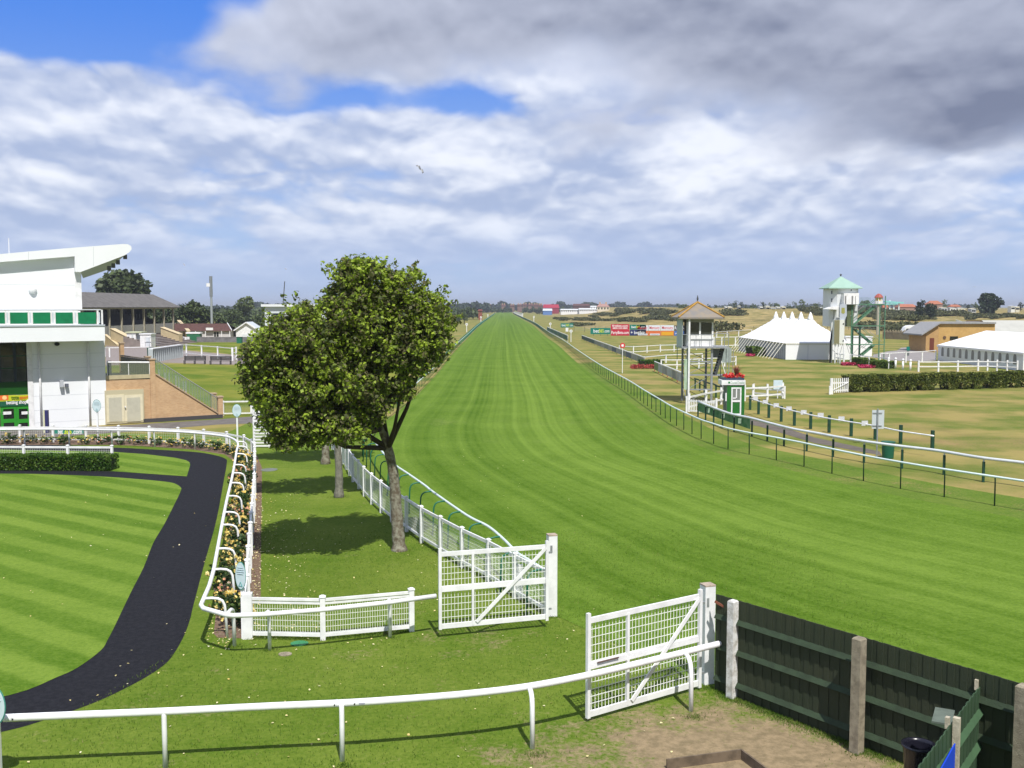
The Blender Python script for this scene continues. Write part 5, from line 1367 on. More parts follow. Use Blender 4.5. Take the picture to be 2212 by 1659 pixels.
# white enclosed landing and its door openings
a, b = TQ(490, 605, d0 - 1.2), TQ(735, 425, d0 - 1.2); MB().box(a.x, b.x, d0 - 1.2, d0 - .003, a.z, b.z).build('porch', WHITE, t)
for x0, x1 in ((505, 530), (612, 640), (672, 684)):
    p, q = TQ(x0, 600, d0 - 1.2), TQ(x1, 470, d0 - 1.2); MB().box(p.x, q.x, d0 - 1.22, d0 - 1.203, p.z, q.z).build('opening', mat('dim_opening', (.2, .2, .2), .7), t)
a, b = TQ(540, 960, d0 - .6), TQ(650, 610, d0 - .6); MB().box(a.x, b.x, d0 - .6, d0 - .003, a.z, b.z).build('shaft_cladding', mat('olive_cladding', (.10, .13, .06), .7), t)
p, q = TQ(275, 690, d0 - .5), TQ(420, 640, d0 - .5)
MB().prism([TQ(200, 680, d0 - 1), TQ(380, 690, d0 - 1), TQ(420, 640, d0 - 1), TQ(300, 645, d0 - 1)], (0, 1.6, 0)).build('canopy', WHITE, t)
a, b = TQ(285, 1480), TQ(330, 690); MB().box(a.x, b.x, d0 + .2, d0 + .6, 0, b.z).build('white_panel', TW, t)
a, b = TQ(330, 855, d0 - 1.3), TQ(425, 600, d0 - 1.3)
a, b = TQ(425, 850, d0 - 1.4), TQ(535, 600, d0 - 1.4); cr_ = (a + b) / 2
cl = MB().prism([TQ(425, 850, d0 - 1.4), TQ(505, 860, d0 - 1.4), TQ(540, 780, d0 - 1.4), TQ(535, 610, d0 - 1.4), TQ(470, 595, d0 - 1.4), TQ(425, 620, d0 - 1.4)], (0, .15, 0)).build('crest_board', mat('crest_grey', (.42, .46, .52), .6), t)
MB().prism([TQ(450, 740, d0 - 1.42), TQ(480, 760, d0 - 1.42), TQ(508, 740, d0 - 1.42), TQ(505, 660, d0 - 1.42), TQ(455, 660, d0 - 1.42)], (0, .015, 0)).build('emblem', mat('crest_gold', (.30, .30, .08), .6), cl)
a, b = TQ(330, 1235, d0 - 1.6), TQ(505, 855, d0 - 1.6); MB().box(a.x, b.x - .02, d0 - 1.6, d0 - .8, a.z, b.z).build('speaker_box', mat('box_cream', (.66, .68, .62), .6), t)
a, b = TQ(332, 1232, d0 - 1.62), TQ(425, 858, d0 - 1.62); MB().box(a.x, b.x, d0 - 1.63, d0 - 1.603, a.z, b.z).build('olive_face', mat('box_olive', (.20, .19, .10), .7), t)
for x_, y_ in ((483, 918), (480, 1190)): p = TQ(x_, y_, d0 - 1.6); MB().tube([p, p + Vector((0, -.06, 0))], .1, 10).build('lens', BLACK, t)
for x_, w_ in ((345, .1), (395, .12), (485, .14)): p = TQ(x_, 1500, d0 - 1.2); MB().box(p.x - w_ / 2, p.x + w_ / 2, d0 - 1.3, d0 - 1.15, -.05, TQ(345, 1235).z + .2).build('white_leg', WHITE, t)
SG = mat('stair_green', (.09, .22, .13), .6, var=.2, scale=2)
# dark legs
MB().bar(TQ(320, 960, d0 + .2), TQ(275, 1200, d0 + .2), .2, .2, (0, 1, 0)).build('leg', BLACK, t)
p = TQ(275, 1200, d0 + .2); MB().box(p.x - .1, p.x + .1, d0 + .1, d0 + .3, -.05, p.z).build('leg', BLACK, t)
for x_, y0q, w_ in ((580, 600, .14), (600, 960, .2), (715, 960, .22), (1025, 600, .13), (1108, 470, .11)):
    p = TQ(x_, 1420); z1 = TQ(x_, y0q).z; MB().box(p.x - w_ / 2, p.x + w_ / 2, d0 - .7, d0 - .7 + w_, -.05, z1).build('leg', DKGREEN if x_ in (600, 715) else SG, t)
def flight(p, q, yy, w_=.9, m=SG):
    P, Q = Vector((p.x, yy, p.z)), Vector((q.x, yy, q.z))
    for k in (0, w_): MB().bar(P + Vector((0, k, 0)), Q + Vector((0, k, 0)), .05, .26).build('stringer', m, t)
    for k in (0, w_): MB().bar(P + Vector((0, k, 1.0)), Q + Vector((0, k, 1.0)), .05, .06).build('handrail', m, t)
    mb = MB(); n = max(4, int(abs(P.z - Q.z) / .2))
    for i in range(n): a = P.lerp(Q, (i + .5) / n); mb.box(a.x - .13, a.x + .13, yy, yy + w_, a.z, a.z + .03)
    mb.build('treads', m, t)
flight(TQ(620, 940), TQ(985, 640), d0 - .4)
flight(TQ(700, 1005), TQ(965, 1230), d0 + .6)
flight(TQ(965, 1260), TQ(770, 1420), d0 - .4)
for x0, x1, y_ in ((570, 1110, 605), (590, 1110, 950), (505, 1110, 1248)):
    a, b = TQ(x0, y_), TQ(x1, y_); MB().box(a.x, b.x, d0 - .75, d0 - .65, a.z - .07, a.z + .07).build('beam', SG, t)
a, b = TQ(960, 615), TQ(1115, 615); MB().box(a.x, b.x, d0 - .6, d0 + 1.5, a.z - .06, a.z + .02).build('landing', SG, t)
for a_, b_ in (((590, 800), (850, 600)), ((900, 1040), (1100, 1200)), ((500, 1120), (640, 1420)), ((760, 1260), (640, 1400)), ((820, 960), (700, 1060)), ((1050, 740), (1100, 860)), ((745, 1260), (860, 1330)), ((950, 1380), (1020, 1420)), ((505, 1150), (580, 1400)), ((420, 1420), (470, 1240)), ((300, 1330), (400, 1420))):
    MB().tube([TQ(*a_, d0 - .65), TQ(*b_, d0 - .65)], .035, 5).build('brace', GALV, t)
mb = MB()
for k in range(12): x_ = 745 + k * 20; a = TQ(x_, 605); b = TQ(x_, 490); mb.box(a.x - .012, a.x + .012, d0 + 1.45, d0 + 1.48, a.z, b.z)
mb.build('landing_mesh', SG, t)
settle(t)
t = thing('white_store', 'long low white wall seen behind the stair of the green roofed tower', 'building')
a, b = V(*zQ(520, 1420), 168), V(*zQ(950, 1110), 168); MB().box(a.x, b.x, 168, 171, 0, b.z - .25).build('wall', CANVAS, t); MB().box(a.x - .1, b.x + .1, 167.9, 171.1, b.z - .25, b.z - .1).build('roof', TW, t); settle(t)

# ------------------------------------------------------------------ fences, hedges and gate by the tower
fence_tb('white two-rail fence in front of the green roofed tower', 0, [zQ(345, 1540), zQ(430, 1555), zQ(490, 1560), zQ(595, 1560), zQ(890, 1600), zQ(1200, 1640)], (1.35, .75), 1.45, .18)
fence_tb('white two-rail fence beyond the round-topped posts', 0, [zE(790, 960), zE(880, 960), zE(1045, 948), zE(1205, 940), zE(1340, 925)], (1.55,), 1.6, .16)
fence_tb('long white fence before the arched-window tent', 0, [zE(1170, 1037), zE(1365, 1037), zE(1557, 1035), zE(1757, 1030)], (1.25, .65), 1.4, .19)
fence_tb('white fence running behind the end of the long hedge', 0, [zE(1757, 1028), zE(1850, 1028), zE(1945, 1030), zE(2045, 1035), zE(2145, 1040)], (1.2, .6), 1.45, .17)
for k, (x_, y_) in enumerate(((875, 1005), (943, 1008), (1016, 1020), (1090, 1028))):
    t = thing('bollard', 'white round-topped post, %s of four beside the clipped bushes' % ('first', 'second', 'third', 'fourth')[k], 'bollard', 'round-topped white posts'); p = G(*zE(x_, y_))
    MB().tube([(p.x, p.y, -.05), (p.x, p.y, 1.15)], .13, 12).build('shaft', WHITE, t, True); MB().tube([(p.x, p.y, 1.15), (p.x, p.y, 1.28), (p.x, p.y, 1.42), (p.x, p.y, 1.50)], [.08, .17, .15, .04], 12).build('ball', WHITE, t, True); settle(t)
HB = leaf_mat('bright_hedge_leaves', [(0, (.035, .075, .01)), (.5, (.09, .16, .02)), (1, (.17, .24, .04))], 1.0, transl=.25)
for k, (x0, y0_, x1, y1, tp) in enumerate(((505, 975, 670, 985, 900), (680, 1000, 868, 1010, 925))):
    a, b = G(*zE(x0, y0_)), G(*zE(x1, y1)); hgt = V(*zE(x0, tp), a.y).z
    hedge('clipped box-shaped bush in front of the tower, %s one' % ('left', 'right')[k], a, b, 1.6, hgt, 3200, .16, HB, name='clipped_bush', seed=40 + k, cat='bush')
PKF = leaf_mat('magenta_flowers', [(0, (.22, .01, .04)), (.6, (.55, .03, .12)), (1, (.7, .15, .25))], 2, transl=.1)
for k, (x0, x1, yy) in enumerate(((430, 590, 978), (600, 795, 1003))):
    a, b = G(*zE(x0, yy)), G(*zE(x1, yy)); rg = np.random.default_rng(k); n = 900; P = np.stack([rg.uniform(a.x, b.x, n), rg.uniform(a.y - .1, a.y + 1.4, n), rg.uniform(.02, .42, n)], 1)
    t = thing('flower_bed', 'low bed of magenta flowers at the foot of the %s clipped bush' % ('left', 'right')[k], 'flower bed'); quads_mesh('blooms', P, .18, PKF, t, seed=k); settle(t)
a, b = G(*zC(1830, 912)), G(*zC(2080, 905)); rg = np.random.default_rng(8); n = 700; P = np.stack([rg.uniform(a.x, b.x, n), rg.uniform(a.y - .2, a.y + 3.2, n), rg.uniform(.02, .5, n)], 1)
t = thing('flower_bed', 'low bed of red flowers between the two hoardings', 'flower bed'); quads_mesh('blooms', P, .2, leaf_mat('red_bed_flowers', [(0, (.12, .02, .02)), (.6, (.45, .05, .05)), (1, (.10, .14, .04))], 2, transl=.1), t, seed=4); settle(t)
a, b = G(*zC(1985, 880)), G(*zC(2180, 868)); hedge('low dark green bush by the red flower bed between the hoardings', a, b, 1.5, .8, 900, .2, HEDGE, name='bush', cat='bush', seed=46)
a, b = G(*zD(1240, 1078)), G(*zD(1400, 1075)); hedge('round green bush at the side of the five-peaked marquee', a, b, 2.2, 1.5, 1400, .22, HB, name='bush', cat='bush', seed=47, jag=.15)
a, b = G(*zD(1180, 1085)), G(*zD(1290, 1088)); P = np.stack([rg.uniform(a.x, b.x, 300), rg.uniform(a.y, a.y + 2, 300), rg.uniform(.02, .4, 300)], 1)
t = thing('flower_bed', 'patch of red flowers beside the bush at the marquee', 'flower bed'); quads_mesh('blooms', P, .2, MATS.get('x') or PKF, t, seed=6); settle(t)
a, b = G(*zE(482, 1246)), G(*zE(2400, 1190))
LH = leaf_mat('escallonia_leaves', [(0, (.035, .055, .008)), (.45, (.08, .11, .015)), (.75, (.16, .19, .03)), (1, (.24, .25, .06))], 1.4, transl=.25)
hedge('long dark green hedge with a gappy base beyond the dry lawn on the right', a, b, 1.3, 1.62, 34000, .15, LH, seed=50, jag=.06, stems=True)
t = thing('wicket_gate', 'white picket gate with diagonal brace at the left end of the long hedge', 'gate')
ga, gb = G(*zE(322, 1256)), G(*zE(472, 1248)); hg = V(*zE(322, 1104), ga.y).z
for p, w_ in ((ga, .16),): MB().obox(G(*zE(310, 1260)), (1, 0), .13, .1, -.05, hg + .05).build('post', WHITE, t)
pk = G(*zE(294, 1262)); MB().obox(pk, (1, 0), .07, .07, -.05, hg * .55).build('stub_post', WHITE, t)
mb = MB()
for k in range(9): q = ga.lerp(gb, k / 8.0); mb.bar((q.x, q.y, .1), (q.x, q.y, hg), .09, .03, (0, 1, 0))
mb.build('pickets', WHITE, t)
for z in (.3, hg - .45): MB().bar((ga.x, ga.y + .04, z), (gb.x, gb.y + .04, z), .04, .12).build('rail', WHITE, t)
MB().bar((ga.x, ga.y - .04, .35), (gb.x, gb.y - .04, hg - .45), .03, .11, (0, 1, 0)).build('brace', WHITE, t); settle(t)

# ------------------------------------------------------------------ arched-window tent
t = thing('arched_tent', 'long low white tent with a row of arched windows on the right', 'tent')
x0, ya, yb = 65.7, 131.5, 158.0; ev = V(*zE(1340, 778), yb).z; ev2 = V(*zE(2180, 845), ya).z; ev = (ev + ev2) / 2
dpx = 12.0; zrd = ev + 2.3
MB().box(x0 + .05, x0 + dpx, ya, yb, 0, ev - .02).build('walls', mat('tent_wall', (.68, .70, .70), .7, var=.05), t)
MB().add([(x0 - .1, ya - .1, ev), (x0 - .1, yb + .1, ev), (x0 + dpx / 2, yb - 3.0, zrd), (x0 + dpx / 2, ya + 3.0, zrd), (x0 + dpx + .1, yb + .1, ev), (x0 + dpx + .1, ya - .1, ev)],
         [(0, 3, 2, 1), (2, 3, 5, 4), (0, 5, 3), (1, 2, 4), (0, 1, 4, 5)]).build('roof', CANVAS, t)
mb_ = MB().box(x0 - .12, x0 - .1, ya - .1, yb + .1, ev - .25, ev + .02).build('valance', CANVAS, t)
MB().box(x0 - .02, x0 + .3, ya - .12, ya - .02, 0, ev).build('corner_post', WHITE, t)
AW = mat('arched_window', (.12, .13, .14), .3)
for k in range(12):
    yc = yb - 1.7 - k * 2.05; w2 = .42; zb0, zs_ = .75, 1.65
    P = [(x0 + .03, yc - w2, zb0), (x0 + .03, yc + w2, zb0)] + [(x0 + .03, yc + w2 * math.cos(a * math.pi / 8), zs_ + .45 * math.sin(a * math.pi / 8)) for a in range(9)]
    MB().prism(P, (.015, 0, 0)).build('window', AW, t)
settle(t)

# ------------------------------------------------------------------ buildings and caravan on the right
t = thing('tan_brick_hut', 'small tan brick building with a sloping grey roof and brown door', 'building')
c0 = G(*zE(1240, 840)); c1 = G(*zE(1340, 845)); c1 = Vector((c1.x, c0.y, 0)); hh = c0.y
xA, xC = c0.x, V(*zE(1370, 700), hh).x; xB = V(*zE(1700, 620), hh + 5).x
zlow = V(*zE(1235, 655), hh).z; zhi = V(*zE(1365, 565), hh).z
MB().add([(xA, hh, 0), (xC, hh, 0), (xC, hh, zhi), (xA, hh, zlow)] + [(xA, hh + 8, 0), (xC, hh + 8, 0), (xC, hh + 8, zhi), (xA, hh + 8, zlow)], [(0, 1, 2, 3), (4, 7, 6, 5), (0, 3, 7, 4), (1, 5, 6, 2), (0, 4, 5, 1)]).build('gable_wall', BRICKT, t)
MB().box(xC + .0, xB + 2, hh + .1, hh + 8, 0, zhi - .02).build('wall', brick_mat('sunny_brick', (.58, .36, .12), (.50, .29, .09), (.5, .38, .2)), t)
MB().add([(xA - 1.0, hh - .6, zlow - .45), (xC, hh - .6, zhi + .05), (xC, hh + 8.6, zhi + .05), (xA - 1.0, hh + 8.6, zlow - .45), (xA - 1.0, hh - .6, zlow - .2), (xC, hh - .6, zhi + .3), (xC, hh + 8.6, zhi + .3), (xA - 1.0, hh + 8.6, zlow - .2)], [(0, 1, 2, 3), (7, 6, 5, 4), (0, 4, 5, 1), (1, 5, 6, 2), (2, 6, 7, 3), (3, 7, 4, 0)]).build('roof', mat('lead_roof', (.30, .30, .30), .7, var=.2), t)
MB().box(xC, xB + 2, hh - .3, hh + 8.4, zhi, zhi + .3).build('roof', MATS['lead_roof'], t)
a, b = V(*zE(1278, 838), hh), V(*zE(1325, 705), hh); MB().box(a.x, b.x, hh - .05, hh - .003, 0, b.z).build('door', mat('brown_door', (.14, .035, .02), .6), t)
p = V(*zE(1427, 700), hh + .1); MB().tube([p, p + Vector((0, -.1, 0))], .3, 10).build('lamp', mat('lamp_brown', (.12, .07, .04), .6), t)
a, b = V(*zE(1480, 708), hh + .1), V(*zE(1560, 688), hh + .1); MB().box(a.x, b.x, hh + .03, hh + .097, a.z - .3, b.z).build('window', GLASSD, t)
settle(t)
t = thing('long_roof_building', 'brick building with a broad pale sloping roof behind the arched-window tent', 'building')
d2 = 205.0
a, b = V(*zE(1680, 690), d2), V(*zE(2300, 530), d2); zr2 = V(*zE(1720, 530), d2 + 6).z; ze2 = V(*zE(1900, 680), d2).z
xg = V(*zE(1720, 600), d2 + 6).x
MB().box(a.x, b.x + 12, d2, d2 + 12, 0, ze2).build('wall', BRICKT, t)
MB().add([(a.x, d2, ze2), (a.x, d2 + 12, ze2), (a.x, d2 + 6, zr2 - .15)], [(0, 1, 2)]).build('gable', BRICKT, t)
MB().add([(xg + 1.5, d2 + 6, zr2), (b.x + 12, d2 + 6, zr2), (b.x + 12, d2 - .4, ze2 - .1), (a.x - .2 + 6.2, d2 - .4, ze2 - .1)], [(0, 1, 2, 3)]).add([(a.x - .4, d2 + 12.3, ze2 - .1), (b.x + 12, d2 + 12.3, ze2 - .1), (b.x + 12, d2 + 6, zr2), (xg - 1.5, d2 + 6, zr2)], [(0, 1, 2, 3)]).build('roof', mat('pale_roof', (.42, .42, .38), .7, var=.1, scale=.5), t)
MB().bar((a.x - .3, d2 + 6, zr2), (a.x + 6.2, d2 - .4, ze2 - .1), .3, .3).build('barge_board', mat('barge', (.4, .42, .38), .6), t)
settle(t)
t = thing('caravan', 'white touring caravan parked beyond the picket fence on the right', 'caravan')
cd_ = 268.0; a, b = V(*zE(1018, 705), cd_), V(*zE(1285, 575), cd_); L = b.x - a.x; Hh = V(0, zE(0, 578)[1], cd_).z; z0_ = .75
prof = [(.03, z0_), (.0, z0_ + .6), (.02, z0_ + 1.1), (.10, Hh - .55), (.20, Hh - .12), (.36, Hh), (.92, Hh - .05), (.99, Hh - .35), (1.0, z0_ + .3), (.98, z0_)]
MB().prism([(a.x + L * u, cd_, z) for u, z in prof], (0, 2.4, 0)).build('body', WHITE, t)
for u0, u1, zz0, zz1 in ((.36, .50, .52, .80), (.70, .79, .52, .80)): MB().box(a.x + L * u0, a.x + L * u1, cd_ - .03, cd_ - .003, Hh * zz0, Hh * zz1).build('window', GLASSD, t)
MB().prism([(a.x + L * .05, cd_ - .02, Hh * .50), (a.x + L * .17, cd_ - .02, Hh * .50), (a.x + L * .24, cd_ - .02, Hh * .74), (a.x + L * .13, cd_ - .02, Hh * .74)], (0, .017, 0)).build('window', GLASSD, t)
for u in (.14, .72, .8): MB().tube([(a.x + L * u, cd_ + .05, .35), (a.x + L * u, cd_ + .3, .35)], .35, 14).build('wheel', BLACK, t)
MB().box(a.x - 1.0, a.x, cd_ + 1.1, cd_ + 1.3, .45, .6).build('drawbar', GALV, t)
settle(t)
t = thing('picket_fence', 'brownish wooden picket fence in front of the caravan', 'fence')
p0, p1 = G(*zE(820, 712)), G(*zE(1240, 728)); n = 46; mb = MB()
for k in range(n): q = p0.lerp(p1, k / (n - 1)); mb.box(q.x - .12, q.x + .12, q.y, q.y + .05, 0, 2.0 + .2 * ((k * 7) % 3))
mb.build('pickets', mat('old_pickets', (.30, .25, .17), .9, var=.3, scale=.8), t); MB().bar(p0 + Vector((0, .1, 1.6)), p1 + Vector((0, .1, 1.6)), .05, .15).build('rail', WOOD, t); settle(t)
t = thing('green_info_post', 'teal green sign panel standing on the grey path', 'sign')
p = G(*zE(1068, 880)); a, b = V(*zE(1053, 875), p.y), V(*zE(1086, 790), p.y); MB().box(a.x, b.x, p.y, p.y + .12, .9, b.z).build('panel', mat('info_teal', (.0, .16, .12), .5), t)
MB().box(a.x + .1, a.x + .2, p.y + .02, p.y + .1, 0, .9).box(b.x - .2, b.x - .1, p.y + .02, p.y + .1, 0, .9).build('legs', DKGREEN, t); settle(t)

# ================================================================== modern white stand on the left
P0 = G(229, 918); P1 = G(480, 903); we = (P1 - P0).normalized(); wn = Vector((we.y, -we.x, 0))     # wn points towards the viewer
def W(px, py, off=0.0):
    """point on the vertical plane through P0 along we, moved towards the viewer by off"""
    d = ray(px, py); o = P0 + wn * off
    t = (o.x * wn.x + o.y * wn.y) / (d.x * wn.x + d.y * wn.y)
    return Vector((d.x * t, d.y * t, H + d.z * t))
def wall_rect(name, pxa, pxb, m, parent, off=0.0, th=.05, z0=None, z1=None):
    """rectangle between two opposite pixels (lower-left, upper-right) on the facade plane"""
    a, b = W(*pxa, off), W(*pxb, off); xr_c = max(pxa[0], pxb[0]); za = W(xr_c, pxa[1], off).z if z0 is None else z0; zb_ = W(xr_c, pxb[1], off).z if z1 is None else z1
    A = Vector((a.x, a.y, 0)); B = Vector((b.x, b.y, 0))
    P = [A + Vector((0, 0, za)), B + Vector((0, 0, za)), B + Vector((0, 0, zb_)), A + Vector((0, 0, zb_))]
    return MB().prism(P, -wn * th).build(name, m, parent)
LX = -260
st = thing('white_stand', 'modern white stand with upswept cantilever roof at the left edge', 'building')
t = st
wall_rect('wall', zA(245, 1590), zA(868, 890), CLAD, t, 0, 6.0, z0=0)
wall_rect('wall_column', zA(243, 1590), zA(262, 900), WHITE, t, .06, .055, z0=0)
for k, y_ in enumerate((990, 1105, 1325, 1440, 1540)):
    wall_rect('panel_joint', zA(262, y_ + 2), zA(866, y_), mat('joint_grey', (.5, .53, .56), .6), t, .004, .003)
for x_ in (345, 750):
    a = W(*zA(x_, 1590), .12); z1 = W(*zA(x_, 900), .12).z; MB().tube([(a.x, a.y, 0), (a.x, a.y, z1)], .075, 10).build('downpipe', WHITE, t, True)
# glazed bay
wall_rect('window_bay', (LX, zA(0, 1335)[1]), zA(243, 905), GLASSD, t, -.25, .1)
for x_ in (-140, -10, 120): wall_rect('mullion', zA(x_, 1335), zA(x_ + 9, 905), mat('mullion_dark', (.02, .03, .04), .4), t, -.2, .04)
for y_ in (1110, 1010, 1225): wall_rect('transom', (LX, zA(0, y_ + 8)[1]), zA(243, y_), mat('transom_green', (.01, .06, .02), .4), t, -.2, .04)
wall_rect('spandrel', (LX, zA(0, 1335)[1]), zA(243, 1232), mat('spandrel_green', (.01, .07, .01), .3), t, -.18, .05)
# shop sign
sgn = wall_rect('sign_panel', (LX, zO(0, 150)[1]), zO(692, 30), mat('lime_yellow_sign', (.50, .55, .02), .5), t, -.05, .12)
a, b = zO(-200, 150), zO(185, 40); wall_rect('logo_patch', a, b, mat('sign_orange', (.75, .16, .03), .5), sgn, -.04, .012)
c = W(*zO(100, 97), -.03); N = 16; wall = [c + we * .14 * math.cos(2 * math.pi * k / N) + Vector((0, 0, .14 * math.sin(2 * math.pi * k / N))) for k in range(N)]
MB().prism(wall, -wn * .01).build('logo_dot', mat('logo_cream', (.9, .6, .25), .5), sgn)
def wtext(s_, px, w_px, size, m, off, par, **k):
    c = W(*px, off); c.z = W(zO(692, 0)[0], px[1] - .036 * (zO(692, 0)[0] - px[0]), off).z; wdt = (W(px[0] + w_px / 2, px[1], off) - W(px[0] - w_px / 2, px[1], off)).length
    return text(s_, size, m, c, we, parent=par, width=wdt, depth=.008, **k)
wtext('tote', zO(335, 92), 16.5, .38, M('sign_dark_green', (.05, .12, .01)), -.03, sgn, bold=.006)
wtext('sport', zO(535, 85), 20.5, .36, M('sign_red_orange', (.70, .13, .02)), -.03, sgn, bold=.006)
sg2 = wall_rect('sign_board', (LX, zO(0, 262)[1]), zO(692, 152), mat('sign_board_green', (.01, .10, .05), .5), t, -.05, .12)
wtext('betting shop', zO(365, 196), 44, .32, mw, -.03, sg2, bold=.008)
c = W(*zO(632, 180), -.03); MB().prism([c + we * .15 * math.cos(2 * math.pi * k / N) + Vector((0, 0, .15 * math.sin(2 * math.pi * k / N))) for k in range(N)], -wn * .01).build('logo_dot', mw, sg2)
# green doors
dy0, dy1 = zO(0, 262)[1], 905
for (x0, x1) in ((-260, -30), (20, 365), (365, 665)):
    a, b = W(*zO(x0, 700), -.1), W(*zO(x1, 262), -.1)
    D_ = thing('tmp', 'x', 'x'); bpy.data.objects.remove(D_)
    A = Vector((a.x, a.y, 0)); B = Vector((b.x, b.y, 0)); f_ = MB()
    L_ = (B - A).length; e_w = (B - A).normalized()
    def seg(u0, u1, z0, z1, off=0, th=.06): f_.prism([A + e_w * u0 + Vector((0, 0, z0)), A + e_w * u1 + Vector((0, 0, z0)), A + e_w * u1 + Vector((0, 0, z1)), A + e_w * u0 + Vector((0, 0, z1))], -wn * th)
    zt1 = b.z; zm0, zm1 = W(*zO(x0, 660), -.1).z, W(*zO(x0, 575), -.1).z
    bw = .17
    seg(0, bw, 0, zt1); seg(L_ - bw, L_, 0, zt1); seg(bw, L_ - bw, zt1 - .22, zt1); seg(bw, L_ - bw, zm0, zm1); seg(bw, L_ - bw, 0, .2)
    dr = f_.build('door', DOORGREEN, t)
    g_ = MB().prism([A - wn * .05 + e_w * bw + Vector((0, 0, .2)), A - wn * .05 + e_w * (L_ - bw) + Vector((0, 0, .2)), A - wn * .05 + e_w * (L_ - bw) + Vector((0, 0, zt1 - .22)), A - wn * .05 + e_w * bw + Vector((0, 0, zt1 - .22))], -wn * .02).build('pane', GLASSD, dr)
    if x0 > 0:
        c_ = A + e_w * (L_ * (.38 if x0 < 100 else .7)) + Vector((0, 0, (zm1 + zt1) / 2 - .05)); MB().prism([c_ + e_w * -.28 + Vector((0, 0, -.1)), c_ + e_w * .28 + Vector((0, 0, -.1)), c_ + e_w * .28 + Vector((0, 0, .1)), c_ + e_w * -.28 + Vector((0, 0, .1))], wn * .004 - wn * .01).build('notice', WHITE, dr)
wall_rect('reveal', zO(662, 700), zO(700, 262), mat('reveal_blue', (.25, .33, .42), .6), t, -.02, .08, z0=0)
# fascia (projecting floor edge)
fo = 1.75
wall_rect('fascia', (LX, zA(0, 890)[1]), zA(868, 757), CLAD, t, fo, fo + .4, z1=None)
a = W(*zA(868, 890), fo)
wall_rect('fascia_trim', (LX, zA(0, 768)[1]), zA(872, 755), mat('trim_grey', (.42, .46, .50), .5), t, fo + .05, .05)
# number plate, lamps
wall_rect('number_plate', zA(450, 935), zA(497, 902), WHITE, t, .1, .05)
c = W(*zA(473, 918), .11); MB().prism([c + we * .17 * math.cos(2 * math.pi * k / N) + Vector((0, 0, .13 * math.sin(2 * math.pi * k / N))) for k in range(N)], wn * .006).build('number_disc', mbk, t)
wall_rect('camera_box', zA(500, 1275), zA(528, 1218), mat('fitting_grey', (.45, .47, .5), .5), t, .35, .3)
wall_rect('floodlight', zA(543, 1275), zA(570, 1248), mat('fitting_dark', (.12, .13, .16), .5), t, .3, .28)
# upper wall, set back behind the balcony
so = -.6
a, b = W(*zA(670, 760), so), W(*zA(670, 320), so)
A = Vector((a.x, a.y, 0)); Lw = W(LX, zA(0, 700)[1], so); Lw = Vector((Lw.x, Lw.y, 0))
zfl = W(*zA(600, 757), fo).z; ztp = W(*zA(668, 200), so).z
ztl = W(LX, zA(0, 316)[1], so).z + .15
MB().prism([Lw + Vector((0, 0, zfl - .2)), A + Vector((0, 0, zfl - .2)), A + Vector((0, 0, ztp + .1)), Lw + Vector((0, 0, ztl))], -wn * 6).build('upper_wall', CLAD, t)
for y_ in (430, 545): wall_rect('panel_joint', (LX, zA(0, y_ + 2)[1]), zA(665, y_), MATS['joint_grey'], t, so + .004, .003)
wall_rect('corner_trim', zA(628, 640), zA(672, 320), WHITE, t, so + .03, .025)
c = W(*zA(270, 470), so); MB().tube([c, c + wn * .12, c + wn * .22], [.26, .26, .18], 18).build('round_lamp', mat('lamp_white', (.75, .77, .78), .3), t, True)
# cantilever roof: profile drawn on the facade plane, long towards the back
ro = -.12
prof = [(LX, zA(0, 258)[1]), zA(0, 172), zA(240, 150), zA(620, 118), zA(1020, 88), zA(1060, 90), zA(1088, 105), zA(1092, 130), zA(1075, 155), zA(1035, 182), zA(665, 322), zA(625, 318), zA(620, 190), zA(0, 238), (LX, zA(0, 318)[1])]
PP = [W(x, y, ro) for x, y in prof]
bmm = bmesh.new(); vsb = [bmm.verts.new(p) for p in PP]; fce = bmm.faces.new(vsb); fce.normal_update(); bmesh.ops.triangulate(bmm, faces=[fce]); me = bpy.data.meshes.new('tmp'); bmm.to_mesh(me); bmm.free()
V1 = [v.co.copy() for v in me.vertices]; F1 = [tuple(p.vertices) for p in me.polygons]; n1 = len(V1)
def back(p, k): return p - wn * k
depth = 1.6
mb = MB(); mb.add(V1 + [back(p, depth) for p in V1], F1 + [tuple(i + n1 for i in reversed(f)) for f in F1] + [(i, (i + 1) % n1, n1 + (i + 1) % n1, n1 + i) for i in range(n1)])
rf = mb.build('roof', CLAD, t)
# underside wedge going back
a1, a2, a3 = W(*zA(665, 322), ro - depth), W(*zA(1035, 182), ro - depth), W(*zA(700, 375), ro - depth - 2.2)
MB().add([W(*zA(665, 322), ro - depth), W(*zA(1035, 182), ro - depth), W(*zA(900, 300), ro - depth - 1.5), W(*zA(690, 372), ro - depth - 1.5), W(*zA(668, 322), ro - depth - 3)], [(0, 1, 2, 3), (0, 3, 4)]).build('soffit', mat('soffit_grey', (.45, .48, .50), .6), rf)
for x_, y_ in ((1038, 195), (978, 240), (940, 268), (905, 290)):
    p = W(*zA(x_, y_), ro - .8); MB().obox(p, we, .12, .09, p.z - .16, p.z + .16).build('floodlight', mat('fitting_dark2', (.10, .10, .11), .5), rf)
for x_ in (236, 775): 
    a, b = W(*zA(x_, 225 if x_ < 600 else 270), ro + .003), W(*zA(x_, 152 if x_ < 600 else 112), ro + .003); MB().bar(a, b, .02, .02, we).build('roof_joint', MATS['joint_grey'], rf)
a = W(*zA(75, 165), ro - .5); b = W(*zA(72, 40), ro - .5); MB().tube([a - Vector((0, 0, .2)), b], .025, 6).build('antenna', WHITE, t)
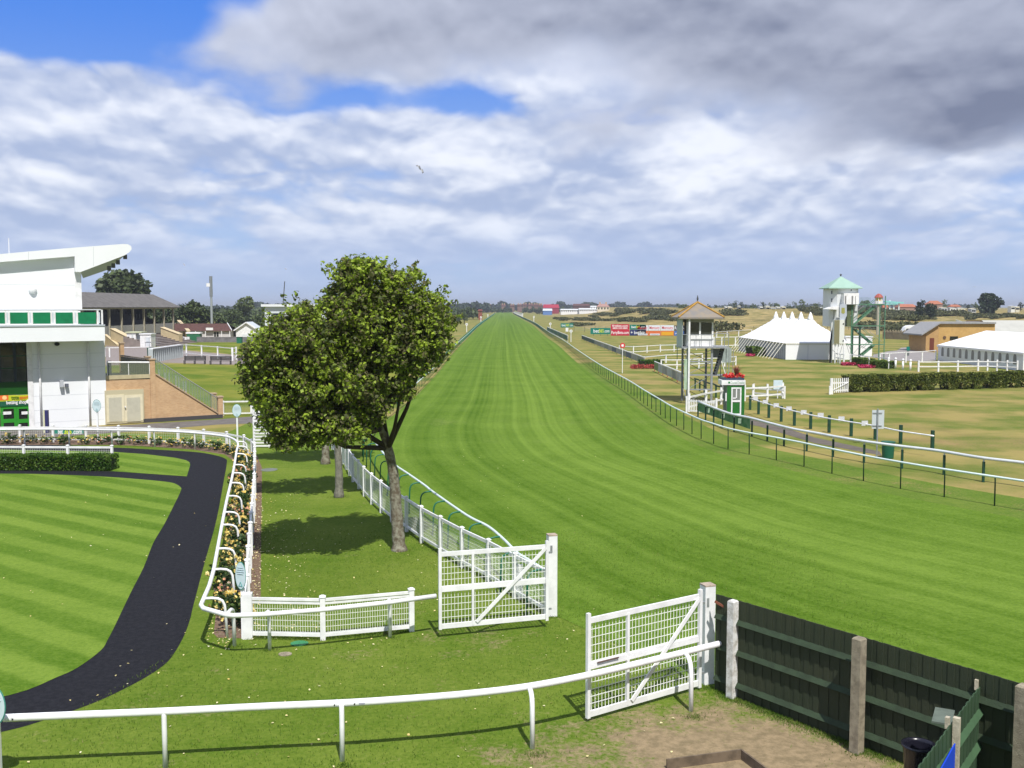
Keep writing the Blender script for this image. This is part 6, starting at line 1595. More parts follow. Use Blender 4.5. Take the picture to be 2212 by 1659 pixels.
# balcony
zr0 = W(*zA(400, 635), fo).z; bal = []
p = W(LX, 690, fo - .1); q = W(*zA(835, 640), fo - .1); p = Vector((p.x, p.y, zr0)); q = Vector((q.x, q.y, zr0)); MB().tube([p, q], .045, 8).build('balcony_rail', mat('steel_rail', (.6, .62, .64), .3, metal=.4), t)
MB().tube([q, q - wn * 2.2 + Vector((0, 0, 0))], .045, 8).build('balcony_rail', MATS['steel_rail'], t)
xs_ = [-125 - 188 * 2, -125 - 188, -125, 63, 253, 441, 627, 820]
for x_ in xs_:
    for dx_ in ((-13, 13) if x_ != 820 else (-8, 28)):
        a = W(*zA(x_ + dx_, 750), fo - .1); MB().obox(a, we, .055, .03, zfl, zr0).build('balcony_post', WHITE, t)
for a_, b_ in zip(xs_[:-1], xs_[1:]):
    wall_rect('banner', zA(a_ + 22, 750), zA(b_ - 24, 655), BANGREEN, t, fo - .05, .012)
    wall_rect('glass_strip', zA(b_ - 8, 745), zA(b_ + 8, 655), mat('frosted_glass', (.55, .62, .68), .2), t, fo - .12, .01)
settle(st)
# bet365 banner on the paddock fence
t = thing('fence_banner', 'green banner with white and yellow lettering tied to the paddock fence', 'banner')
pA, pB = G(*zO(1210, 880), .55), G(*zO(1845, 880), .55); dd = of1[0].y
yb_ = min(of1, key=lambda p: abs(1106 + p.x / p.y * 2212 - 150)).y - .22
a, b = V(*zO(1205, 893), yb_), V(*zO(1845, 790), yb_)
MB().box(a.x, b.x, yb_, yb_ + .03, a.z, b.z).build('sheet', mat('banner_teal', (.03, .24, .17), .6, var=.1), t)
for s_, xx, wpx, m_ in (('bet', 1335, 10.5, mw), ('365', 1500, 16, mylw), ('.com', 1710, 21, mw)):
    c = V(*zO(xx, 850), yb_ - .01); text(s_, .42, m_, c, (1, 0, 0), parent=t, width=wpx * yb_ / 2212, bold=.01)
settle(t)
t = thing('litter_post', 'dark blue and cream post standing by the white stand wall', 'post'); p = G(*zO(850, 925)); p.y += 1.2
MB().obox(p, (1, 0), .13, .1, 0, 1.5).build('post', mat('post_navy', (.03, .03, .12), .5), t); MB().obox(p + Vector((-.1, -.12, 0)), (1, 0), .05, .02, 0, 1.5).build('edge_strip', mat('strip_cream', (.6, .6, .4), .5), t); settle(t)

# ------------------------------------------------------------------ brick stair block
t = thing('brick_steps', 'buff brick stair block with cream doors beside the white stand', 'steps')
prof = [zN(325, 1350), zN(325, 755), zN(895, 755), zN(900, 500), zN(950, 500), zN(962, 690), zN(1755, 1188), zN(1755, 1250)]
PP = [W(x, y, -.05) for x, y in prof]; PP[0].z = 0; PP[-1] = Vector((PP[-2].x, PP[-2].y, 0))
bmm = bmesh.new(); vsb = [bmm.verts.new(p) for p in PP]; fce = bmm.faces.new(vsb); fce.normal_update(); bmesh.ops.triangulate(bmm, faces=[fce]); me = bpy.data.meshes.new('tmp'); bmm.to_mesh(me); bmm.free()
V1 = [v.co.copy() for v in me.vertices]; F1 = [tuple(p.vertices) for p in me.polygons]; n1 = len(V1)
MB().add(V1 + [p - wn * .3 for p in V1], F1 + [tuple(i + n1 for i in reversed(f)) for f in F1] + [(i, (i + 1) % n1, n1 + (i + 1) % n1, n1 + i) for i in range(n1)]).build('wall', BRICK, t)
def pil(x0, x1, yt, off=0.05, z0=0, cap=True, th=.45, w=None):
    a, b = W(*zN(x0, 600), off), W(*zN(x1, 600), off); zt1 = W(*zN((x0 + x1) / 2, yt), off).z
    c = (a + b) / 2 - wn * th / 2; hw_ = (b - a).length / 2
    MB().obox(c, we, hw_, th / 2, z0, zt1).build('pillar', BRICK, t)
    MB().obox(c, we, hw_ + .05, th / 2 + .05, zt1, zt1 + .09).build('coping', mat('coping', (.40, .30, .20), .9), t)
pil(893, 957, 510); pil(1755, 1815, 988, .05)
pil(845, 905, 478, -3.0); pil(1672, 1733, 948, -2.4)
zfloor = W(*zN(600, 752), 0).z
# terrace slab and stair
a, b = W(*zN(325, 752), -.06), W(*zN(895, 752), -.06); A, B = Vector((a.x, a.y, 0)), Vector((b.x, b.y, 0))
MB().prism([A + Vector((0, 0, zfloor - .25)), B + Vector((0, 0, zfloor - .25)), B + Vector((0, 0, zfloor)), A + Vector((0, 0, zfloor))], -wn * 7.5).build('terrace_floor', mat('terrace_dark', (.06, .055, .055), .9, var=.2), t)
MB().prism([A + Vector((0, 0, zfloor + .003)) + wn * .06, B + Vector((0, 0, zfloor + .003)) + wn * .06, B + Vector((0, 0, zfloor + .28)) + wn * .06, A + Vector((0, 0, zfloor + .28)) + wn * .06], -wn * .25).build('kerb', mat('kerb_cream', (.48, .42, .26), .8, var=.15), t)
a = W(*zN(962, 690), -.4); b = W(*zN(1755, 1188), -.4); n_ = 22; mb = MB()
A2, B2 = Vector((a.x, a.y, 0)), Vector((b.x, b.y, 0))
for k in range(n_):
    p, q = A2.lerp(B2, k / n_), A2.lerp(B2, (k + 1) / n_); z = max(.03, a.z + (b.z - a.z) * (k + 1) / n_ - .75)
    mb.prism([p, q, q + Vector((0, 0, z)), p + Vector((0, 0, z))], -wn * 1.9)
mb.build('treads', CONC, t)
# doors
dfr = wall_rect('door_frame', zN(330, 1340), zN(812, 880), mat('frame_beige', (.50, .45, .30), .6), t, .12, .16, z0=.05)
for x0, x1 in ((345, 560), (575, 798)): 
    dr = wall_rect('door', zN(x0, 1320), zN(x1, 950), BEIGE, t, .15, .04, z0=.18)
    wall_rect('louvre_panel', zN(x0 + 30, 1290), zN(x1 - 30, 985), mat('louvre_grey', (.50, .48, .38), .6, var=.1), dr, .165, .012)
c = W(*zN(578, 1108), .2); MB().tube([c, c + wn * .08], .05, 8).build('handle', WHITE, t)
# graffiti-like pale bloom on the brick
# dark plinth strip
a, b = W(*zN(812, 1330), .12), W(*zN(1825, 1270), .12); A, B = Vector((a.x, a.y, 0)), Vector((b.x, b.y, 0))
MB().prism([A, B, B + Vector((0, 0, .28)), A + Vector((0, 0, .28))], -wn * .1).build('plinth', mat('plinth_dark', (.06, .055, .06), .9), t)
# coping along the slope
MB().bar(W(*zN(962, 688), -.15), W(*zN(1757, 1186), -.15), .36, .08).build('coping', MATS['coping'], t)
# balustrades
STL = mat('stainless', (.45, .47, .45), .3, metal=.6)
def balustrade(p, q, h, n, panel_m, rail_m=STL, r=.03):
    p, q = Vector(p), Vector(q); MB().tube([p + Vector((0, 0, h)), q + Vector((0, 0, h))], r * 1.3, 6).build('handrail', rail_m, t); mb = MB()
    for k in range(n + 1): a_ = p.lerp(q, k / n); mb.tube([a_, a_ + Vector((0, 0, h))], r * .6, 5)
    mb.build('baluster_row', rail_m, t)
    if panel_m:
        d_ = (q - p).normalized(); sd = d_.cross(Vector((0, 0, 1))).normalized() * .012
        MB().prism([p + Vector((0, 0, .1)), q + Vector((0, 0, .1)), q + Vector((0, 0, h - .08)), p + Vector((0, 0, h - .08))], sd).build('infill_panel', panel_m, t)
GP = mat('green_tinted_glass', (.20, .30, .16), .1, alpha=.35)
balustrade(W(*zN(960, 682), -.15), W(*zN(1750, 1172), -.15), 1.05, 22, GP)
for k_, (x0, y0_, h_) in enumerate(((1010, 715, .45), (1085, 762, .5), (1140, 800, .7), (1225, 850, .8), (1262, 878, .9), (1320, 905, .7), (1352, 935, .9))):
    pq = W(*zN(x0, y0_ - 4), -.3); MB().obox(pq, we, .05, .03, pq.z, pq.z + h_).build('pale_post', WHITE, t)
balustrade(W(*zN(350, 748), -.05), W(*zN(890, 745), -.05), W(*zN(600, 545), -.05).z - zfloor, 2, mat('clear_glass', (.22, .25, .18), .1, alpha=.30), WHITE, .05)
# receding balustrade of the far stair on the terrace
pa, pb = W(*zN(885, 700), -.2), None
pb = W(*zN(520, 440), -7.2); zz = zfloor + .05
qa, qb = Vector((pa.x, pa.y, zfloor)), Vector((pb.x, pb.y, zfloor))
balustrade(qa, qb, 1.35, 16, mat('dark_green_mesh', (.015, .045, .03), .5, alpha=.8), mat('post_bronze', (.15, .12, .08), .5), .04)
pil(522, 570, 300, -7.6, 0, th=.5)
settle(t)
for a_, b_, lab in ((zN(355, 690), zN(398, 520), 'dark blue door panel standing on the brick terrace'),):
    t = thing('blue_door_leaf', lab, 'door leaf'); p = W(*a_, -1.6); q = W(*b_, -1.6); MB().obox((p + q) / 2, we, (Vector((q.x - p.x, q.y - p.y, 0))).length / 2, .05, zfloor, q.z).build('panel', mat('panel_blue', (.02, .025, .06), .5), t); settle(t)
rail_fence('white mesh-filled fence between the brick pillar and the trees', [zN(1828, 1222), zN(2190, 1215), zN(2330, 1218)], 1.15, (1.08, .18), .14, rail=(.06, .10))
t = thing('wire_infill', 'wire mesh hung in the fence beside the brick pillar', 'mesh'); a, b = G(*zN(1828, 1222)), G(*zN(2190, 1215)); wire_panel(MB(), a + Vector((0, .03, 0)), b + Vector((0, .03, 0)), .2, 1.0, .09, .1, .006).build('wires', mat('mesh_wire_grey', (.3, .3, .2), .5), t); settle(t)
# white slatted step stile behind the ring
t = thing('slatted_stile', 'tall white slatted loading ramp fence left of the trees', 'fence')
a, b = G(*zB(175, 1640)), G(*zB(300, 1640)); zt1 = V(*zB(185, 1290), a.y).z
for p in (a, b): MB().obox(p, (1, 0), .06, .06, -.05, zt1).build('post', WHITE, t)
n_ = 13
for k in range(n_): z = .12 + (zt1 - .3) * k / (n_ - 1); MB().box(a.x, b.x, a.y - .09, a.y - .06, z - .05, z + .05).build('slat', WHITE, t)
settle(t)
fence_tb('white rail fence glimpsed behind the tree trunks', 0, [zB(440, 1580), zB(640, 1575), zB(805, 1600), zB(760, 1500)], (1.1, .6), 1.25, .14)

# ================================================================== old stand with columns
t = thing('old_grandstand', 'old open-fronted grandstand with grey sheet roof on pale columns', 'grandstand')
fx_ = -90.0; colY = [186.0 + 7.2 * k for k in range(13)]; zEv = 8.15
xr2, zRg = -96.6, 11.55; y0s, y1s = 180.0, 277.5
MB().add([(fx_ + .6, y0s, zEv), (fx_ + .6, y1s, zEv), (xr2, y1s - 1.0, zRg), (xr2, y0s, zRg), (xr2 - 9, y0s, zEv + .3), (xr2 - 9, y1s, zEv + .3)] + [(fx_ + .6, y0s, zEv - .18), (fx_ + .6, y1s, zEv - .18), (xr2, y1s - 1, zRg - .2), (xr2, y0s, zRg - .2), (xr2 - 9, y0s, zEv + .1), (xr2 - 9, y1s, zEv + .1)],
         [(0, 1, 2, 3), (3, 2, 5, 4), (9, 8, 7, 6), (10, 11, 8, 9), (0, 6, 7, 1), (1, 7, 8, 2), (2, 8, 11, 5)]).build('roof', SLATE, t)
PALECOL = mat('old_cream_post', (.42, .38, .28), .8, var=.2)
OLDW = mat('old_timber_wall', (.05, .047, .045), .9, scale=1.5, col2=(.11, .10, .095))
for y in colY: MB().box(fx_ - .22, fx_ + .22, y - .22, y + .22, 1.0, zEv - .18).build('column', PALECOL, t)
for y in colY: MB().bar((fx_, y, zEv - 1.5), (fx_ - 1.8, y, zEv + .35), .15, .15).build('knee_brace', DARKWOOD, t)
MB().box(fx_ - .12, fx_ + .12, y0s, y1s - 2, zEv - .45, zEv - .2).build('front_beam', PALECOL, t)
mb = MB()
for k in range(14): mb.box(fx_ - 1.2 - (k + 1) * .9, fx_ - 1.2 - k * .9, y0s, y1s - 2, 0, 1.3 + k * .38)
mb.build('terrace_tiers', mat('tier_grey', (.13, .125, .12), .9, var=.3), t)
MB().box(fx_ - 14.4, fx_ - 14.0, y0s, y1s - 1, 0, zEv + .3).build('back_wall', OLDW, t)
mb = MB(); y = y0s
while y < y1s - 2: mb.box(fx_ - 13.98, fx_ - 13.9, y, y + .4, 4.3, zEv - .2); y += 1.1
mb.build('board_battens', mat('batten_grey', (.20, .20, .185), .8), t)
# far end: boarded gable that steps down towards the front
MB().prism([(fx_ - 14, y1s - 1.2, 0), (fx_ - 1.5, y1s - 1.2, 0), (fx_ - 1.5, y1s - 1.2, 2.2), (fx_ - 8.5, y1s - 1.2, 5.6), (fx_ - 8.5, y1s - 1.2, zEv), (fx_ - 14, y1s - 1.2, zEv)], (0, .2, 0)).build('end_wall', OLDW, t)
mb = MB(); x = fx_ - 13.8
while x < fx_ - 8.6: mb.box(x, x + .35, y1s - 1.26, y1s - 1.21, 4.4, 6.3); x += .85
mb.build('end_paling', mat('paling_mid', (.22, .22, .21), .8), t)
mb = MB(); y = y0s
while y < y1s - 3: mb.box(fx_ - .03, fx_ + .03, y, y + .3, 1.6, 3.95); y += .72
mb.build('front_paling', mat('paling_pale', (.40, .40, .37), .8), t)
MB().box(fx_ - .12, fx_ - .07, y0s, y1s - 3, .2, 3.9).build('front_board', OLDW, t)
settle(t)
# cream stair walls and terrace steps in front of the old stand
def wallx(label, pxs, zl, th=.5, m=CREAM, name='stair_wall', grp='cream stair walls of the old stand'):
    t = thing(name, label, 'wall', grp); A = G(*pxs[0]); B = G(*pxs[1]); e = (B - A).normalized(); n = Vector((-e.y, e.x, 0)) * th
    MB().prism([A, B, B + Vector((0, 0, zl[1])), A + Vector((0, 0, zl[0]))], n).build('wall', m, t); MB().prism([A + Vector((0, 0, zl[0])) - n * .1, B + Vector((0, 0, zl[1])) - n * .1, B + Vector((0, 0, zl[1] + .1)) - n * .1, A + Vector((0, 0, zl[0] + .1)) - n * .1], n * 1.2).build('coping', mat('cream_coping', (.55, .45, .28), .8), t); return settle(t)
wallx('cream sloping stair wall in front of the old stand, nearer one', [zN(395, 330), zN(595, 335)], (3.6, 2.0), 1.2)
wallx('cream sloping stair wall in front of the old stand, farther one', [zN(1035, 300), zN(1265, 302)], (3.6, 2.1), 1.5)
wallx('low cream wall at the near end of the old stand', [zN(315, 325), zN(470, 335)], (2.3, .3), .5)
t = thing('terrace_steps', 'grey stone terrace steps between the cream stair walls', 'steps'); a, b = G(*zN(905, 335)), G(*zN(1130, 310)); mb = MB()
for k in range(8): mb.box(a.x + 3 - .95 * (k + 1), a.x + 3 - .95 * k, a.y - 3, b.y + 14, 0, .12 + k * .28)
mb.build('tier', mat('tier_pinkgrey', (.25, .21, .19), .9, var=.3, scale=.7), t); settle(t)
wallx('beige stair flank at the left end of the brown-roofed bar', [zN(1245, 205), zN(1365, 250)], (4.4, 2.2), .8)

# ticket kiosks
t = thing('tall_booth', 'tall white booth with an orange and yellow base', 'kiosk'); d_ = G(*zN(655, 340)).y
def ZN(x, y, d): return V(*zN(x, y), d)
a, b = ZN(600, 340, d_), ZN(710, 165, d_); MB().box(a.x, b.x, d_, d_ + 3, 0, b.z).build('body', WHITE, t); c_ = ZN(710, 290, d_)
MB().box(a.x - .02, b.x + .02, d_ - .03, d_ + 3.02, .02, c_.z).build('base_band', mat('band_orange', (.60, .13, .02), .6, scale=.8, col2=(.65, .35, .03)), t)
MB().box(b.x + .003, ZN(765, 340, d_).x, d_ + .6, d_ + 3, 0, ZN(0, 165, d_).z).build('side_wall', mat('booth_grey', (.42, .46, .50), .6), t)
MB().box(a.x - .2, ZN(785, 0, d_).x, d_ - .2, d_ + 3.2, b.z, b.z + .25).build('roof', mat('booth_roof', (.5, .52, .35), .6), t)
MB().box(a.x + 1.0, b.x - .5, d_ - .04, d_ - .003, c_.z + .5, b.z - .3).build('hatch', mat('hatch', (.55, .58, .58), .5), t); settle(t)
t = thing('low_booth', 'plain white booth right of the orange-based one', 'kiosk'); d_ = G(*zN(840, 352)).y
a, b = ZN(770, 352, d_), ZN(905, 185, d_); MB().box(a.x, b.x, d_, d_ + 2.6, 0, b.z).build('body', WHITE, t); MB().box(a.x - .15, b.x + .1, d_ - .15, d_ + 2.8, b.z, b.z + .2).build('roof', WHITE, t)
MB().box((a.x + b.x) / 2 + .1, b.x - .2, d_ - .03, d_ - .003, .3, b.z - .6).build('shutter', mat('shutter', (.6, .64, .68), .4), t)
mb = MB()
for k in range(4): mb.box(a.x + 1.2 + k * .8, a.x + 1.24 + k * .8, d_ - .6, d_ - .56, 0, 2)
for z in (1, 2): mb.box(a.x + 1.2, a.x + 4.4, d_ - .62, d_ - .56, z - .03, z + .03)
mb.build('barrier', GALV, t); settle(t)

# white fences and turnstile barrier on the terrace
fence_tb('low white fence left of the turnstile barrier', 0, [zN(320, 470), zN(380, 475), zN(880, 462)], (1.55,), 1.6, .2)
t = thing('turnstile_barrier', 'row of upright grey turnstile panels on the paved terrace', 'barrier'); a, b = G(*zN(905, 545)), G(*zN(1290, 475)); n_ = 16
for k in range(n_ + 1): p = a.lerp(b, k / n_); MB().obox(p, (b - a), .07, .35, 0, 2.0).build('panel', mat('turnstile_grey', (.42, .46, .48), .5, var=.1), t)
MB().bar(a + Vector((0, 0, 2.05)), b + Vector((0, 0, 2.05)), .7, .12).build('top_bar', WHITE, t); MB().bar(a + Vector((0, .5, 1)), b + Vector((0, .5, 1)), .05, 1.7).build('back_board', mat('turnstile_dark', (.12, .16, .15), .6), t)
settle(t)
t = thing('green_bin', 'dark green bin at the left end of the turnstile barrier', 'bin'); p = G(*zN(900, 470)); MB().obox(p, (1, 0), .4, .4, 0, 1.4).build('body', DKGREEN, t); MB().obox(p, (1, 0), .44, .44, 1.4, 1.5).build('lid', mat('bin_green', (.01, .10, .055), .5), t); settle(t)
fence_tb('two-rail white fence behind the park benches', 0, [zN(1290, 470), zN(1360, 458), zN(1555, 478), zN(1760, 495), zN(1950, 520)], (1.9, .5), 2.0, .2)
fence_tb('short white gate end at the right of the fence behind the benches', 0, [zN(1945, 520), zN(1995, 512)], (1.9, 1.2, .5), 2.05, .22)
for x0, x1, yb2, yt2, lab in ((1318, 1595, 565, 462, 'black iron bench on the terrace, left of the pair'), (1650, 1925, 570, 488, 'black iron bench on the terrace, right of the pair'), (2008, 2200, 570, 500, 'black iron bench half hidden by the trees')):
    t = thing('park_bench', lab, 'bench', 'iron benches on the terrace'); a, b = G(*zN(x0, yb2)), G(*zN(x1, yb2)); y = a.y
    for k in range(3):
        x_ = a.x + .1 + (b.x - a.x - .2) * k / 2; MB().box(x_ - .05, x_ + .05, y, y + .06, 0, .55).box(x_ - .05, x_ + .05, y + .5, y + .56, 0, 1.1).build('leg', BLACK, t)
    mb = MB()
    for j in range(4): mb.box(a.x, b.x, y + .02 + j * .13, y + .12 + j * .13, .5, .54)
    mb.build('seat', BLACK, t); mb = MB()
    for j in range(4): mb.box(a.x, b.x, y + .5, y + .54, .62 + j * .15, .73 + j * .15)
    mb.build('backrest', BLACK, t); settle(t)
# brown-roofed bar
t = thing('terrace_bar', 'long low white bar with a brown tiled roof and glazed doors', 'building'); d_ = 262.0
a, b = ZN(1365, 262, d_), ZN(1920, 145, d_); zR = ZN(1600, 45, d_ + 4).z; zE_ = ZN(1600, 140, d_).z
MB().box(a.x, b.x, d_, d_ + 8, 0, zE_).build('wall', mat('bar_wall', (.52, .50, .50), .8), t)
l_, r_, rt = ZN(1205, 60, d_ + 4).x, ZN(1875, 45, d_ + 4).x, ZN(1940, 137, d_).x
MB().add([(ZN(1215, 140, d_).x, d_ - .5, zE_), (rt, d_ - .5, zE_), (r_, d_ + 4, zR), (l_, d_ + 4, zR), (rt, d_ + 8.5, zE_), (ZN(1215, 140, d_).x, d_ + 8.5, zE_)], [(0, 1, 2, 3), (3, 2, 4, 5), (0, 5, 4, 1)]).build('roof', TILEBR, t)
MB().bar((r_ + .1, d_ + 4, zR + .05), (rt + .1, d_ - .55, zE_ + .05), .15, .4).build('barge_board', WHITE, t)
a2, b2 = ZN(1607, 130, d_ - .9), ZN(1697, 98, d_ - .9); MB().box(a2.x, b2.x, d_ - .9, d_ - .8, a2.z, b2.z).build('sign_panel', WHITE, t)
for x0, x1 in ((1497, 1522), (1535, 1557), (1713, 1735), (1745, 1768)): p, q = ZN(x0, 240, d_), ZN(x1, 180 if x0 < 1600 else 155, d_); MB().box(p.x, q.x, d_ - .05, d_ - .003, .3, q.z).build('door', GLASSD, t)
for x_ in (1478, 1605, 1810, 1915): p = ZN(x_, 240, d_ - 1); MB().box(p.x - .08, p.x + .08, d_ - 1.2, d_ - 1.05, 0, zE_).build('veranda_post', WHITE, t)
settle(t)
t = thing('garden_wall', 'low grey stone wall in front of the bar and the white shed', 'wall'); a, b = G(*zN(1490, 285)), G(*zN(2330, 288)); b.y = a.y
MB().box(a.x, b.x, a.y, a.y + .6, 0, 1.15).build('wall', mat('stone_grey', (.20, .19, .20), .9, var=.4, scale=.8), t); MB().box(a.x, b.x, a.y - .05, a.y + .65, 1.15, 1.25).build('coping', mat('stone_cap', (.28, .26, .27), .9), t); settle(t)
for x_, lab in ((2037, 'small green tub left, in front of the stone wall'), (2330, 'small green tub right, in front of the stone wall')):
    t = thing('green_tub', lab, 'bin', 'green tubs by the stone wall'); p = G(*zN(x_, 297)); MB().obox(p, (1, 0), .55, .5, 0, 1.35).build('body', mat('tub_green', (.01, .13, .07), .6), t); MB().obox(p, (1, 0), .6, .55, 1.35, 1.45).build('rim', DKGREEN, t); settle(t)
t = thing('white_shed', 'white gabled shed with double doors near the treeline', 'shed'); d_ = G(*zN(2060, 243)).y + 3
a, b = ZN(1992, 243, d_), ZN(2262, 100, d_); zE_ = ZN(0, 118, d_).z; zR = ZN(0, 30, d_).z; xm = (a.x + b.x) / 2
MB().prism([(a.x, d_, 0), (b.x, d_, 0), (b.x, d_, zE_), (xm, d_, zR - .3), (a.x, d_, zE_)], (0, 6, 0)).build('wall', WHITE, t)
for s_, x_ in ((-1, a.x), (1, b.x)): MB().bar((x_ + s_ * .5, d_ - .25, zE_ - .35), (xm, d_ - .25, zR), .5, .3, (0, 0, 1)).build('barge_board', WHITE, t)
MB().add([(a.x - .5, d_ - .3, zE_ - .25), (xm, d_ - .3, zR + .12), (xm, d_ + 6.3, zR + .12), (a.x - .5, d_ + 6.3, zE_ - .25), (b.x + .5, d_ - .3, zE_ - .25), (b.x + .5, d_ + 6.3, zE_ - .25)], [(0, 1, 2, 3), (1, 4, 5, 2)]).build('roof', mat('shed_roof', (.5, .55, .6), .6), t)
p, q = ZN(2070, 243, d_), ZN(2200, 180, d_); MB().box(p.x, q.x, d_ - .06, d_ - .003, 0, q.z).build('door', mat('shed_door', (.66, .68, .70), .6), t)
settle(t)
# garden chairs as white plastic seats
for k, (x_, y_) in enumerate(((1285, 290), (1310, 285), (1340, 290), (1372, 286), (1398, 284))):
    t = thing('garden_chair', 'white plastic garden chair in the cluster beside the farther cream stair wall', 'chair', 'white garden chairs by the stair wall'); p = G(*zN(x_, y_))
    for dx_, dy_ in ((-.3, 0), (.3, 0), (-.3, .6), (.3, .6)): MB().box(p.x + dx_ - .05, p.x + dx_ + .05, p.y + dy_, p.y + dy_ + .08, 0, .5 if dy_ == 0 else 1.3).build('leg', WHITE, t)
    MB().box(p.x - .35, p.x + .35, p.y, p.y + .65, .5, .58).build('seat', WHITE, t); MB().box(p.x - .32, p.x + .32, p.y + .6, p.y + .68, .7, 1.3).build('backrest', WHITE, t); settle(t)
t = thing('green_container', 'green and white box beside the garden chairs', 'container'); p = G(*zN(1460, 283)); MB().obox(p, (1, 0), 1.5, .8, 0, 2.0).build('body', mat('container_green', (.02, .14, .06), .6), t); MB().obox(p, (1, 0), 1.7, .9, 2.0, 2.35).build('lid', WHITE, t); settle(t)
# white building half behind the tree
t = thing('white_stewards_box', 'flat-roofed white box building half hidden behind the large tree', 'building'); d_ = 175.0
def ZB(x, y, d=d_): return V(*zB(x, y), d)
a, b = ZB(262, 610), ZB(760, 470); MB().box(a.x, b.x, d_, d_ + 5, a.z - .4, b.z).build('cabin', mat('box_white', (.58, .62, .64), .6), t)
MB().box(a.x - .5, b.x + .3, d_ - .5, d_ + 5.5, b.z, ZB(0, 450).z).build('roof', mat('roof_white', (.7, .72, .72), .5), t)
p, q = ZB(315, 600), ZB(420, 525); MB().box(p.x, q.x, d_ - .04, d_ - .003, p.z, q.z).build('window', GLASSD, t)
for x_ in (268, 420, 700): p = ZB(x_, 700); MB().box(p.x - .15, p.x + .15, d_ + .1, d_ + .4, -.05, a.z - .4).build('leg', WHITE, t)
settle(t)
# mast and crane
t = thing('radio_mast', 'tall slim grey radio mast rising above the left treeline', 'mast'); d_ = 300.0
p = V(*zA(1757, 745), d_); q = V(*zA(1748, 355), d_); MB().tube([(p.x, d_, 0), (p.x, d_, q.z * .7), (q.x, d_, q.z)], [.36, .32, .28], 8).build('pole', mat('mast_grey', (.30, .33, .34), .6), t)
MB().tube([(q.x, d_, q.z - 6), (q.x, d_, q.z)], .45, 8).build('antenna_sleeve', mat('mast_dark', (.2, .22, .23), .6), t); p = V(*zA(1735, 428), d_); MB().obox(p, (1, 0), .7, .4, p.z - .5, p.z + .5).build('dish', WHITE, t); settle(t)
t = thing('crane_jib', 'thin dark crane jib slanting above the treeline left of the tree', 'crane'); d_ = 900; MB().bar(V(611, 664, d_), V(615, 608, d_), .7, .7, (1, 0, 0)).build('jib', DKMET, t); p = V(611, 664, d_); MB().box(p.x - 2, p.x + 2, d_, d_ + 3, 0, p.z).build('cab', DKMET, t); settle(t)

HAZE = 0.00017
# ================================================================== trees, woods, houses and heath beyond
FARL = leaf_mat('far_tree_leaves', [(0, (.028, .045, .018)), (.5, (.060, .085, .028)), (1, (.11, .15, .045))], .12, transl=.2)
FARB = leaf_mat('pale_tree_leaves', [(0, (.055, .085, .03)), (.5, (.105, .145, .05)), (1, (.17, .21, .08))], .12, transl=.2)
DARKL = leaf_mat('evergreen_leaves', [(0, (.008, .018, .008)), (.5, (.018, .038, .012)), (1, (.04, .065, .02))], .15, transl=.15)
def far_tree(label, px, ytop, ybase_z, d, wpx, m, n=1500, seed=0, name='tree', grp=None, trunk=True, ell=None, zlow=0.0, flat=.9):
    rg = np.random.default_rng(seed); t = thing(name, label, 'tree', grp); top = V(px, ytop, d); w_ = wpx / 2212 * d / 2; Hh = top.z
    lo = zlow; zc_ = (Hh + lo) / 2; A = []; Nn = []
    k = 7
    for i in range(k):
        a = rg.uniform(0, 6.28); r_ = rg.uniform(.2, .55) * w_; zz = zc_ + rg.uniform(-.28, .30) * (Hh - lo)
        rr_ = (w_ * rg.uniform(.4, .6), w_ * rg.uniform(.4, .6), (Hh - lo) * rg.uniform(.2, .26))
        zz = min(zz, Hh - rr_[2] * .92)
        q, dn = clumpy((top.x + r_ * math.cos(a), d + w_ + r_ * math.sin(a), zz), rr_, max(4, n // k // 14), 14, w_ * .13, rg, .4); A.append(q); Nn.append(dn)
    q, dn = clumpy((top.x, d + w_, Hh - (Hh - lo) * .24), (w_ * .45, w_ * .45, (Hh - lo) * .22), max(4, n // 5 // 14), 14, w_ * .13, rg, .4); A.append(q); Nn.append(dn)
    A = np.concatenate(A); Nn = np.concatenate(Nn); A[:, 2] = np.maximum(A[:, 2], lo * .5 + .05)
    quads_mesh('crown', A, max(w_ * .13, .25), m, t, nrm=Nn, seed=seed)
    MB().tube([(top.x, d + w_, -.1), (top.x + .1, d + w_, zc_)], [w_ * .08, w_ * .05], 6).build('trunk', BARKD, t)
    return settle(t)
lt = 'trees beyond the old stand'
far_tree('large dark tree rising behind the white stand roof', 232, 580, 0, 300, 150, FARL, 8000, 1, zlow=4)
far_tree('dense dark tree between the old stand and the mast', 405, 650, 0, 300, 78, FARL, 3500, 2, grp=lt)
far_tree('dark tree seen through the open end of the old stand', 345, 662, 0, 300, 60, FARL, 2500, 3, grp=lt)
far_tree('dark tree seen between the stand columns', 372, 668, 0, 320, 50, FARL, 2000, 31, grp=lt)
far_tree('pale feathery willow right of the mast', 517, 641, 0, 420, 62, FARB, 2600, 4, grp=lt)
far_tree('rounded mid-green tree left of the white shed', 492, 668, 0, 400, 56, FARL, 2200, 5, grp=lt)
far_tree('bright green tree right behind the white shed', 560, 676, 0, 330, 60, FARB, 2600, 6, grp=lt)
far_tree('green bushy tree just left of the white shed roof', 470, 676, 0, 340, 44, FARB, 1800, 7, grp=lt)
far_tree('dark tree behind the flat-roofed box building', 592, 655, 0, 500, 50, FARL, 1800, 8, grp=lt)
far_tree('bushy green tree between bar and shed, lower right of the mast', 520, 682, 0, 330, 40, FARL, 1800, 9, grp=lt)
far_tree('light green roadside tree left of the straight', 1002, 675, 0, 480, 26, FARB, 1000, 10, zlow=1)
far_tree('green tree left of the straight below the red-roofed houses', 1021, 664, 0, 700, 40, FARL, 1200, 11, zlow=0)
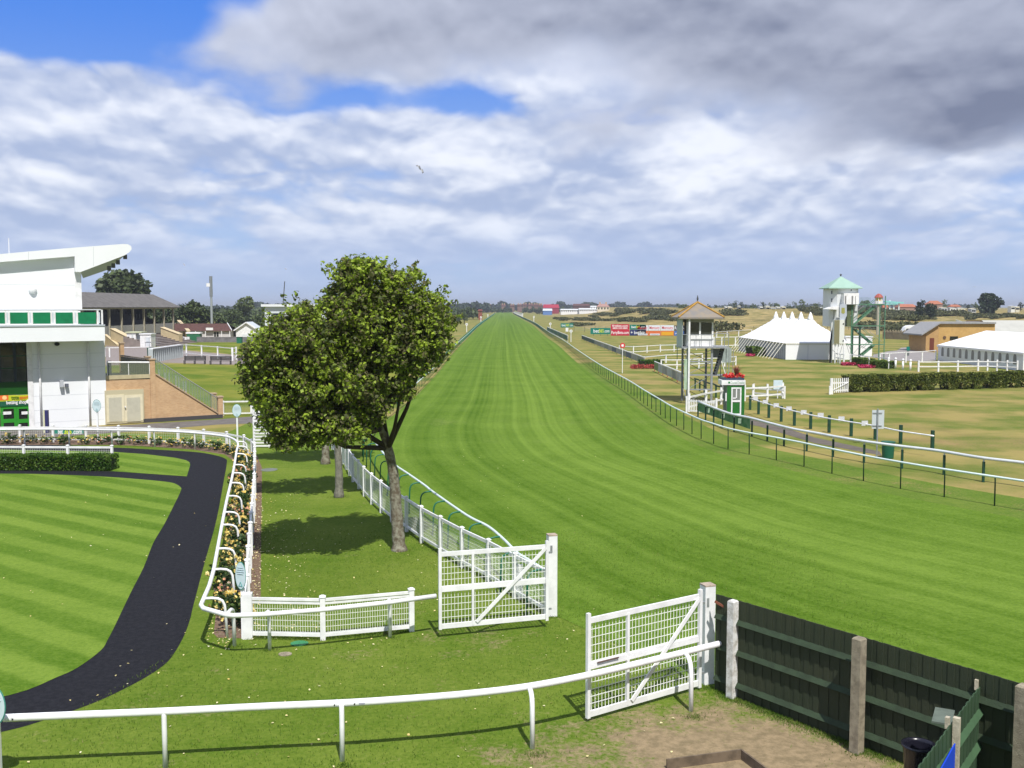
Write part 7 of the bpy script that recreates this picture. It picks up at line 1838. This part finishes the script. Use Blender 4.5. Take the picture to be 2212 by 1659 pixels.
# woodland masses
def mass(name, spans, m, size, seed, dens=1.0):
    rg = np.random.default_rng(seed); A = []
    for x0, x1, y, dep, h, n in spans:
        u = rg.uniform(0, 1, n); x = x0 + (x1 - x0) * u; yy = y + rg.uniform(0, dep, n)
        hh_ = h * (.62 + .22 * np.sin(u * 37 + seed) + .16 * np.sin(u * 91 + yy * .05)); z = hh_ * rg.uniform(.15, 1, n) ** .6
        A.append(np.stack([x, yy, z], 1))
    o = quads_mesh(name, np.concatenate(A), size, m, seed=seed); tag(o, kind='stuff'); return o
mass('woodland', [(-330, -60, 470, 30, 7.5, 9000), (-420, -20, 640, 40, 10, 12000), (-150, -28, 560, 20, 6, 4000)], FARL, 2.0, 1)
mass('undergrowth', [(-250, -60, 330, 40, 3.0, 9000), (-140, -25, 300, 60, 1.2, 5000)], FARB, 1.0, 2)
mass('hedge_woodland', [(14, 70, 1330, 30, 7.6, 2600), (-40, 0, 1400, 20, 7.0, 1500), (-240, -28, 900, 60, 7.5, 6000)], FARL, 2.6, 5)
mass('distant_woodland', [(-900, -30, 1350, 120, 13, 14000), (-60, 260, 1900, 60, 17, 6000), (60, 1000, 2200, 100, 13, 9000), (-1500, -800, 1500, 200, 20, 6000)], DARKL, 5.0, 3)

# gorse patches on the heath
rg = np.random.default_rng(12); A = []
def hz(x, y): return float(heath_h(np.array([float(x)]), np.array([float(y)]))[0])
gl = [(zC(750, 360), zC(1900, 380), 26, 1.7), (zC(760, 420), zC(1300, 425), 14, 1.6), (zC(620, 300), zC(900, 300), 10, 2.0), (zC(1380, 325), zC(1750, 300), 10, 2.2), (zC(1660, 265), zC(2200, 290), 16, 3), (zC(1950, 365), zC(2212, 350), 8, 2.0),
      (zD(0, 560), zD(260, 580), 10, 2.5), (zD(0, 620), zD(330, 640), 12, 1.6), (zD(880, 570), zD(1150, 570), 10, 2.2), (zE(620, 460), zE(1220, 500), 40, 3.4), (zE(1210, 470), zE(1650, 480), 26, 2.6), (zE(590, 600), zE(1100, 640), 26, 2.6), (zE(60, 440), zE(300, 480), 16, 3.0), (zE(780, 520), zE(1230, 520), 14, 2.2), (zE(1640, 500), zE(2200, 500), 20, 1.8), (zD(760, 770), zD(900, 770), 4, 3.5)]
def GT(px, py):
    d = ray(px, py); y = 290.0
    while y < 1500:
        t_ = y / d.y
        if H + d.z * t_ <= hz(d.x * t_, y) + .05: return Vector((d.x * t_, y, 0))
        y += 4
    return G(px, max(py, 674.5))
for p0, p1, nb_, h in gl:
    for k in range(nb_ * 2):
        u = rg.uniform(0, 1); c = GT(p0[0] + (p1[0] - p0[0]) * u, p0[1] + (p1[1] - p0[1]) * u + rg.normal() * 1.6); c.x += rg.normal() * 2; c.y += rg.normal() * 3
        z = hz(c.x, c.y); r_ = rg.uniform(1.8, 4.4)
        q, _ = ellipsoid_pts((c.x, c.y, z + h * .35), (r_, r_ * .8, h * rg.uniform(.28, .45)), 150, rg, .4); A.append(q[(q[:, 2] > z - .1) & (q[:, 0] > 27)])
GOR = leaf_mat('gorse', [(0, (.04, .05, .018)), (.5, (.085, .095, .035)), (1, (.15, .15, .06))], .15, transl=.15)
tag(quads_mesh('gorse_scrub', np.concatenate(A), .8, GOR, seed=3), kind='stuff')
# low tufted grass strips
rt_ = 'trees along the caravan park'
k = 0
desc = ['pointed', 'rounded', 'bushy', 'slim', 'broad', 'low', 'ragged', 'spreading', 'tall']
trees_r = [(zD(420, 445), 26, 1), (zD(715, 455), 18, 2), (zD(812, 455), 12, 0), (zD(880, 465), 10, 1), (zD(962, 425), 9, 0), (zD(1033, 405), 15, 0), (zD(1110, 415), 12, 0), (zD(1172, 445), 12, 1), (zD(1262, 443), 20, 1), (zD(1380, 412), 14, 0), (zD(1460, 425), 14, 1), (zD(1555, 425), 20, 1), (zD(1685, 440), 14, 1), (zD(1748, 410), 14, 1), (zD(1855, 392), 22, 1), (zD(2012, 432), 14, 1), (zD(2145, 432), 14, 1),
           (zE(175, 350), 12, 1), (zE(278, 352), 13, 2), (zE(1450, 320), 17, 1), (zE(1680, 375), 12, 2), (zE(1770, 350), 18, 1), (zE(890, 375), 16, 1), (zE(2205, 350), 16, 2), (zE(690, 325), 26, 1), (zE(620, 330), 12, 1)]
for i, ((x, y), wpx, kind_) in enumerate(trees_r):
    d_ = 700 if kind_ == 1 else 620
    anchor = ['far left behind the cabin roof', 'above the cabin roof edge', 'beyond the cabin, left of the marquee'][min(2, i // 3)] if i < 9 else ('over the marquee' if i < 17 else 'right of the green roofed tower')
    far_tree('%s distant tree %s, number %d from the left' % (desc[i % 9], anchor, i + 1), x, y, 0, d_, wpx * 1.35, (FARL, FARB, DARKL)[kind_], 650, 60 + i, grp=rt_, zlow=4.6)
far_tree('dark rounded clump left of the red pantiled roofs', *zE(1215, 318), 0, 430, 30, DARKL, 2600, 90, grp=None, zlow=2)
far_tree('dark spreading clump joined to the right of another dark clump', *zE(1320, 355), 0, 430, 34, DARKL, 2600, 91, zlow=2)
far_tree('big dark domed tree on the right skyline', *zE(1940, 258), 0, 520, 62, DARKL, 5200, 92, zlow=3)
far_tree('small dark bush tree at the right edge of the meadow behind the cabin', *zD(865, 655), 0, 330, 22, FARL, 900, 93)

# ------------------------------------------------------------------ far houses
def house(label, x0, x1, ytop, ybase, d, wm, rm, roof_k=.5, name='house', hip=0.0, grp=None, win=0, cat='house', chim=0):
    t = thing(name, label, cat, grp); a, b = V(x0, ybase, d), V(x1, ytop, d); ze1 = a.z + (b.z - a.z) * (1 - roof_k); base = min(a.z, 0) - .1; dep = min(12, (b.x - a.x) * .8)
    MB().box(a.x, b.x, d, d + dep, base, ze1).build('wall', wm, t)
    hx = (b.x - a.x) * hip
    MB().add([(a.x - .4, d - .4, ze1), (b.x + .4, d - .4, ze1), (b.x + .4, d + dep + .4, ze1), (a.x - .4, d + dep + .4, ze1), (a.x + hx, d + dep / 2, b.z), (b.x - hx, d + dep / 2, b.z)], [(0, 1, 5, 4), (1, 2, 5), (2, 3, 4, 5), (3, 0, 4), (3, 2, 1, 0)]).build('roof', rm, t)
    for i in range(chim):
        x_ = a.x + (b.x - a.x) * (i + .5) / chim; MB().box(x_ - .6, x_ + .6, d + dep / 2 - .5, d + dep / 2 + .5, b.z - .5, b.z + 1.6).build('chimney', BRICK, t)
    for i in range(win):
        x_ = a.x + (b.x - a.x) * (i + .5) / win; w2 = (b.x - a.x) / win * .22; MB().box(x_ - w2, x_ + w2, d - .06, d - .003, max(a.z, 0) + (ze1 - max(a.z, 0)) * .35, ze1 - (ze1 - max(a.z, 0)) * .2).build('window', GLASSD, t)
    return settle(t)
RB = mat('far_red_roof', (.20, .06, .045), .9, var=.3, scale=.1); RBR = mat('far_brown_roof', (.11, .05, .045), .9, var=.3, scale=.1); RW = mat('far_brick_wall', (.22, .13, .11), .9, var=.3, scale=.1)
hr = 'red-brown houses on the horizon'
hl = [(165, 215, 207, 238), (218, 275, 205, 236), (560, 612, 194, 225), (620, 668, 190, 224), (680, 735, 190, 224), (742, 790, 192, 226), (795, 838, 196, 230), (480, 530, 200, 232), (385, 430, 196, 226)]
nm = ['left of the straight, first', 'left of the straight, second', 'right of the track end, first', 'right of the track end, second', 'right of the track end, third', 'right of the track end, fourth', 'right of the track end, fifth', 'directly beyond the track end', 'beyond the left side of the track end']
for (x0, x1, y0_, y1), n_ in zip(hl, nm):
    a, b = zC(x0, y0_), zC(x1, y1); house('red-brown house %s' % n_, a[0], b[0], a[1], b[1], 1480, RW, RBR, .55, grp=hr, win=3, chim=2)
def Hc(label, x0, x1, y0_, y1, d, wm, rm, rk=.5, **k):
    a, b = zC(x0, y0_), zC(x1, y1); return house(label, a[0], b[0], a[1], b[1], d, wm, rm, rk, **k)
Hc('wide building with a crimson roof on the horizon', 848, 1022, 196, 262, 1150, mat('crimson_wall', (.25, .03, .05), .8), mat('crimson_roof', (.30, .02, .045), .8), .6, name='barn', cat='building', hip=.02)
Hc('blue-based low shed in front of the crimson roof', 845, 945, 243, 282, 1000, mat('blue_wall', (.10, .20, .45), .7), mat('pale_shed_roof', (.5, .55, .6), .7), .6, name='low_shed', cat='building')
Hc('dark brown industrial block right of the crimson roof', 1178, 1365, 190, 262, 1150, mat('umber_wall', (.09, .05, .05), .9), RBR, .3, name='block', cat='building', hip=.03)
Hc('long low white building at the foot of the horizon', 1042, 1235, 246, 286, 950, WHITE, mat('white_roof2', (.6, .62, .62), .7), .3, name='white_hall', cat='building', win=8)
Hc('stepped white clubhouse left of the cream house', 1245, 1440, 238, 280, 940, WHITE, mat('white_roof2', (.6, .62, .62), .7), .35, name='clubhouse', cat='building', win=9)
Hc('white annexe between clubhouse and cream house', 1372, 1450, 212, 262, 945, WHITE, mat('white_roof2', (.6, .62, .62), .7), .2, name='annexe', cat='building', win=3)
Hc('cream house with a pinkish hipped roof on the horizon', 1445, 1580, 190, 266, 940, mat('cream_wall', (.62, .55, .42), .8), mat('pink_roof', (.32, .19, .16), .8), .42, hip=.2, win=4, chim=2)
Hc('small red shed left of the straight', 130, 170, 252, 290, 640, mat('red_shed', (.25, .08, .05), .8), RB, .4, name='shed', cat='shed')
# red pantiled roofs on the right
def He(label, x0, x1, y0_, y1, d, wm, rm, rk=.5, **k):
    a, b = zE(x0, y0_), zE(x1, y1); return house(label, a[0], b[0], a[1], b[1], d, wm, rm, rk, **k)
TER = mat('terracotta_roof', (.38, .14, .08), .9, var=.2, scale=.1); TERW = mat('terracotta_wall', (.30, .20, .16), .9)
He('terracotta roof between the two dark tree clumps, tallest', 1275, 1410, 336, 400, 640, TERW, TER, .55, hip=.2)
He('long low terracotta roof behind the yellow-windowed lantern', 985, 1155, 370, 430, 640, TERW, TER, .5, hip=.08)
He('terracotta roof left of the big domed tree', 1490, 1590, 374, 410, 640, TERW, TER, .6, hip=.15)
He('small brown roof right next to the lantern tower', 820, 870, 378, 430, 640, TERW, TER, .5)
# caravans
cg = 'static caravans along the skyline'
cl = [(zD(910, 475), zD(935, 505)), (zD(945, 478), zD(995, 505)), (zD(1070, 470), zD(1095, 505)), (zD(1330, 475), zD(1365, 508)), (zD(1400, 470), zD(1450, 510)), (zD(1460, 485), zD(1520, 512)), (zD(1530, 480), zD(1575, 515)), (zD(1590, 475), zD(1640, 512)),
      (zE(75, 405), zE(130, 455)), (zE(140, 395), zE(200, 448)), (zE(205, 400), zE(245, 440)), (zE(250, 405), zE(295, 440)), (zE(830, 420), zE(910, 436)), (zE(915, 422), zE(985, 438)), (zE(1395, 400), zE(1460, 430)), (zE(1480, 402), zE(1545, 432)), (zE(1560, 405), zE(1635, 436)), (zE(1690, 410), zE(1740, 440)), (zE(2085, 385), zE(2125, 425)), (zE(2130, 390), zE(2170, 425)), (zE(1165, 425), zE(1215, 440))]
CW = [mat('caravan_white', (.66, .67, .62), .6), mat('caravan_cream', (.58, .55, .42), .6), mat('caravan_grey', (.42, .44, .45), .6)]
for i, (p, q) in enumerate(cl):
    d_ = 560; a, b = V(p[0], q[1], d_), V(q[0], p[1], d_); base_z = float(heath_h(np.array([(a.x + b.x) / 2]), np.array([float(d_)]))[0]); t = thing('static_caravan', '%s static caravan on the skyline, number %d counting rightwards' % (('white', 'cream', 'grey')[i % 3], i + 1), 'caravan', cg)
    MB().box(a.x, b.x, d_, d_ + 4, base_z - .1, b.z - .35).build('body', CW[i % 3], t)
    MB().prism([(a.x - .2, d_ - .1, b.z - .35), (b.x + .2, d_ - .1, b.z - .35), ((a.x + b.x) / 2, d_ - .1, b.z)], (0, 4.2, 0)).build('roof', CW[(i + 2) % 3], t)
    for k_ in range(2): x_ = a.x + (b.x - a.x) * (.3 + .4 * k_); MB().box(x_ - .5, x_ + .5, d_ - .05, d_ - .003, b.z - 1.9, b.z - 1.0).build('window', GLASSD, t)
    settle(t)
# lantern tower, water slide, church spire, horizon fence
t = thing('lantern_tower', 'small red-domed lantern tower with yellow windows beside the stair', 'tower'); d_ = 300
a, b = V(*zE(740, 370), d_), V(*zE(815, 305), d_); cx = (a.x + b.x) / 2; r_ = (b.x - a.x) / 2
MB().tube([(cx, d_, 0), (cx, d_, a.z)], r_ * .45, 8).build('shaft', mat('lantern_shaft', (.4, .38, .3), .8), t)
MB().tube([(cx, d_, a.z), (cx, d_, (a.z + b.z) / 2)], r_ * .92, 8).build('gallery', WHITE, t); MB().tube([(cx, d_, (a.z + b.z) / 2), (cx, d_, b.z)], r_ * .85, 8).build('lantern', mat('lantern_yellow', (.60, .48, .02), .5), t)
mb = MB()
for k in range(8): an = k * math.pi / 4 + math.pi / 8; mb.box(cx + r_ * .9 * math.cos(an) - .1, cx + r_ * .9 * math.cos(an) + .1, d_ + r_ * .9 * math.sin(an) - .1, d_ + r_ * .9 * math.sin(an) + .1, a.z, b.z)
mb.build('glazing_bars', WHITE, t); zt_ = V(0, zE(0, 265)[1], d_).z
MB().tube([(cx, d_, b.z), (cx, d_, b.z + (zt_ - b.z) * .15), (cx, d_, b.z + (zt_ - b.z) * .7), (cx, d_, zt_)], [r_ * 1.25, r_ * 1.15, r_ * .7, .08], 10).build('dome', mat('dome_red', (.32, .07, .05), .6), t); settle(t)
t = thing('water_slide', 'pale turquoise slide structure on the skyline right of the lantern tower', 'water slide'); d_ = 560; m_ = mat('turquoise', (.22, .58, .55), .5)
MB().bar(V(*zE(830, 345), d_), V(*zE(1020, 358), d_), 2, .8).build('chute', m_, t); MB().bar(V(*zE(830, 372), d_), V(*zE(960, 366), d_), 2, .6).build('chute', m_, t)
for x_, y_ in ((850, 340), (890, 330), (930, 355), (980, 358)): p = V(*zE(x_, y_), d_); MB().box(p.x - .25, p.x + .25, d_, d_ + .5, 0, p.z).build('support', mat('slide_white', (.7, .8, .8), .6), t)
settle(t)
t = thing('horizon_fence', 'long white post and rail fence along the ridge at the far right', 'fence'); mb = MB(); ms = MB(); d_ = 600
a, b = V(*zE(1830, 455), d_), V(*zE(2212, 455), d_)
for k in range(34): x_ = a.x + (b.x + 20 - a.x) * k / 33; mb.box(x_ - .25, x_ + .25, d_, d_ + .3, 0, a.z)
mb.build('post_row', WHITE, t); MB().box(a.x, b.x + 20, d_ - .15, d_ - .02, a.z - .6, a.z).build('rail', WHITE, t); settle(t)
t = thing('wire_fence', 'thin post and wire fence crossing the heath behind the marquee', 'fence'); d_ = 330; mb = MB()
for k in range(60): x_ = 20 + k * 3.4; mb.box(x_ - .06, x_ + .06, d_, d_ + .12, 0, 1.9)
mb.build('post_row', WOOD, t); mb = MB()
for z in (.7, 1.2, 1.8): mb.box(20, 222, d_, d_ + .04, z, z + .05)
mb.build('wires', GALV, t); settle(t)
# white railing of the far crossing
t = thing('far_rail', 'far white rails and stalls beside the end of the straight', 'fence'); p, q = G(*zC(520, 300)), G(*zC(620, 335)); mb = MB()
for k in range(14): c = p.lerp(q, k / 13); mb.box(c.x - .3, c.x + .3, c.y, c.y + .3, 0, 2.4)
mb.build('post_row', WHITE, t); MB().bar(p + Vector((0, 0, 2.4)), q + Vector((0, 0, 2.4)), .3, .7).build('rail', WHITE, t); settle(t)
# gulls
def gull(label, px, py, d, span, roll, grp='gulls in the sky'):
    t = MB(); c = V(px, py, d); s_ = span / 2
    body = [(-.22, 0), (-.12, .05), (.05, .065), (.17, .045), (.24, .02), (.28, 0)]
    t.tube([c + Vector((x * span * .5, 0, 0)) for x, r in body], [max(r * span * .5, .004) for x, r in body], 8)
    for sd in (-1, 1):
        P = [(0.05, 0, 0), (.10, sd * .22, .10), (.02, sd * .48, .02), (-.12, sd * .5, -.02), (-.06, sd * .22, .07), (-.08, 0, 0)]
        R_ = Matrix.Rotation(rad(roll), 3, 'X') @ Matrix.Rotation(rad(35), 3, 'Z')
        v = [c + R_ @ Vector((x * span, y * span, z * span)) for x, y, z in P]; t.add(v + [p + Vector((0, 0, .012)) for p in v], [(0, 1, 4, 5), (1, 2, 3, 4), (11, 10, 7, 6), (10, 9, 8, 7), (0, 6, 7, 1), (1, 7, 8, 2), (2, 8, 9, 3), (3, 9, 10, 4), (4, 10, 11, 5)])
    o = t.build('gull', mat('gull_grey', (.07, .075, .085), .8, scale=6, col2=(.45, .46, .48))); tag(o, label, 'bird', grp); return o
gull('largest gull gliding high above the large tree', 908, 365, 95, 1.15, 55)
gull('small gull above the radio mast', 398, 572, 150, .8, 30)
gull('small dark gull above the crane jib', 617, 581, 160, .7, 20)
gull('tiny dark gull on the far right above the domed tree', 2106, 620, 190, .6, 15)

# ------------------------------------------------------------------ thin sea haze in one closed box
hm = bpy.data.materials.new('haze'); hm.use_nodes = True; hm.node_tree.nodes.clear()
pv = hm.node_tree.nodes.new('ShaderNodeVolumePrincipled'); pv.inputs['Color'].default_value = (.82, .88, 1, 1); pv.inputs['Density'].default_value = HAZE; pv.inputs['Anisotropy'].default_value = .2
ho = hm.node_tree.nodes.new('ShaderNodeOutputMaterial'); hm.node_tree.links.new(pv.outputs[0], ho.inputs['Volume'])
hz_ = MB().box(-9500, 9500, -450, 15500, -1.2, 60).build('haze', hm); tag(hz_, kind='stuff')
